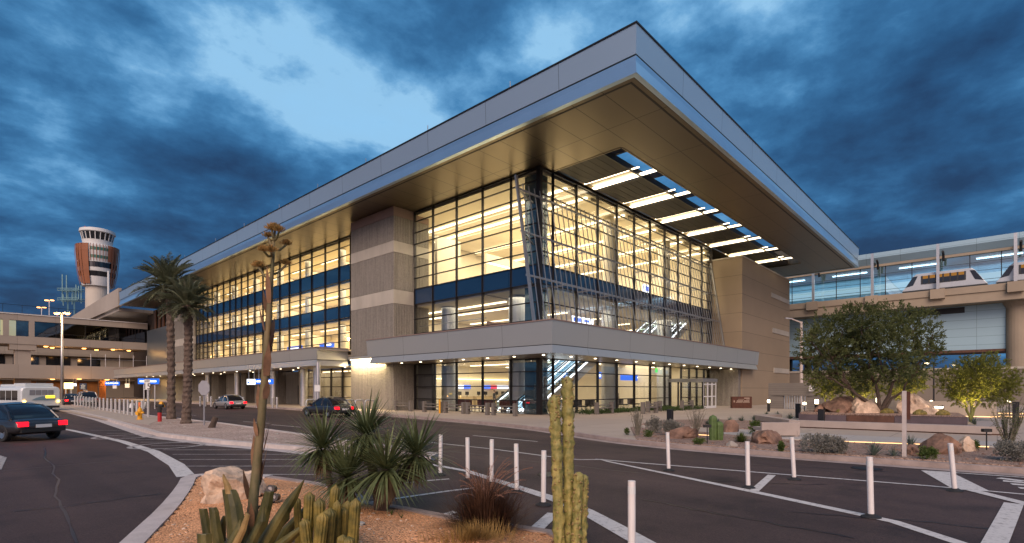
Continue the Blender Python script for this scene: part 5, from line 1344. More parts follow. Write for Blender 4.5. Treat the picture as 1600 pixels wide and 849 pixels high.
# square post near the kerb
x,y = G(1413,714.5,.14); dp = depth_of(x,y); m_ = MB(); zt = ZH(611,dp); m_.box(x-.045,x+.045,y-.045,y+.045,.1,zt); e = empty('sign_post', 'tall square pale post with dark panel edge-on near the kerb', 'sign post', (x,y,.14)); m_.build('post', M['curb_white'], e)
m_ = MB(); m_.box(x+.05,x+.08,y-.12,y+.05,zt-.75,zt-.02); m_.build('panel', M['rust_sign'], e)
# ------------------------------------------------------------------ vegetation helpers
rnd = random.Random(11)
def rv(r=None):
    r = r or rnd
    while True:
        v = Vector((r.uniform(-1,1), r.uniform(-1,1), r.uniform(-1,1)))
        if .01 < v.length < 1: return v
def leaf(mb, p, d, L, w_, up=None):
    """small folded leaf: a quad with pointed ends"""
    d = d.normalized(); a = d.cross(up or rv()); 
    if a.length < 1e-3: a = d.cross(Vector((1,0,0)))
    a.normalize(); q = p+d*L*.45
    mb.add([p, q+a*w_*.5, p+d*L, q-a*w_*.5], [(0,1,2,3)])
def blade(mb, p, d, L, w_, droop=.3, n_=4, side=None):
    """long strap leaf bending down with gravity, V-less, tapering to a point"""
    d = d.normalized(); a = d.cross(Vector((0,0,1))) if side is None else side
    if a.length < 1e-3: a = Vector((1,0,0))
    a.normalize(); vs = []; p = Vector(p); q = p.copy(); dd = d.copy()
    for i in range(n_+1):
        t_ = i/n_; ww = w_*(.55+.9*t_ if t_<.4 else .91*(1-t_)/.6)*.5
        if i == n_: vs.append(q.copy())
        else: vs += [q-a*ww, q+a*ww]
        q = q + dd*(L/n_); dd = (dd+Vector((0,0,-droop/n_*1.5))).normalized()
    fs = [(2*i,2*i+1,2*i+3,2*i+2) for i in range(n_-1)]+[(2*n_-2,2*n_-1,2*n_)]
    mb.add(vs, fs)
def limb(mb, p, q, r0, r1, wob=.12, n_=5, r=None):
    r = r or rnd; p = Vector(p); q = Vector(q); L = (q-p).length; pts = []
    for i in range(n_+1):
        t_ = i/n_; o = rv(r)*L*wob*math.sin(math.pi*t_) ; pts.append(p+(q-p)*t_+o)
    mb.tube(pts, [r0+(r1-r0)*i/n_ for i in range(n_+1)], 7)
    return pts

def broad_tree(label, base, lobes, stems, leafm, barkm, nleaf, lsize, seed, cat='tree', name='tree', hang=0.0, wood_r=.12, group=None):
    """multi-stemmed desert tree: stems to lobes, twigs into each lobe, leaves spread in the lobes' volume in sprays"""
    r = random.Random(seed); e = empty(name, label, cat, base, 0, group); b0 = Vector(base)
    wood = MB(); fol = MB(); tot = sum(l[3]*l[4]*l[5] for l in lobes)
    forks = []
    for s in stems:
        pts = limb(wood, b0+Vector((s[0],s[1],0)), b0+Vector(s[2:5]), wood_r*s[5], wood_r*s[5]*.6, .06, 5, r); forks.append(pts[-1])
    for (lx,ly,lz,rx,ry,rz) in lobes:
        c = b0+Vector((lx,ly,lz)); f = min(forks, key=lambda q:(q-c).length)
        mid = limb(wood, f, c-Vector((0,0,rz*.2)), wood_r*.5, wood_r*.2, .08, 4, r)
        nb = 7; tips = []
        for i in range(nb):
            v = rv(r); v = v.normalized()*r.uniform(.6,.95); tip = c+Vector((v.x*rx,v.y*ry,v.z*rz)); tips.append(tip)
            limb(wood, mid[r.choice((2,3,4))], tip, wood_r*.17, wood_r*.05, .07, 3, r)
        n_ = int(nleaf*rx*ry*rz/tot); nspray = max(8, n_//16)
        for i in range(nspray):
            v = rv(r).normalized()*(r.random()**.45)
            if mnoise.noise(Vector((v.x*2.1+lx,v.y*2.1+ly,v.z*2.1+lz))*1.3) < -.10: continue
            p = c+Vector((v.x*rx,v.y*ry,v.z*rz)); d = (v+rv(r)*.8+Vector((0,0,.3-hang))).normalized()
            for j in range(18):
                q = p+d*(j*lsize*.14)+rv(r)*lsize*.5; leaf(fol, q, (d+rv(r)*.9), lsize*r.uniform(.7,1.3), lsize*.42)
    wood.build('trunk', barkm, e, smooth=True); fol.build('crown', leafm, e)
    return e

def C3(px, py, depth): x,y = D(px,depth); return (x,y,ZH(py,depth))
def rel(base, px, py, depth): p = C3(px,py,depth); return (p[0]-base[0],p[1]-base[1],p[2]-base[2])

# mesquite
x,y = D(1376,27.5); base = (x,y,.66)
kk = 27.5/FPX
L_ = []
for (px,py,w_,h_,dd) in [(1285,555,40,42,0),(1300,520,42,40,.8),(1345,510,48,34,-.6),(1395,508,46,34,.3),(1432,520,38,38,.5),(1440,560,32,32,0),(1335,550,45,42,.9),(1385,555,45,45,-1.0),(1410,580,34,26,-.4),(1320,590,38,26,.5),(1270,580,22,24,.2),(1362,590,30,22,.8),(1268,530,24,24,0),(1455,530,18,20,.3)]:
    q = rel(base,px,py,27.5+dd); L_.append((q[0],q[1],q[2],w_*kk*.80,w_*kk*.85,h_*kk*.95))
st_ = []
for (px,py,s_) in [(1330,608,1.0),(1368,600,.9),(1395,598,.95),(1425,590,.6)]:
    q = rel(base,px,py,27.5+rnd.uniform(-.5,.5)); st_.append((rnd.uniform(-.1,.1),rnd.uniform(-.1,.1),q[0],q[1],q[2],s_))
broad_tree('large spreading mesquite tree with dark twisted stems standing in the steel planter', base, L_, st_, M['mesquite'], M['bark'], 62000, .125, 5, name='mesquite_tree')
# palo verde trees
def palo(label, px, pybase, depth, lob, stems, n, seed, z0=.15, grp='palo verde trees'):
    x,y = D(px,depth); base = (x,y,z0); kk = depth/FPX; L_ = []
    for (a,b_,w_,h_) in lob:
        q = rel(base,a,b_,depth+random.Random(a).uniform(-1,1)*w_*kk*.5); L_.append((q[0],q[1],q[2],w_*kk*.80,w_*kk*.80,h_*kk))
    S_ = []
    for (a,b_,s_) in stems:
        q = rel(base,a,b_,depth); S_.append((0,0,q[0],q[1],q[2],s_))
    broad_tree(label, base, L_, S_, M['palo'], M['bark_pv'], n, .085, seed, name='palo_verde_tree', hang=.1, wood_r=.07, group=grp)
palo('feathery palo verde tree glowing yellow from an uplight at the right', 1517, 655, 29, [(1500,600,26,26),(1530,590,32,28),(1560,600,32,28),(1515,575,26,20),(1548,570,26,18),(1480,595,20,22),(1585,598,20,20),(1505,620,22,14),(1550,622,30,12)], [(1500,615,1),(1520,605,1.1),(1535,612,.9)], 52000, 21)
palo('small palo verde tree behind the mesquite, left side by the block wall', 1296, 645, 36, [(1285,600,20,18),(1305,598,20,18),(1270,590,16,14),(1295,615,18,10)], [(1288,612,.9),(1302,610,.9)], 15000, 22)
palo('palo verde tree behind the mesquite trunk lit yellow from below', 1345, 640, 38, [(1335,605,24,16),(1360,600,24,16),(1380,608,18,12),(1345,618,22,10)], [(1338,614,.9),(1354,612,.9),(1366,614,.7)], 16000, 23)
palo('palo verde tree glowing between the mesquite and the dark lamp pole', 1420, 640, 34, [(1412,590,18,18),(1428,600,20,16),(1405,612,20,12),(1440,585,14,14)], [(1414,610,.9),(1428,612,.8)], 16000, 24)
for (px,dp,h,tg,pw) in [(1522,28.0,.3,(1522,585),520),(1345,37.2,.3,(1345,600),500),(1420,33.0,.3,(1422,590),600),(1300,35,.3,(1296,600),160),(1412,27.4,.9,(1418,555),420),(1330,28.5,.9,(1325,580),90)]:
    x,y = D(px,dp); tt = C3(tg[0],tg[1],dp+.6)
    e = empty('uplight', 'small ground uplight shining into the tree crown above it', 'uplight', (x,y,h-.2), 0, 'ground uplights under the trees')
    m_ = MB(); m_.lathe(x,y,[(.07,h-.25),(.08,h-.06),(.0,h-.05)],10); m_.build('housing', M['black'], e)
    spot('uplight_beam', (x,y,h), tt, pw, (1,.72,.22), 80)

# date palms
def palm(label, px, pyb, pxt, pyt, seed, crown_px):
    r = random.Random(seed); x,y = G(px,pyb,.11); dp = depth_of(x,y); top = C3(pxt,pyt,dp)
    e = empty('date_palm', label, 'palm tree', (x,y,.11), 0, 'date palms on the median')
    q = MB(); n_=46; P0 = Vector((x,y,.05)); P1 = Vector(top); vs=[]; fs=[]; nn=14
    for i in range(n_+1):
        t_=i/n_; c = P0.lerp(P1,t_)+Vector((.08*math.sin(t_*3),.06*math.sin(t_*4),0)); rad = .215-.03*t_ + (.028 if i%2 else -.012) + (.07*max(0,(t_-.93)/.07)) + (.06*max(0,(.06-t_)/.06)); 
        for k_ in range(nn):
            a=2*math.pi*k_/nn+(i%2)*.22; rr = rad*(1+.22*mnoise.noise(Vector((math.cos(a)*2.5,math.sin(a)*2.5,i*.9+seed)))); vs.append((c.x+rr*math.cos(a),c.y+rr*math.sin(a),c.z))
    for i in range(n_):
        for k_ in range(nn): fs.append((i*nn+k_,i*nn+(k_+1)%nn,(i+1)*nn+(k_+1)%nn,(i+1)*nn+k_))
    fs.append(tuple(n_*nn+k_ for k_ in range(nn))); q.add(vs,fs); q.build('trunk', M['palm_bark'], e)
    cr = MB(); R_ = crown_px*dp/FPX
    for i in range(84):
        a = i*2.39996+r.uniform(-.2,.2); el = r.uniform(-.55,1.35) if i>8 else r.uniform(1.1,1.5)
        d = Vector((math.cos(a)*math.cos(el),math.sin(a)*math.cos(el),math.sin(el))); L = R_*r.uniform(.85,1.1)*(1.0 if el>-.2 else .85)
        p = P1+Vector((0,0,-.05))+d*.12; pts=[p.copy()]; dd=d.copy(); N_=20
        for j in range(N_): p = p+dd*(L/N_); dd=(dd+Vector((0,0,-1.15/N_*(.3+1.2*j/N_)))).normalized(); pts.append(p.copy())
        cr.tube(pts[::2],[.028*(1-j/11)+.006 for j in range(len(pts[::2]))],4,False)
        for j in range(3,N_+1):
            tdir=(pts[min(j+1,N_)]-pts[j-1]).normalized(); sd=tdir.cross(Vector((0,0,1)))
            if sd.length<1e-3: sd=Vector((1,0,0))
            sd.normalize(); Lf=.46*math.sin(math.pi*(.12+.80*j/N_))*R_/2
            for s in (-1,1):
                for h_ in (0,.5):
                    pp_=pts[j]-(pts[j]-pts[j-1])*h_; dl=(sd*s*.85+tdir*.75+Vector((0,0,r.uniform(-.1,.45)))); leaf(cr,pp_,dl,Lf*r.uniform(.8,1.15),.06,Vector((0,0,1))+rv(r)*.3)
    cr.build('crown', M['frond'], e)
palm('date palm at the left of the pair, taller, its trunk meeting the median gravel', 267.5, 655, 263, 447, 3, 48)
palm('date palm at the right of the pair with the pineapple shaped trunk top', 290.5, 662, 293, 478, 4, 43)

# ------------------------------------------------------------------ foreground desert island
def gz(x,y): return isl_h(x,y)
# century plant with its flower stalk
x2,y2 = G(386,862,.2); AGD = depth_of(x2,y2)+.5; hb_ = Vector((x2,y2,gz(x2,y2))); dh = depth_of(x2,y2)
e = empty('century_plant', 'flowering agave with a tall thick flower stalk and cut back leaves', 'agave', (x2,y2,hb_.z))
pts = [C3(px,py,dh+(AGD-dh)*t_) for px,py,t_ in [(392,858,0),(396,780,.3),(402,720,.4),(408,660,.4),(413,600,.4),(417,540,.4),(421,480,.4),(424,440,.4),(427,400,.4),(428,368,.4)]]
rk = dh/FPX
m_ = MB(); m_.tube(pts,[r_*rk*.64 for r_ in (14.5,12,10.8,10,9.4,8.6,7,5,3.4,2.4)],14); stk = m_.build('flower_stalk', M['stalk'], e, smooth=True)
rs = random.Random(5); m_ = MB()
for i in range(24):
    t_ = rs.uniform(.05,.72); j = t_*9; i0=int(j); p = Vector(pts[i0]).lerp(Vector(pts[i0+1]),j-i0); rad=(13-9*t_)*rk*.72; a=rs.uniform(0,6.28)
    o = Vector((math.cos(a),math.sin(a),0)); blade(m_, p+o*rad*.96, Vector((o.x*.22,o.y*.22,1)), rs.uniform(.2,.42), rs.uniform(.05,.085)*1.3, .0, 4, o.cross(Vector((0,0,1))))
m_.build('bract', M['bract'], stk)
m_ = MB(); fl = []
for (px,py,tx_,ty_) in [(425,385,411,395),(424,400,405,389)]: pass
for (sx,sy_,ex,ey) in [(422,436,404,418),(423,430,447,414),(426,400,412,393),(426,398,424,394),(427,390,447,383),(427,385,419,371),(428,372,425,360),(428,376,436,362),(428,374,430,357)]:
    a = Vector(C3(sx,sy_,dh+.4*(AGD-dh))); b_ = Vector(C3(ex,ey,dh+.4*(AGD-dh)+rs.uniform(-.15,.15))); md=(a+b_)/2+Vector((0,0,-.03)); m_.tube([a,md,b_],[.016,.013,.012],6); fl.append(b_)
m_.build('flower_branch', M['stalk'], stk)
for p in fl:
    m_ = MB(); rr = rs.uniform(11,15)*rk
    for i in range(330):
        a_ = rs.uniform(0,6.283); el_ = rs.uniform(.12,1.5); v = Vector((math.cos(a_)*math.cos(el_),math.sin(a_)*math.cos(el_),math.sin(el_)*.75)); s0 = p+v*rr*rs.uniform(.25,.75); leaf(m_, s0, v+Vector((0,0,.8)), rr*rs.uniform(.25,.42), rr*.07)
    for i in range(26):
        a_ = rs.uniform(0,6.283); el_ = rs.uniform(.2,1.4); v = Vector((math.cos(a_)*math.cos(el_),math.sin(a_)*math.cos(el_),math.sin(el_)*.75)); m_.tube([p,p+v*rr*.7],[rr*.03,rr*.015],4,False)
    m_.build('flower_head', M['flower'], stk)
def thick_leaf(mb, pts, ws, ts, axis, cut=False, dep=None):
    """fleshy leaf: channelled cross-section swept along pts"""
    secs=[]; axis=Vector(axis).normalized()
    for i,p in enumerate(pts):
        p=Vector(p); d=(Vector(pts[min(i+1,len(pts)-1)])-Vector(pts[max(i-1,0)])).normalized(); n_=d.cross(axis).normalized(); w_=ws[i]/2; t_=ts[i]
        secs.append([p-axis*w_+n_*t_*.5, p-axis*w_*.5-n_*t_*.35, p-n_*t_*.6, p+axis*w_*.5-n_*t_*.35, p+axis*w_+n_*t_*.5, p+axis*w_*.45+n_*t_*.12, p+n_*t_*.05, p-axis*w_*.45+n_*t_*.12])
    loft(mb, [[tuple(v) for v in s_] for s_ in secs])
right = Vector((SY,-CY,0))
def agl(pix, w0, w1, dd=0, tip=False, dry=False):
    d0 = dh+dd; n_=len(pix); P=[Vector(C3(px,py,d0-(.12*dd)*i/n_)) for i,(px,py) in enumerate(pix)]
    ws=[(w0+(w1-w0)*i/(n_-1))*rk for i in range(n_)]
    if tip: ws[-1]=.012
    m_=MB(); dz=(P[-1]-P[0]); 
    thick_leaf(m_,P,ws,[max(.012,w*.32) for w in ws], right if abs(dz.normalized().dot(right))<.8 else Vector((CY,SY,0)))
    return m_.build('leaf', M['agave_dry'] if dry else M['agave'], e, smooth=False, bevel=.006)
agl([(372,868),(366,820),(362,790),(358,772),(356,765)],34,22,-.2)
agl([(357,772),(354,758),(350,748),(349,741)],14,3,-.2,True,True)
agl([(345,875),(336,830),(333,800),(331,793)],22,14,.1); agl([(328,865),(322,830),(316,795)],20,15,.4)
agl([(318,885),(318,865),(317,834)],22,24,-.25)
agl([(392,868),(405,825),(415,790),(420,768)],26,16,.0,False); agl([(400,870),(430,820),(455,780),(475,750)],30,12,-.2,True)
agl([(420,880),(450,825),(478,795),(488,782)],26,8,.15,True); agl([(385,866),(388,830),(396,800),(406,790)],20,8,.35,True); agl([(380,872),(392,845),(408,815),(412,793)],24,8,-.35,True)
agl([(360,866),(378,830),(386,805),(384,800)],14,4,-.45,True,True)
agl([(410,882),(440,850),(462,832),(482,815)],34,10,-.25,True)
agl([(398,878),(420,838),(446,812),(452,796)],24,7,.3,True); agl([(350,880),(344,850),(346,822),(352,806)],20,10,.25); agl([(430,888),(470,862),(500,850),(512,838)],28,6,.0,True); agl([(366,880),(362,850),(372,828),(376,812)],26,8,-.3,True)

# ribbed golden torch cactus clump
cdp = dh-.15; ck = cdp/FPX
x,y = D(520,cdp); e = empty('torch_cactus', 'clump of golden green ribbed cactus columns beside the agave', 'cactus', (x,y,gz(x,y)))
def ribcol(mb, base, top, r, nr=12, dome=.5):
    base=Vector(base); top=Vector(top); H=(top-base).length; d=(top-base).normalized(); a=d.cross(Vector((0,1,0))).normalized(); b_=d.cross(a); n_=nr*4; m2=16; vs=[]; fs=[]
    for i in range(m2+1):
        t_=i/m2; s=H*t_; dome_h=r*1.1; k_= 1.0 if s<H-dome_h else math.sqrt(max(0,1-((s-(H-dome_h))/dome_h)**2)); k_*= .86+.14*min(1,t_*3)
        k_*=1+.03*math.sin(i*1.9+base.x*9)
        for j in range(n_): an=2*math.pi*j/n_; rr=r*k_*(1+.13*math.cos(nr*an)); c=base+d*s; vs.append(tuple(c+a*rr*math.cos(an)+b_*rr*math.sin(an)))
    for i in range(m2):
        for j in range(n_): fs.append((i*n_+j,i*n_+(j+1)%n_,(i+1)*n_+(j+1)%n_,(i+1)*n_+j))
    mb.add(vs,fs)
for (px,ptop,pbx,w_,dd) in [(525,757,510,13,.15),(484,768,478,14,.0),(464,776,468,10,.2),(499,778,500,15,-.05),(516,793,506,17,-.2),(527,781,524,11,-.05),(537,792,534,12,.05),(543,782,538,14,.12),(556,778,548,15,-.1),(505,800,492,16,-.35),(536,835,530,14,-.4),(545,838,546,15,-.45),(475,810,486,14,-.3)]:
    bp_ = C3(pbx,862,cdp+dd); tp = C3(px,ptop,cdp+dd); m_=MB(); ribcol(m_,(bp_[0],bp_[1],.05),tp,w_*ck*.52,11); m_.build('column', M['torch'], e, smooth=True)
for (px,py,w_) in [(480,812,7),(545,800,8),(528,801,8),(556,815,8)]:
    pass
# totem cactus
tdp = 6.1; tk = tdp/FPX; x,y = D(888,tdp); e = empty('totem_cactus', 'tall lumpy yellow green totem cactus with four columns at the front of the island', 'cactus', (x,y,.1))
def lumpcol(pxs, wpx, dd, seed):
    r=random.Random(seed); P=[Vector(C3(px,py,tdp+dd)) for px,py in pxs]; n_=60; N_=20; vs=[]; fs=[]
    for i in range(n_+1):
        t_=i/n_*(len(P)-1); j=min(int(t_),len(P)-2); c=P[j].lerp(P[j+1],t_-j); taper=1.0 if i<n_-4 else math.sqrt(max(0.02,1-((i-(n_-4))/4.2)**2))
        for k_ in range(N_):
            a=2*math.pi*k_/N_; v=Vector((math.cos(a),math.sin(a),0)); q=c*5+v*1.2
            rad=wpx*tk*.5*(1+.06*math.cos(5*a+.8*math.sin(i*.3+seed))+.85*max(0,mnoise.noise(Vector((v.x*2.0+seed,v.y*2.0,c.z*13)))-.05)+.12*mnoise.noise(q*2))*taper
            vs.append((c.x+rad*v.x,c.y+rad*v.y,c.z+(rad*.15 if i==n_ else 0)))
    for i in range(n_):
        for k_ in range(N_): fs.append((i*N_+k_,i*N_+(k_+1)%N_,(i+1)*N_+(k_+1)%N_,(i+1)*N_+k_))
    fs.append(tuple(n_*N_+k_ for k_ in range(N_))); m_=MB(); m_.add(vs,fs); m_.mi=1
    for i in range(150):
        t_=r.random()*(len(P)-1); j=min(int(t_),len(P)-2); c=P[j].lerp(P[j+1],t_-j); a=r.uniform(0,6.28); rr=wpx*tk*.5*1.02; s=r.uniform(.008,.017); m_.rock((c.x+rr*math.cos(a),c.y+rr*math.sin(a),c.z),(s,s,s*1.2),i,1)
    m_.build('column', [M['totem'],M['wart']], e, smooth=True)
lumpcol([(890,905),(889,800),(888,700),(887,640),(887,589)],16,0,1); lumpcol([(876,905),(872,800),(870,720),(867,650),(867,618)],15,-.1,2)
lumpcol([(898,905),(900,850),(902,790),(904,738)],13,-.14,3); lumpcol([(908,905),(910,850),(911,800),(913,742)],12,-.05,4)

# yuccas
def yucca(label, base_px, heads, seed, trunk_r, dep):
    r=random.Random(seed); bx,by = D(base_px[0],dep); e = empty('yucca', label, 'yucca', (bx,by,gz(bx,by)), 0, 'yuccas on the island'); kk=dep/FPX
    wood=MB(); 
    for (px,py,R_,dd) in heads:
        h=Vector(C3(px,py,dep+dd)); b0=Vector((bx+r.uniform(-.08,.08),by+r.uniform(-.08,.08),gz(bx,by)-.03))
        pts=limb(wood,b0,h,trunk_r*r.uniform(.8,1.1),trunk_r*.8,.05,5,r)
    wood.build('trunk', M['palm_bark'], e, smooth=True)
    for (px,py,R_,dd) in heads:
        h=Vector(C3(px,py,dep+dd)); L=R_*kk; m_=MB()
        for i in range(270):
            z=r.uniform(-.5,.95); a=r.uniform(0,6.283); s=math.sqrt(max(0,1-z*z)); d=Vector((s*math.cos(a),s*math.sin(a),z))
            blade(m_, h+d*.03+Vector((0,0,.03*z)), d, 1.3*L*r.uniform(.78,1.08)*(1 if z>-.2 else .85), .036*r.uniform(.8,1.2), .18 if z>.2 else .55, 4)
        m_.build('rosette', M['yucca'], e)
        m_=MB()
        for i in range(170):
            a=r.uniform(0,6.283); t_=r.random(); p=h+Vector((math.cos(a)*.07,math.sin(a)*.07,-.03-.26*t_)); d=Vector((math.cos(a)*.45,math.sin(a)*.45,-1)); blade(m_,p,d,L*r.uniform(.25,.5),.026,.1,3)
        m_.build('dry_skirt', M['yucca_dry'], e)
yucca('yucca with two spiky heads at the left of the pair', (528,800), [(505,702,58,.15),(543,748,60,-.15)], 3, .055, 7.8)
yucca('larger yucca with three spiky heads and shaggy dry trunk at the right of the pair', (592,812), [(573,680,58,.3),(603,735,72,-.25),(652,712,60,.1)], 4, .085, 7.75)

# purple fountain grass
gd_ = 6.7; x,y = D(758,gd_); zb = gz(x,y); e = empty('fountain_grass', 'dark purple fountain grass clump with feathery plumes', 'grass clump', (x,y,zb)); r=random.Random(9); m_=MB(); gk=gd_/FPX
for i in range(2600):
    a=r.uniform(0,6.283); rr=abs(r.gauss(0,.16)); el=r.uniform(.35,1.5); p=Vector((x+rr*math.cos(a),y+rr*math.sin(a),zb)); d=Vector((math.cos(a)*math.cos(el),math.sin(a)*math.cos(el),math.sin(el))); blade(m_,p,d,r.uniform(.4,.82)*(.7+.3*math.sin(el)),.009,.55,4)
m_.build('blades', M['fountain'], e)
m_=MB()
for i in range(30):
    a=r.uniform(0,6.283); el=r.uniform(.8,1.45); p=Vector((x,y,zb+.25)); d=Vector((math.cos(a)*math.cos(el),math.sin(a)*math.cos(el),math.sin(el))); L=r.uniform(.5,.85); q=[p.copy()]
    for j in range(10): p=p+d*(L/10); d=(d+Vector((math.cos(a)*.04,math.sin(a)*.04,-.055-.02*j*.6))).normalized(); q.append(p.copy())
    m_.tube(q,[.002]*len(q),4,False)
    for j in range(5,11):
        for k_ in range(16): leaf(m_, q[j].lerp(q[j-1],r.random()), (q[j]-q[j-1]).normalized()+rv(r)*.9, .026, .003)
m_.build('plumes', M['plume'], e)
x,y = D(735,5.95); zb=gz(x,y); m_=MB()
for i in range(1100):
    a=r.uniform(0,6.283); rr=abs(r.gauss(0,.2)); el=r.uniform(.4,1.5); p=Vector((x+rr*math.cos(a)*1.3*SY+.0,y-rr*math.cos(a)*1.3*CY,zb-.02))+Vector((CY*rr*math.sin(a),SY*rr*math.sin(a),0)); d=Vector((math.cos(a)*math.cos(el),math.sin(a)*math.cos(el),math.sin(el))); blade(m_,p,d,r.uniform(.12,.28),.007,.4,3)
tag(m_.build('dry_grass', M['drygrass']), 'low dry yellow grass tuft in front of the purple fountain grass', 'grass clump')
# boulders of the island
x,y = G(368,783,.15); m_=MB(); m_.rock((x,y,gz(x,y)+.12),(.46,.36,.36),4,4,amp=.5); tag(m_.build('boulder', M['boulder']), 'tan boulder on the orange gravel behind the flower stalk', 'boulder')
x,y = D(562,6.45); m_=MB(); m_.rock((x,y,gz(x,y)+.01),(.07,.06,.04),8,2); tag(m_.build('stone', M['conc_band']), 'small pale stone at the foot of the cactus clump', 'stone')
# spot lamp among the plants
x,y = G(428,795,.15); z=gz(x,y); e = empty('landscape_spotlight', 'pair of small dark round spotlights on a stake behind the agave', 'spotlight', (x,y,z)); m_=MB(); m_.tube([(x,y,z-.02),(x,y,z+.14)],.02,8); m_.build('stake', M['black'], e)
for (du,dz) in ((-.02,.22),(.03,.1)):
    c=facing(x,y,z,du,dz); m_=MB(); m_.tube([(c[0]+.1*CY-.04*SY,c[1]+.1*SY,c[2]-.02),(c[0]-.08*CY,c[1]-.08*SY,c[2]+.01)],[.055,.062],16); h_=m_.build('lamp_head', M['mullion'], e, smooth=False); m_=MB(); m_.tube([(c[0]-.075*CY,c[1]-.075*SY,c[2]+.01),(c[0]-.083*CY,c[1]-.083*SY,c[2]+.01)],[.034,.03],14); m_.build('lens', M['steel'], h_)
# small weeds
for (px,py,lab) in [(612,806,'tiny green weed on the soil right of the yucca trunk'),(627,810,'tiny green sprig at the edge of the island soil')]:
    x,y=G(px,py,.15); m_=MB()
    for i in range(26):
        a=r.uniform(0,6.28); blade(m_,(x,y,gz(x,y)),Vector((math.cos(a)*.5,math.sin(a)*.5,1)),r.uniform(.05,.13),.008,.4,3)
    tag(m_.build('weed', M['green_shrub']), lab, 'weed')

# ------------------------------------------------------------------ right-hand desert garden
def shrub(name, label, cat, px, py, rpx, hpx, m, n, ls, seed, z=.15, depth=None, group=None, lobes=5):
    r=random.Random(seed); 
    if depth: x,y=D(px,depth)
    else: x,y=G(px,py,z)
    dp=depth_of(x,y); kk=dp/FPX; R_=rpx*kk*.88; H=hpx*kk; e=empty(name,label,cat,(x,y,z),0,group); f=MB(); wd=MB(); c0=Vector((x,y,z))
    L=[(r.uniform(-.55,.55),r.uniform(-.5,.5),r.uniform(.3,.62)) for _ in range(lobes)]
    for l in L:
        c=c0+Vector((SY*l[0]*R_+CY*l[1]*R_,-CY*l[0]*R_+SY*l[1]*R_,l[2]*H)); limb(wd,c0,c,.018,.006,.1,3,r)
        for i in range(n//lobes//5):
            v=rv(r).normalized()*(r.random()**.35); p=c+Vector((v.x*R_*.52,v.y*R_*.52,v.z*H*.42))
            if p.z<z: p.z=z+.01
            d=(v+Vector((0,0,.5))+rv(r)*.5)
            for j in range(5): leaf(f,p+rv(r)*ls*.7,d+rv(r),ls*r.uniform(.7,1.2),ls*.5)
    wd.build('stems', M['ocotillo'], e); f.build('foliage', m, e); return e
def spiky(name,label,cat,px,py,rpx,m,n,seed,z=.15,w_=.035,depth=None,group=None,el0=.25,drp=.15):
    r=random.Random(seed); x,y=D(px,depth) if depth else G(px,py,z); kk=depth_of(x,y)/FPX; f=MB()
    for i in range(n):
        a=r.uniform(0,6.283); el=r.uniform(el0,1.5); d=Vector((math.cos(a)*math.cos(el),math.sin(a)*math.cos(el),math.sin(el))); blade(f,(x+d.x*.03,y+d.y*.03,z),d,rpx*kk*r.uniform(.75,1.1),w_,drp,4)
    return tag(f.build(name,m),label,cat,group)
def canes(label,px,py,hpx,spread,n,seed,m='ocotillo',z=.15,leafy=False,w0=.014,grp='ocotillos and bare cane shrubs'):
    r=random.Random(seed); x,y=G(px,py,z); kk=depth_of(x,y)/FPX; H=hpx*kk; e=empty('cane_shrub',label,'shrub',(x,y,z),0,grp); f=MB(); lf=MB()
    for i in range(n):
        a=r.uniform(0,6.283); s=r.uniform(.1,1)*spread; L=H*r.uniform(.6,1.05); p=Vector((x+r.uniform(-.06,.06),y+r.uniform(-.06,.06),z)); pts=[p.copy()]; d=Vector((math.cos(a)*s,math.sin(a)*s,1)).normalized()
        for j in range(6): p=p+d*(L/6); d=(d+rv(r)*.13+Vector((0,0,.03))).normalized(); pts.append(p.copy())
        f.tube(pts,[w0*(1-.12*j) for j in range(7)],5)
        for j in range(2,7):
            if r.random()<.7: q=pts[j]+rv(r).normalized()*L*.16; q.z=max(q.z,z+.03); f.tube([pts[j],q],[w0*.45,w0*.2],4)
            if leafy:
                for k_ in range(10): leaf(lf,pts[j].lerp(pts[j-1],r.random()),rv(r),.04,.018)
    f.build('canes',M[m],e)
    if lf.v: lf.build('foliage',M['green_shrub'],e)
shrub('silver_shrub','large silvery grey shrub by the kerb below the seat wall','shrub',1281,707,38,36,M['silver'],5200,.05,31,group='silver shrubs',lobes=7)
shrub('silver_shrub','silvery shrub at the right edge of the frame','shrub',1585,720,34,32,M['silver'],4200,.05,32,group='silver shrubs',lobes=6)
shrub('silver_shrub','silvery shrub behind the red boulder left of the column cactus','shrub',1047,681,24,24,M['silver'],3600,.055,33,group='silver shrubs',lobes=6)
shrub('silver_shrub','taller silvery shrub with pale top behind the cane shrub','shrub',1022,677,16,28,M['silver'],2200,.055,34,group='silver shrubs')
shrub('green_shrub','olive edge shrub growing against the large silver shrub','shrub',1312,709,12,22,M['silver'],900,.05,35,group='silver shrubs')
shrub('green_shrub','small yellow green shrub below the kerb boulder pile','shrub',1453,718,15,18,M['green_shrub'],1300,.05,36,group='green shrubs',lobes=4)
shrub('green_shrub','bright leafy green shrub right of the boulder pile','shrub',1516,704,12,18,M['green_shrub'],1000,.06,37,group='green shrubs',lobes=4)
shrub('green_shrub','leafy green shrub standing behind the palmetto tuft','shrub',1181,678,11,22,M['green_shrub'],900,.07,38,group='green shrubs',lobes=4)
shrub('green_shrub','yellow green shrub in front of the dark long boulder','shrub',1222,704,8,15,M['green_shrub'],700,.05,39,group='green shrubs',lobes=3)
shrub('green_shrub','tiny green shrub left of the bare canes','shrub',981,679,6,10,M['green_shrub'],500,.05,40,group='green shrubs',lobes=3)
shrub('green_shrub','low yellow green shrub near the kerb left of the column cactus','shrub',1091,694,14,9,M['green_shrub'],700,.05,41,group='green shrubs',lobes=4)
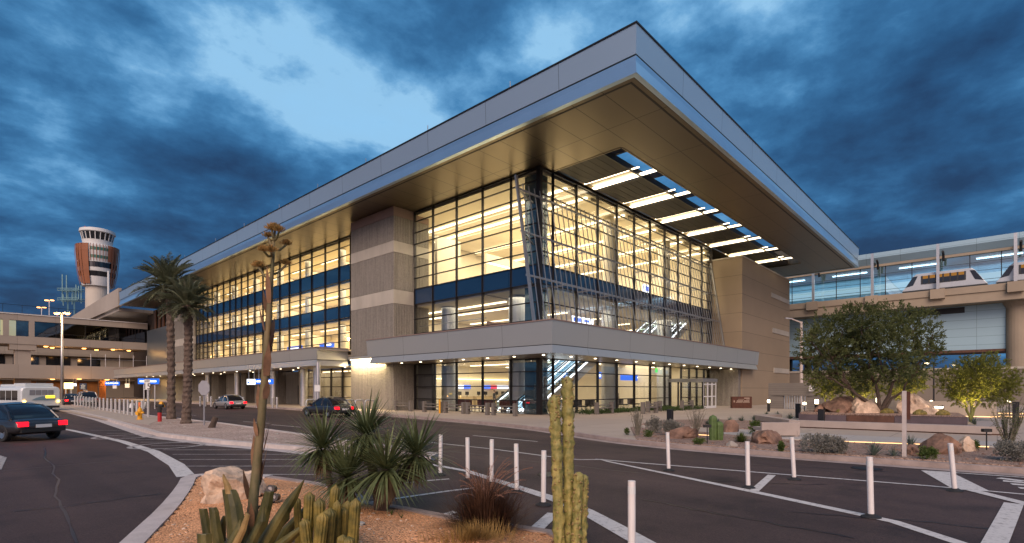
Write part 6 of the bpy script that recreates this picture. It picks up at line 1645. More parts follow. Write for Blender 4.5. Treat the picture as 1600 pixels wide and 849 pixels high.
shrub('green_shrub','small green shrub at the foot of the bare canes','shrub',1012,683,8,12,M['green_shrub'],600,.05,42,group='green shrubs',lobes=3)
spiky('palmetto_tuft','dense dark green spiky tuft left of the long boulder','tuft',1158,691,17,M['green_shrub'],220,50,w_=.03)
spiky('agave_tuft','grey green spiky agave below the seat wall, left of the tall post','agave',1365,712,24,M['agave_blue'],60,51,group='spiky agaves of the garden')
spiky('agave_tuft','thin leaved agave nearest the kerb, left of the tall post','agave',1396,713,18,M['agave_blue'],46,52,w_=.022,group='spiky agaves of the garden',drp=.3)
spiky('agave_tuft','upright agave just right of the tall post','agave',1423,699,22,M['agave_blue'],36,53,el0=.8,group='spiky agaves of the garden')
for i,(px,dp,rp,lab) in enumerate([(1351,27.2,20,'blue agave in front of the rust panel of the planter'),(1281,29,14,'pale agave spikes at the left part of the planter'),(1315,28.5,14,'thin agave spikes left of the rust panel'),(1449,25.6,14,'agave tuft in front of the right violet planter panel'),(1485,24.6,16,'upright yellowish agave near the right planter end'),(1497,24.4,13,'smaller upright agave beside the planter end'),(1523,26.5,15,'dark green tuft inside the seat wall corner'),(1405,26.8,13,'agave tuft below the right end of the rust panel')]):
    spiky('agave_tuft',lab,'agave',px,0,rp,M['agave_blue'],44,60+i,z=.15,depth=dp,group='spiky agaves of the garden',el0=.5)
for i,(px,py,rp,lab) in enumerate([(1106,663,8,'first grey agave from the column cactus in the gravel garden'),(1141,660,10,'round grey agave behind the gravel garden path'),(1158,658,9,'grey agave left of the lit bollard'),(1178,657,9,'grey agave just left of the seat wall'),(1133,668,8,'small agave near the red stone in the gravel garden'),(1176,664,8,'small agave at the seat wall corner'),(1198,651,9,'agave below the lit bollard'),(1215,651,9,'agave right of the lit bollard'),(1235,655,11,'bushy agave at the left planter end'),(1122,662,9,'agave beside the pale prickly stone')]):
    spiky('agave_tuft',lab,'agave',px,py,rp,M['agave_blue'],46,80+i,group='spiky agaves of the garden',w_=.05,el0=.2)
for i,(px,dp,lab) in enumerate([(1316,27.7,'round golden cactus on the planter left of the pale boulder'),(1386,27.0,'round golden cactus at the foot of the mesquite'),(1437,25.4,'round golden cactus beside the reddish boulder'),(1473,25.0,'golden cactus pair under the mushroom lamp')]):
    x,y=D(px,dp); m_=MB(); 
    for (dx,dy,rr) in ((0,0,.2),(.24,-.1,.16),(-.2,.1,.15)): ribcol(m_,(x+dx,y+dy,.66),(x+dx,y+dy,.66+rr*1.5),rr,10)
    tag(m_.build('barrel_cactus',M['torch'],smooth=True),lab,'cactus','barrel cacti on the planter')
e_ = None
x,y=G(1120,688,.15); e_=empty('column_cactus','pair of upright green ribbed cactus columns in the gravel by the kerb','cactus',(x,y,.15)); kk=depth_of(x,y)/FPX
for (du,h,rr) in ((-6,42,5.5),(4,32,5.5)):
    c=facing(x,y,.1,du*kk,0); m_=MB(); ribcol(m_,c,(c[0],c[1],.1+h*kk),rr*kk,9); m_.build('column',M['cactus'],e_,smooth=True)
canes('tall pale bare cane shrub at the left end of the gravel bed',996,681,44,.28,34,90)
canes('bare brown wispy shrub behind the path light stake',1088,678,44,.55,40,91,w0=.010)
canes('big ocotillo with many upright canes at the right edge',1575,703,78,.38,40,92,leafy=True)
for i,(px,py,dp,rx,rz,m,lab,sd) in enumerate([(1064,684,None,.62,.34,'boulder_red','rounded reddish boulder at the kerb left of the column cactus',1),(1140,674,None,.42,.34,'boulder_red','rough boulder behind the column cactus',2),(1196,691,None,.66,.34,'boulder_red','long dark cracked boulder beside the bench back',3),(1466,706,None,.66,.36,'boulder_red','big brown boulder behind the yellow green kerb shrub',4),(1428,711,None,.3,.2,'boulder_red','low dark boulder at the foot of the tall post',5),(1505,704,None,.35,.25,'boulder','tan boulder right of the brown one',6),(1143,697,None,.2,.14,'conc_old','small grey round stone by the kerb',7),
    (1315,640,28.6,1.15,.62,'boulder_red','long red brown boulder on the left of the planter',8),(1350,640,27.8,1.05,.62,'boulder','pale tan boulder on the planter left of the mesquite trunk',9),(1428,640,27.0,.95,.75,'boulder','rounded reddish tan boulder on the right of the planter',10),(1281,645,28.8,.4,.34,'boulder_red','small dark red boulder at the left planter end',11),(1455,645,26,.5,.3,'boulder','low boulder below the mushroom lamp',12)]):
    if dp: x,y=D(px,dp); z=.62
    else: x,y=G(px,py,.15); z=.12
    m_=MB(); m_.rock((x,y,z+rz*.3),(rx,rx*.7,rz),sd+20,4,amp=.45); tag(m_.build('boulder',M[m]),lab,'boulder','boulders of the garden')
# low planting along the right-hand glass
def cover(label,x0,x1,y0,y1,n,seed,m='cover',h=.3):
    r=random.Random(seed); f=MB()
    for i in range(n):
        x=r.uniform(x0,x1); y=r.uniform(y0,y1); k_=.5+.5*mnoise.noise(Vector((x*1.1,y*1.1,seed)))
        if k_<.33: continue
        z=.12+r.random()*h*k_*1.4; leaf(f,Vector((x,y,z)),rv(r)+Vector((0,0,.5)),.13,.07)
    o=f.build('ground_cover',M[m]); o['label']=label; o['category']='ground cover'; o['kind']='stuff'; return o
cover('low green ground cover along the entrance glass',31.5,48,21.2,22.6,5200,1); cover('low green planting between the vestibule and benches',40,47.5,19.6,20.8,1600,2)

# loose stones lying on the gravel
def stones(label, region, n, zf, seed, m, r0, r1):
    r = random.Random(seed); f = MB(); k_ = 0
    while k_ < n:
        p = region(r)
        if p is None: continue
        s_ = r0+(r1-r0)*r.random()**3; f.rock((p[0],p[1],zf(*p)),(s_,s_*r.uniform(.6,1),s_*r.uniform(.4,.8)),k_%40,1); k_ += 1
    o = f.build('loose_stones', M[m]); o['label'] = label; o['category'] = 'stones'; o['kind'] = 'stuff'
def on_island(r):
    p = (r.uniform(min(xs),max(xs)), r.uniform(min(ys),max(ys)))
    return p if inside(p, isl) and edge_d(p, isl) > .12 and depth_of(*p) > 4 else None
stones('small loose stones scattered over the orange island soil', on_island, 700, lambda x,y: isl_h(x,y)+.008, 5, 'boulder', .008, .035)
bedp = bed_front + [(bed_back[-1][0], bed_back[-1][1])] + bed_back[::-1]
bx = [p[0] for p in bedp]; by_ = [p[1] for p in bedp]
def on_bed(r):
    p = (r.uniform(min(bx),max(bx)), r.uniform(-4,max(by_)))
    return p if inside(p, bedp) and edge_d(p, bedp) > .15 else None
stones('small loose stones scattered over the pink gravel bed', on_bed, 500, lambda x,y: .155, 6, 'boulder_red', .02, .09)
def on_median(r):
    p = (r.uniform(2,10), r.uniform(10,45)); return p if inside(p, med) and edge_d(p, med) > .25 else None
stones('small loose stones scattered over the tan median gravel', on_median, 260, lambda x,y: .11, 7, 'conc_band', .015, .06)
# ------------------------------------------------------------------ street furniture
# white flexible delineator posts
specs = [(688,743,.6,'first white delineator post right of the yucca'),(731,751.5,-.5,'second white delineator post right of the yucca'),(768,757,.3,'third white delineator post, above the fountain grass'),(807.5,770,-.8,'fourth white delineator post, above the right of the fountain grass'),(849,790,.5,'white delineator post just left of the totem cactus'),
         (987,880,0,'nearest white delineator post, cut by the bottom of the frame'),(1361,809,-1.5,'white delineator post standing on the thick line, largest on the right'),(1169,763,-1.2,'white delineator post at the short cross line'),(1045,736,-2,'leftmost white delineator post of the right-hand group'),(1241,750,-3.4,'white delineator post on the thin line in front of the silver shrub'),(1492,768,-5.5,'tilted pinkish delineator post beside the wide white bar')]
proto = None
for i,(px,py,tilt,lab) in enumerate(specs):
    x,y = G(px,py)
    if proto is None:
        proto = empty('delineator_post', lab, 'delineator post', (x,y,0), 0, 'white delineator posts')
        m_ = MB(); m_.tube([(0,0,.03),(0,0,.9)],.042,14); m_.build('tube', M['post_white'], proto, world=False)
        m_ = MB(); m_.lathe(0,0,[(.135,.008),(.13,.02),(.08,.04),(.055,.06)],18); m_.build('rubber_base', M['rubber'], proto, world=False)
        m_ = MB(); m_.lathe(0,0,[(.0435,.76),(.0435,.84)],14); m_.build('reflective_band', M['sign_face'], proto, world=False)
        o = proto
    else: o = dup(proto, (x,y,0), None, lab)
    # tilt about the view axis
    ax = Vector((CY,SY,0)); q = Matrix.Rotation(R(tilt),4,ax); o.rotation_euler = q.to_euler()
# row of pale bollards along the median walkway
pts_ = [(112,634),(117,635.5),(121.5,636.8),(126,638),(130.5,639.3),(135,640.4),(140,641.5),(145,642.6),(150,643.6),(156,644.6),(162,645.6),(168,646.6),(174,647.5),(180.5,648.5),(187,649.3),(194,650),(200,651),(207,652),(214,653),(222,654)]
pb_ = None
for i,(px,py) in enumerate(pts_):
    py = 629.5+(px-95)*.186 if False else 632.5+(px-112)*.178
    x,y = G(px,py,.12); lab = f'pale steel bollard on the median, {ORD[len(pts_)-1-i]} from the yellow hydrant'
    if pb_ is None:
        pb_ = empty('bollard', lab, 'bollard', (x,y,.12), 0, 'bollards along the median walkway'); m_=MB(); m_.tube([(0,0,0),(0,0,1.02)],.075,12); m_.build('post', M['bollard'], pb_, world=False); m_=MB(); m_.lathe(0,0,[(.08,1.02),(.07,1.05),(0,1.06)],12); m_.build('cap', M['steel'], pb_, world=False)
    else: dup(pb_, (x,y,.12), None, lab)
# silver bollards in front of the wing
pk = None
for i,(px,py) in enumerate([(343,636.5),(350.5,636.6),(357.5,636.7),(365,636.8),(372.5,636.9),(380,637),(402,637.5),(426,638),(433,638.2),(313,635),(321,635.3),(330,635.6)]):
    x,y = G(px,py,.12); lab = 'silver kerbside bollard by the wing, ' + ['leftmost of the six right of the palms','second of the six right of the palms','third of the six right of the palms','fourth of the six right of the palms','fifth of the six right of the palms','sixth of the six right of the palms','just left of the flower stalk','first right of the flower stalk','second right of the flower stalk','first right of the palm trunks','second right of the palm trunks','third right of the palm trunks'][i]
    if pk is None:
        pk = empty('bollard', lab, 'bollard', (x,y,.12), 0, 'silver bollards at the wing kerb'); m_=MB(); m_.tube([(0,0,0),(0,0,1.0)],.1,12); m_.build('post', M['steel'], pk, world=False, smooth=False); m_=MB(); m_.lathe(0,0,[(.105,1.0),(.09,1.04),(0,1.05)],12); m_.build('cap', M['steel'], pk, world=False)
    else: dup(pk, (x,y,.12), None, lab)
# bent pipe hoops at the kerb
ph = None
for i,(px,py) in enumerate([(486,646),(502.5,646.2),(516,646.4),(531,646.6),(547,647),(562,647.3),(577.5,648)]):
    x,y = G(px,py,.12); lab = f'bent white pipe hoop at the kerb, {ORD[i]} from the no-parking column'
    if ph is None:
        ph = empty('pipe_hoop', lab, 'hoop rail', (x,y,.12), R(10), 'pipe hoops at the kerb'); m_=MB(); m_.tube([(-.42,0,0),(-.42,0,.86),(-.36,0,.98),(-.25,0,1.03),(.25,0,1.03),(.36,0,.98),(.42,0,.86),(.42,0,0)],.05,10); m_.build('hoop', M['bollard'], ph, world=False, smooth=True)
        m_=MB(); [m_.lathe(s*.42,0,[(.1,0),(.09,.02)],12) for s in (-1,1)]; m_.build('foot_plate', M['steel'], ph, world=False)
    else: dup(ph, (x,y,.12), R(10), lab)
# yellow base post under the canopy
x,y = G(497,644,.12); e = empty('yellow_post','canopy post with yellow painted foot and small white notices','post',(x,y,.12)); m_=MB(); m_.tube([(x,y,.12),(x,y,.8)],.2,14); m_.build('foot', M['yellow'], e); m_=MB(); m_.tube([(x,y,.8),(x,y,4.08)],.17,14); m_.build('shaft', M['steel'], e)
m_=MB(); mark(m_,x,y,0,-.2,.25,1.75,2.25,.24); m_.build('notice', M['sign_face'], e)
x,y = G(687,646,.12); m_=MB(); m_.tube([(x,y,.12),(x,y,1.15)],.07,10); tag(m_.build('yellow_bollard', M['yellow']), 'slim yellow bollard in front of the dark glass by the pier', 'bollard')
# benches with thick end posts along the building
pbn = None
bl = [(26.55,36.6,90),(26.4,32.6,90),(26.3,29.9,90),(26.2,27.3,90),(26.2,24.7,90),(27.3,20.9,90-25),(33.3,21.3,0),(39.2,20.4,0),(44.2,19.9,0),(36.2,19.2,0)]
bn_lab = ['concrete bench nearest the ribbed pier on the left glass side','concrete bench in front of the yellow bollard glass bay','concrete bench at the third glass bay from the pier','concrete bench at the fourth glass bay from the pier','concrete bench beside the dark corner column','angled concrete bench right at the building corner','concrete bench in front of the escalator glass','concrete bench behind the bare cane shrub','concrete bench nearest the entrance vestibule','concrete bench standing forward on the forecourt']
for i,(x,y,rz) in enumerate(bl):
    if pbn is None:
        pbn = empty('post_bench', bn_lab[i], 'bench', (x,y,.12), R(rz), 'concrete benches along the glass')
        for s in (-1,1): m_=MB(); m_.box(s*1.0-.1,s*1.0+.1,-.15,.15,0,.86); m_.build('end_post', M['bench'], pbn, world=False, bevel=.015)
        m_=MB(); m_.box(-.9,.9,-.16,.16,.4,.47); m_.build('seat', M['bench'], pbn, world=False, bevel=.01)
        m_=MB(); m_.box(-.9,.9,-.03,.03,.62,.68); m_.build('rail', M['bench'], pbn, world=False)
    else: dup(pbn, (x,y,.12), R(rz), bn_lab[i])

# yellow hydrant
x,y = G(218.5,656,.11); e = empty('fire_hydrant','yellow fire hydrant on the median gravel','fire hydrant',(x,y,.11)); z=.11
m_=MB(); m_.lathe(x,y,[(.17,z),(.17,z+.05),(.12,z+.07),(.12,z+.46),(.15,z+.48),(.15,z+.53),(.12,z+.55),(.11,z+.64),(.05,z+.71),(.04,z+.76),(0,z+.77)],18); m_.build('barrel', M['yellow'], e)
for s in (-1,1): a=facing(x,y,z+.42,s*.1,0); b_=facing(x,y,z+.42,s*.24,0); m_=MB(); m_.tube([a,b_],.065,10); m_.build('hose_cap', M['yellow'], e)
m_=MB(); m_.tube([(x-.1*CY,y-.1*SY,z+.36),(x-.26*CY,y-.26*SY,z+.36)],.085,12); m_.build('pumper_cap', M['yellow'], e)
# red standpipe post
x,y = G(249.5,659,.11); e = empty('red_standpipe','red and dark standpipe post between the hydrant and the palms','standpipe',(x,y,.11)); m_=MB(); m_.tube([(x,y,.1),(x,y,.62)],.105,12); m_.build('red_base', M['red'], e); m_=MB(); m_.tube([(x,y,.62),(x,y,.98)],.115,12); m_.tube([(x-.2*SY,y+.2*CY,1.0),(x+.2*SY,y-.2*CY,1.0)],.09,10); m_.build('valve_head', M['rubber'], e)
# speed limit sign
x,y = G(231.5,652,.11); dp=depth_of(x,y); e = empty('speed_limit_sign','white speed limit sign reading 15 on a square post','road sign',(x,y,.11)); zt=ZH(593,dp)
m_=MB(); m_.tube([(x,y,.1),(x,y,zt)],.07,10); m_.build('post', M['bollard'], e)
wS=15*dp/FPX; hS=19*dp/FPX; zc=zt-hS*.42
def facebox(mb,x,y,zc,w_,h_,d0,d1):
    a=[facing(x-CY*dd,y-SY*dd,zc,u*w_/2,v*h_/2) for dd in (d0,d1) for u,v in ((-1,-1),(1,-1),(1,1),(-1,1))]; mb.add(a,[(3,2,1,0),(4,5,6,7),(0,1,5,4),(1,2,6,5),(2,3,7,6),(3,0,4,7)])
m_=MB(); facebox(m_,x,y,zc,wS*.62,hS*.85,.09,.11); m_.build('plate', M['sign_face'], e)
TR_=(R(90),0,YAW-R(90))
def stext(body,size,mm,par,p): o=text(body,size,mm,par,(0,0,0),TR_); w0=wloc(par); o.location=(p[0]-w0.x,p[1]-w0.y,p[2]-w0.z); return o
stext('15',.55,M['letter_black'],e,facing(x-CY*.12,y-SY*.12,zc-.14,0,0)); stext('SPEED\nLIMIT',.15,M['letter_black'],e,facing(x-CY*.12,y-SY*.12,zc+.28,0,0))
# blue direction sign pair on posts
x,y = D(232,52); e = empty('blue_direction_sign','lit blue direction sign panels on posts behind the speed limit sign','sign',(x,y,.11)); kk=52/FPX
for px,w_ in ((225,16),(241,16)):
    c=D(px,52); m_=MB(); facebox(m_,c[0],c[1],ZH(596,52),w_*kk,14*kk*.62,.0,.14); p_=m_.build('panel', M['blue_sign'], e); 
    m_=MB(); facebox(m_,c[0]-CY*.15,c[1]-SY*.15,ZH(596,52),w_*kk*.6,2.6*kk,.0,.015); m_.build('legend', M['white_sign'], p_)
m_=MB(); 
for px in (225,242): c=D(px,52.1); m_.tube([(c[0],c[1],0),(c[0],c[1],ZH(601,52))],.06,8)
m_.build('post', M['bollard'], e)
# glowing yellow sign on two posts
x,y = D(108,78); kk=78/FPX; e = empty('yellow_lit_sign','glowing yellow white sign box on two posts beside the bus','sign',(x,y,.1)); m_=MB(); facebox(m_,x,y,ZH(603,78),12.5*kk,9.5*kk,0,.2); m_.build('sign_box', M['yellow_sign'], e)
for px in (103,111.5): c=D(px,78.1); m_=MB(); m_.tube([(c[0],c[1],0),(c[0],c[1],ZH(608,78))],.09,8); m_.build('post', M['bollard'], e)
# navy notice board
x,y = D(130.5,80); kk=80/FPX; e = empty('navy_notice_sign','navy blue notice board with pale lines on a bent post','sign',(x,y,.1)); m_=MB(); facebox(m_,x,y,ZH(604,80),11*kk,10*kk,0,.1); pn=m_.build('panel', M['navy_sign'], e); m_=MB()
for j,(u0,u1) in enumerate(((-.2,.2),(-.7,.7),(-.6,.7),(-.7,.5),(-.7,.7))): facebox(m_,*facing(x-CY*.11,y-SY*.11,0,(u0+u1)*2.2*kk,0)[:2],ZH(600.8+j*1.7,80),(u1-u0)*5*kk,.55*kk,0,.01)
m_.build('legend', M['sign_face'], pn); c=D(136,80); m_=MB(); m_.tube([(c[0],c[1],0),(c[0],c[1],ZH(610,80)),(x,y,ZH(610,80))],.09,8); m_.build('post', M['bollard'], e)
# hanging signs under the bridge and canopy
def hang(name,label,px,py,w_,h_,dp,m,zhang,legend=None):
    x,y=D(px,dp); kk=dp/FPX; e=empty(name,label,'sign',(x,y,ZH(py,dp))); m_=MB(); facebox(m_,x,y,ZH(py,dp),w_*kk,h_*kk,0,.15); pn=m_.build('panel',M[m],e)
    m_=MB()
    for s in (-.35,.35): a=facing(x,y,0,s*w_*kk,0); m_.tube([(a[0],a[1],ZH(py,dp)+h_*kk/2),(a[0],a[1],zhang)],.03,5)
    m_.build('hanger',M['steel'],e)
    if legend:
        m_=MB()
        for (u0,u1,v0,v1) in legend: facebox(m_,*facing(x-CY*.16,y-SY*.16,0,(u0+u1)/2*w_*kk,0)[:2],ZH(py,dp)+(v0+v1)/2*h_*kk,(u1-u0)*w_*kk,(v1-v0)*h_*kk,0,.012)
        m_.build('legend',M['white_sign'] if m!='white_sign' else M['blue_sign'],pn)
    return e
hang('hanging_sign','long blue hanging sign with white legend under the bridge edge',176,599.5,22,6,98,'blue_sign',4.0,[(-.44,-.34,-.1,.2),(-.3,-.2,-.12,.22),(-.16,.12,-.05,.2),(.18,.44,-.05,.2)])
hang('clearance_sign','small yellowish plate hanging below the long blue sign',180,604.8,6,5,97,'sign_face',3.9); hang('clearance_sign','pale square plate hanging alone right of the long blue sign',199.5,602.8,6.5,6.5,92,'sign_face',4.0)
hang('hanging_sign','bright white sign half of the wing entrance sign, left of the flower stalk',393,597,12,8.5,50,'white_sign',4.1,[(-.42,-.2,-.3,.1)])
hang('hanging_sign','blue half of the wing entrance sign with white stripe, behind the flower stalk',414,596.5,27,8,50,'blue_sign',4.1,[(-.44,.0,-.12,.2),(.2,.36,-.1,.3)])
hang('hanging_sign','tiny white and blue hanging sign beside the glowing yellow sign',116.5,601.5,6,4,96,'white_sign',3.9)
# blue sign inside the hall
def wallsign(label,X,Y,z,w_,h_,ax='x',m='blue_sign',leg=None):
    e=empty('hall_sign',label,'sign',(X,Y,z),0,'lit signs inside the terminal'); m_=MB(); 
    (m_.box(X-w_/2,X+w_/2,Y,Y+.12,z-h_/2,z+h_/2) if ax=='x' else m_.box(X,X+.12,Y-w_/2,Y+w_/2,z-h_/2,z+h_/2)); pn=m_.build('panel',M[m],e)
    if leg:
        m_=MB()
        for (u0,u1,v0,v1) in leg: (m_.box(X+u0*w_,X+u1*w_,Y-.02,Y-.002,z+v0*h_,z+v1*h_) if ax=='x' else m_.box(X-.02,X-.002,Y+u0*w_,Y+u1*w_,z+v0*h_,z+v1*h_))
        m_.build('legend',M['white_sign' if m!='white_sign' else 'screen_blue'],pn)
wallsign('long blue sign seen through the entrance glass beside the round column',49.5,28,3.15,5.2,.62,'x','blue_sign',[(.12,.36,-.1,.12)])
wallsign('small square blue sign with white arrow left of the round column',41.3,26.9,3.2,.6,.62,'x','blue_sign',[(-.25,.25,-.1,.1),(-.1,.1,-.28,.28)])
wallsign('small green exit sign high above the entrance doors',50.6,26,3.9,.35,.45,'x','green_exit')
wallsign('blue sign with white arrow block in the upper hall behind the sunscreen',42.0,28.2,6.35,4.0,.7,'x','blue_sign',[(-.3,-.05,-.35,-.12),(.3,.5,-.4,.4)])
wallsign('bluish white display above the wood wall in the upper hall',40.8,28.4,8.3,3.4,.6,'x','white_sign',[(-.45,-.1,-.3,.3),(.05,.3,-.2,.2)])
wallsign('white and blue sign near the upper escalators',54.6,27.2,6.6,1.5,.8,'x','white_sign',[(.15,.4,-.4,.4)])
wallsign('small white and blue display high in the right part of the hall',54.0,29,13.2,1.4,.9,'x','white_sign',[(-.2,.3,-.3,.3)])
wallsign('blue lit sign in the wing window left of the flower stalk',32.5,69,7.4,4.2,.55,'y','blue_sign',[(-.3,.3,-.15,.2)])
wallsign('blue lit sign in the wing window behind the flower stalk',32.5,60.5,7.3,3.4,.6,'y','blue_sign',[(-.35,.1,-.1,.25)])
wallsign('white and blue sign in the upper wing window behind the palms',32.5,87.5,11.5,4.4,.55,'y','white_sign',[(-.3,.1,-.3,.2)])
wallsign('blue and white sign on the check-in wall near the pier',39.4,45.2,3.5,1.6,.8,'x','white_sign',[(-.4,.0,-.4,.4)])
# check-in displays, counters and hall seats
mats_ = ['screen_blue','screen_red','screen_white','screen_red','screen_blue','screen_white']
disp=[39.2,40.3,41.4,44.7,45.8,46.9,48.0,49.1,50.2,52.4,53.5]
for i,xx in enumerate(disp):
    m_=MB(); m_.box(xx,xx+1.02,45.35,45.45,2.0,2.42); e=empty('check_in_display',f'lit check-in display on the hall back wall, {ORD[i]} from the pier side','display',(xx,45.4,2.0),0,'check-in displays'); m_.build('screen',M[mats_[(i*5+i//3)%6]],e); m_=MB(); m_.box(xx+.3,xx+.7,45.45,45.62,2.1,2.3); m_.build('bracket',M['black'],e)
for i in range(6):
    xx=38.4+i*2.9; e=empty('check_in_counter',f'check-in counter with small monitors, {ORD[i]} from the pier side','counter',(xx,43.4,.13),0,'check-in counters'); m_=MB(); m_.box(xx,xx+2.4,43.2,43.8,.13,1.15); m_.build('desk',M['counter'],e)
    for s_ in (.4,1.5): m_=MB(); m_.box(xx+s_,xx+s_+.5,43.5,43.56,1.3,1.68); m_.box(xx+s_+.22,xx+s_+.28,43.52,43.54,1.15,1.3); m_.build('monitor',M['black'],e)
pse=None
for i,(yy,lab) in enumerate([(25.6,'nearest the corner column'),(28.0,'second from the corner column'),(30.5,'third from the corner column'),(33.0,'nearest the pier')]):
    if pse is None:
        pse=empty('hall_seating_row','row of maroon hall seats inside the left glass, '+lab,'seating',(30.2,yy,.13),0,'maroon seat rows inside the glass'); m_=MB(); m_.box(-.05,.5,-.9,.9,.36,.46); m_.build('cushion',M['seat_red'],pse,world=False,bevel=.02); m_=MB(); m_.box(-.12,-.02,-.9,.9,.46,.95); m_.build('backrest',M['seat_red'],pse,world=False,bevel=.02); m_=MB()
        for s in (-.8,.8): m_.box(0,.06,s-.03,s+.03,0,.36); m_.box(.36,.42,s-.03,s+.03,0,.36)
        m_.build('legs',M['black'],pse,world=False)
    else: dup(pse,(30.2,yy,.13),None,'row of maroon hall seats inside the left glass, '+lab)
for i,(xx,yy) in enumerate([(36.2,25.6),(38.6,25.9),(43.6,26.0),(46.2,26.2)]):
    e=empty('lounge_chair',f'dark lounge seats inside the entrance glass, {ORD[i]} from the building corner','seating',(xx,yy,.13),0,'dark lounge seats'); m_=MB(); m_.box(xx-.7,xx+.7,yy-.3,yy+.25,.45,.55); m_.build('seat',M['black'],e); m_=MB(); m_.box(xx-.7,xx+.7,yy+.2,yy+.3,.55,1.05); m_.build('backrest',M['black'],e); m_=MB()
    for s in (-.6,.6): m_.box(xx+s-.03,xx+s+.03,yy-.25,yy-.19,.13,.45); m_.box(xx+s-.03,xx+s+.03,yy+.15,yy+.21,.13,.45)
    m_.build('legs',M['steel'],e)
# escalators
def escalator(label,x0,x1,y,z0,z1,w_=1.0):
    e=empty('escalator',label,'escalator',(x0,y,z0),0,'escalators in the hall'); m_=MB(); m_.add([(x0,y-w_/2,z0),(x1,y-w_/2,z1),(x1,y-w_/2,z1-.9),(x0+1.2,y-w_/2,z0-.0),(x0,y+w_/2,z0),(x1,y+w_/2,z1),(x1,y+w_/2,z1-.9),(x0+1.2,y+w_/2,z0-.0)],[(0,3,2,1),(4,5,6,7),(0,1,5,4),(3,7,6,2),(1,2,6,5),(0,4,7,3)]); m_.build('truss',M['escal'],e)
    n_=26; m_=MB()
    for i in range(n_): xa=x0+(x1-x0)*i/n_; xb=x0+(x1-x0)*(i+1)/n_; za=z0+(z1-z0)*i/n_; m_.box(xa,xb,y-w_/2+.14,y+w_/2-.14,za-.05,za+.16)
    m_.build('steps',M['black'],e)
    for s in (-1,1):
        yy=y+s*w_/2; m_=MB(); m_.add([(x0-.3,yy,z0+.12),(x1+.3,yy,z1+.1),(x1+.3,yy,z1+.92),(x0-.3,yy,z0+.92)],[(0,1,2,3)]); bal=m_.build('balustrade',M['glass_station'],e)
        m_=MB(); m_.beam((x0-.35,yy,z0+.96),(x1+.35,yy,z1+.96),.09,.08); m_.build('handrail',M['black'],bal); m_=MB(); m_.beam((x0-.2,yy-.03,z0+.14),(x1+.2,yy-.03,z1+.14),.06,.12); m_.build('skirt_light',M['escal_light'],bal)
        m_=MB(); m_.beam((x0-.2,yy-.02,z0+.82),(x1+.2,yy-.02,z1+.82),.03,.05); m_.build('rail_light',M['escal_light'],bal)
escalator('escalator nearest the entrance glass rising to the right',30.6,39.6,26.3,.13,5.3); escalator('middle escalator rising to the right behind the entrance glass',30.6,39.6,27.6,.13,5.3); escalator('rear escalator rising to the right beside the cream wall',30.6,39.6,28.9,.13,5.3)
escalator('upper escalator behind the sunscreen, left of two',47.2,53.8,27.5,5.5,9.4); escalator('upper escalator behind the sunscreen, right of two',50.0,56.6,26.0,5.5,9.4)
# leaning sign pole and stump on the median
x,y=G(319,664.5,.11); dp=depth_of(x,y); zt=ZH(600,dp); e=empty('grey_sign','grey turned away road sign on a thin post between the palms and the flower stalk','road sign',(x,y,.11)); m_=MB(); m_.tube([(x,y,.1),(x,y,zt)],.04,8); m_.build('post',M['sign_back'],e)
m_=MB(); cc=facing(x,y,ZH(606.5,dp),.03,0); vs=[]; rr=.40
for dd in (.05,.075):
    for i in range(8): a=math.pi/8+i*math.pi/4; vs.append(facing(cc[0]-CY*dd,cc[1]-SY*dd,cc[2],rr*math.cos(a)*.75,rr*math.sin(a)))
m_.add(vs,[tuple(range(7,-1,-1)),tuple(range(8,16))]+[(i,(i+1)%8,8+(i+1)%8,8+i) for i in range(8)]); m_.build('plate',M['sign_back'],e)
x,y=G(333,668.5,.11); a=facing(x,y,.08,-.08,0); b_=facing(x,y,.62,.12,0); m_=MB(); m_.tube([a,((a[0]+b_[0])/2,(a[1]+b_[1])/2,.33),b_],[.16,.13,.13],10); tag(m_.build('leaning_stump',M['bark']),'short leaning dark stump on the median right of the palms','stump')
# barriers near the bridge
for (px,py,w_,h_,m,lab) in [(208,637,7,7,'barrier_white','white plastic barrier left of the orange one'),(217,636.5,8,8,'orange','orange plastic barrier beside the white one'),(226,637,6,9,'barrier_white','white plastic barrier right of the orange one')]:
    x,y=G(px,py+.5,.0); kk=depth_of(x,y)/FPX; e=empty('plastic_barrier',lab,'barrier',(x,y,0),0,'plastic road barriers'); m_=MB(); W=w_*kk/2; H=h_*kk
    a=[facing(x+CY*dd,y+SY*dd,0,u*W,v*H) for dd,u,v in ((-.3,-1,0),(-.3,1,0),(-.12,1,1),(-.12,-1,1),(.3,-1,0),(.3,1,0),(.12,1,1),(.12,-1,1))]; m_.add(a,[(0,1,2,3),(5,4,7,6),(1,5,6,2),(4,0,3,7),(3,2,6,7)]); m_.build('shell',M[m],e)
x,y=G(252,636.5,0); kk=depth_of(x,y)/FPX; e=empty('yellow_barricade','small yellow folding floor sign near the palm trunks','barricade',(x,y,0)); m_=MB(); W=3.2*kk; H=9*kk; a=[facing(x+CY*dd,y+SY*dd,0,u*W,v*H) for dd,u,v in ((-.35,-1,0),(-.35,1,0),(-.03,.6,1),(-.03,-.6,1),(.35,-1,0),(.35,1,0),(.03,.6,1),(.03,-.6,1))]; m_.add(a,[(0,1,2,3),(5,4,7,6),(3,2,6,7),(1,5,6,2),(4,0,3,7)]); m_.build('panel',M['yellow'],e)
x,y=D(160,104); m_=MB(); 
for i in range(6): c=facing(x,y,0,-.55+.22*i,0); m_.box(c[0]-.09,c[0]+.09,c[1]-.09,c[1]+.09,0,3.7+.1*(i%2))
tag(m_.build('timber_partition',M['wood_orange']),'orange lit timber slat partition under the concourse bridge','partition')
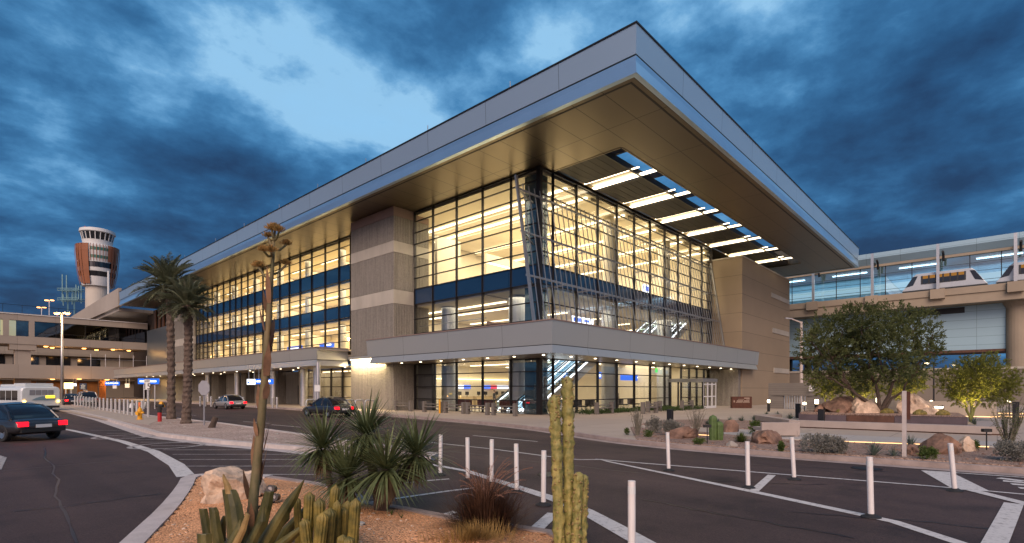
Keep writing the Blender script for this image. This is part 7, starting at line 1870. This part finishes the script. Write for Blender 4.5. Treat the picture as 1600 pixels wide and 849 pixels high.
x,y=D(210,92); area('underpass_light',(x,y,3.8),6,10,500,(1,.72,.3)); 

# people inside the glass
M['skin']=mat('skin',(.42,.26,.18),.6,var=0); M['cloth_dark']=mat('dark clothes',(.02,.02,.025),.8,var=.1); M['cloth_red']=mat('red top',(.35,.02,.02),.8,var=.1); M['hair']=mat('dark hair',(.015,.01,.008),.7,var=0); M['cloth_pale']=mat('pale shirt',(.45,.43,.4),.8,var=.1)
def person(label,x,y,z,rz,top,h=1.72):
    e=empty('person',label,'person',(x,y,z),rz,'people inside the terminal')
    J={'pel':(0,0,.93),'che':(0,.01,1.22),'sh':(0,0,1.40),'nek':(0,.0,1.48),'hd':(0,.02,1.60),'top':(0,.015,1.70)}
    V=[J['pel'],J['che'],J['sh'],J['nek'],J['hd'],J['top']]; Ed=[(0,1),(1,2),(2,3),(3,4),(4,5)]; Rr=[(.15,.11),(.155,.11),(.12,.09),(.055,.06),(.08,.095),(.06,.07)]
    for s in (-1,1):
        n0=len(V); V+= [(s*.19,0,1.39),(s*.235,-.02,1.12),(s*.215,.08,.88),(s*.21,.11,.80)]; Ed+=[(2,n0),(n0,n0+1),(n0+1,n0+2),(n0+2,n0+3)]; Rr+=[(.06,.06),(.045,.045),(.035,.035),(.03,.04)]
        n0=len(V); V+= [(s*.095,0,.86),(s*.11,.02+.05*s,.48),(s*.12,-.02+.06*s,.09),(s*.125,.12+.06*s,.04)]; Ed+=[(0,n0),(n0,n0+1),(n0+1,n0+2),(n0+2,n0+3)]; Rr+=[(.10,.10),(.065,.065),(.045,.05),(.04,.035)]
    me=bpy.data.meshes.new('body'); me.from_pydata([(a,b_,c*h/1.72) for a,b_,c in V],Ed,[]); o=bpy.data.objects.new('body',me); COL.objects.link(o)
    sk=o.modifiers.new('skin','SKIN'); 
    for i,v in enumerate(me.skin_vertices[0].data): v.radius=Rr[i]; v.use_root=(i==0)
    ss=o.modifiers.new('sub','SUBSURF'); ss.levels=1; ss.render_levels=1
    dg=bpy.context.evaluated_depsgraph_get(); dg.update(); m2=bpy.data.meshes.new_from_object(o.evaluated_get(dg)); bpy.data.objects.remove(o)
    for mm in (M['skin'],M[top],M['cloth_dark'],M['rubber']): m2.materials.append(mm)
    for p in m2.polygons:
        c=p.center; k_=h/1.72; ax=abs(c.x)
        p.material_index = 0 if c.z>1.455*k_ or (ax>.17 and c.z<.93*k_ and c.z>.7*k_) else (3 if c.z<.1 else (2 if c.z<.92*k_ and ax<.19 else 1)); p.use_smooth=True
    b_=bpy.data.objects.new('body',m2); COL.objects.link(b_); b_.parent=e
    q=MB(); q.rock((0,-.015,1.635*h/1.72),(.088,.10,.10),1,2,amp=.1); q.build('hair',M['hair'],e,world=False,smooth=True)
    return e
person('person in dark clothes standing before the check-in displays behind the left glass',37.0,36.2,.13,R(200),'cloth_dark')
person('person in a red top standing inside the wing glass left of the pier',30.4,49.0,.13,R(40),'cloth_red')
person('person in a pale shirt near the red topped one inside the wing glass',31.2,51.0,.13,R(120),'cloth_pale')
person('person in dark clothes standing inside the entrance glass left of the vestibule',46.6,28.3,.13,R(250),'cloth_dark')
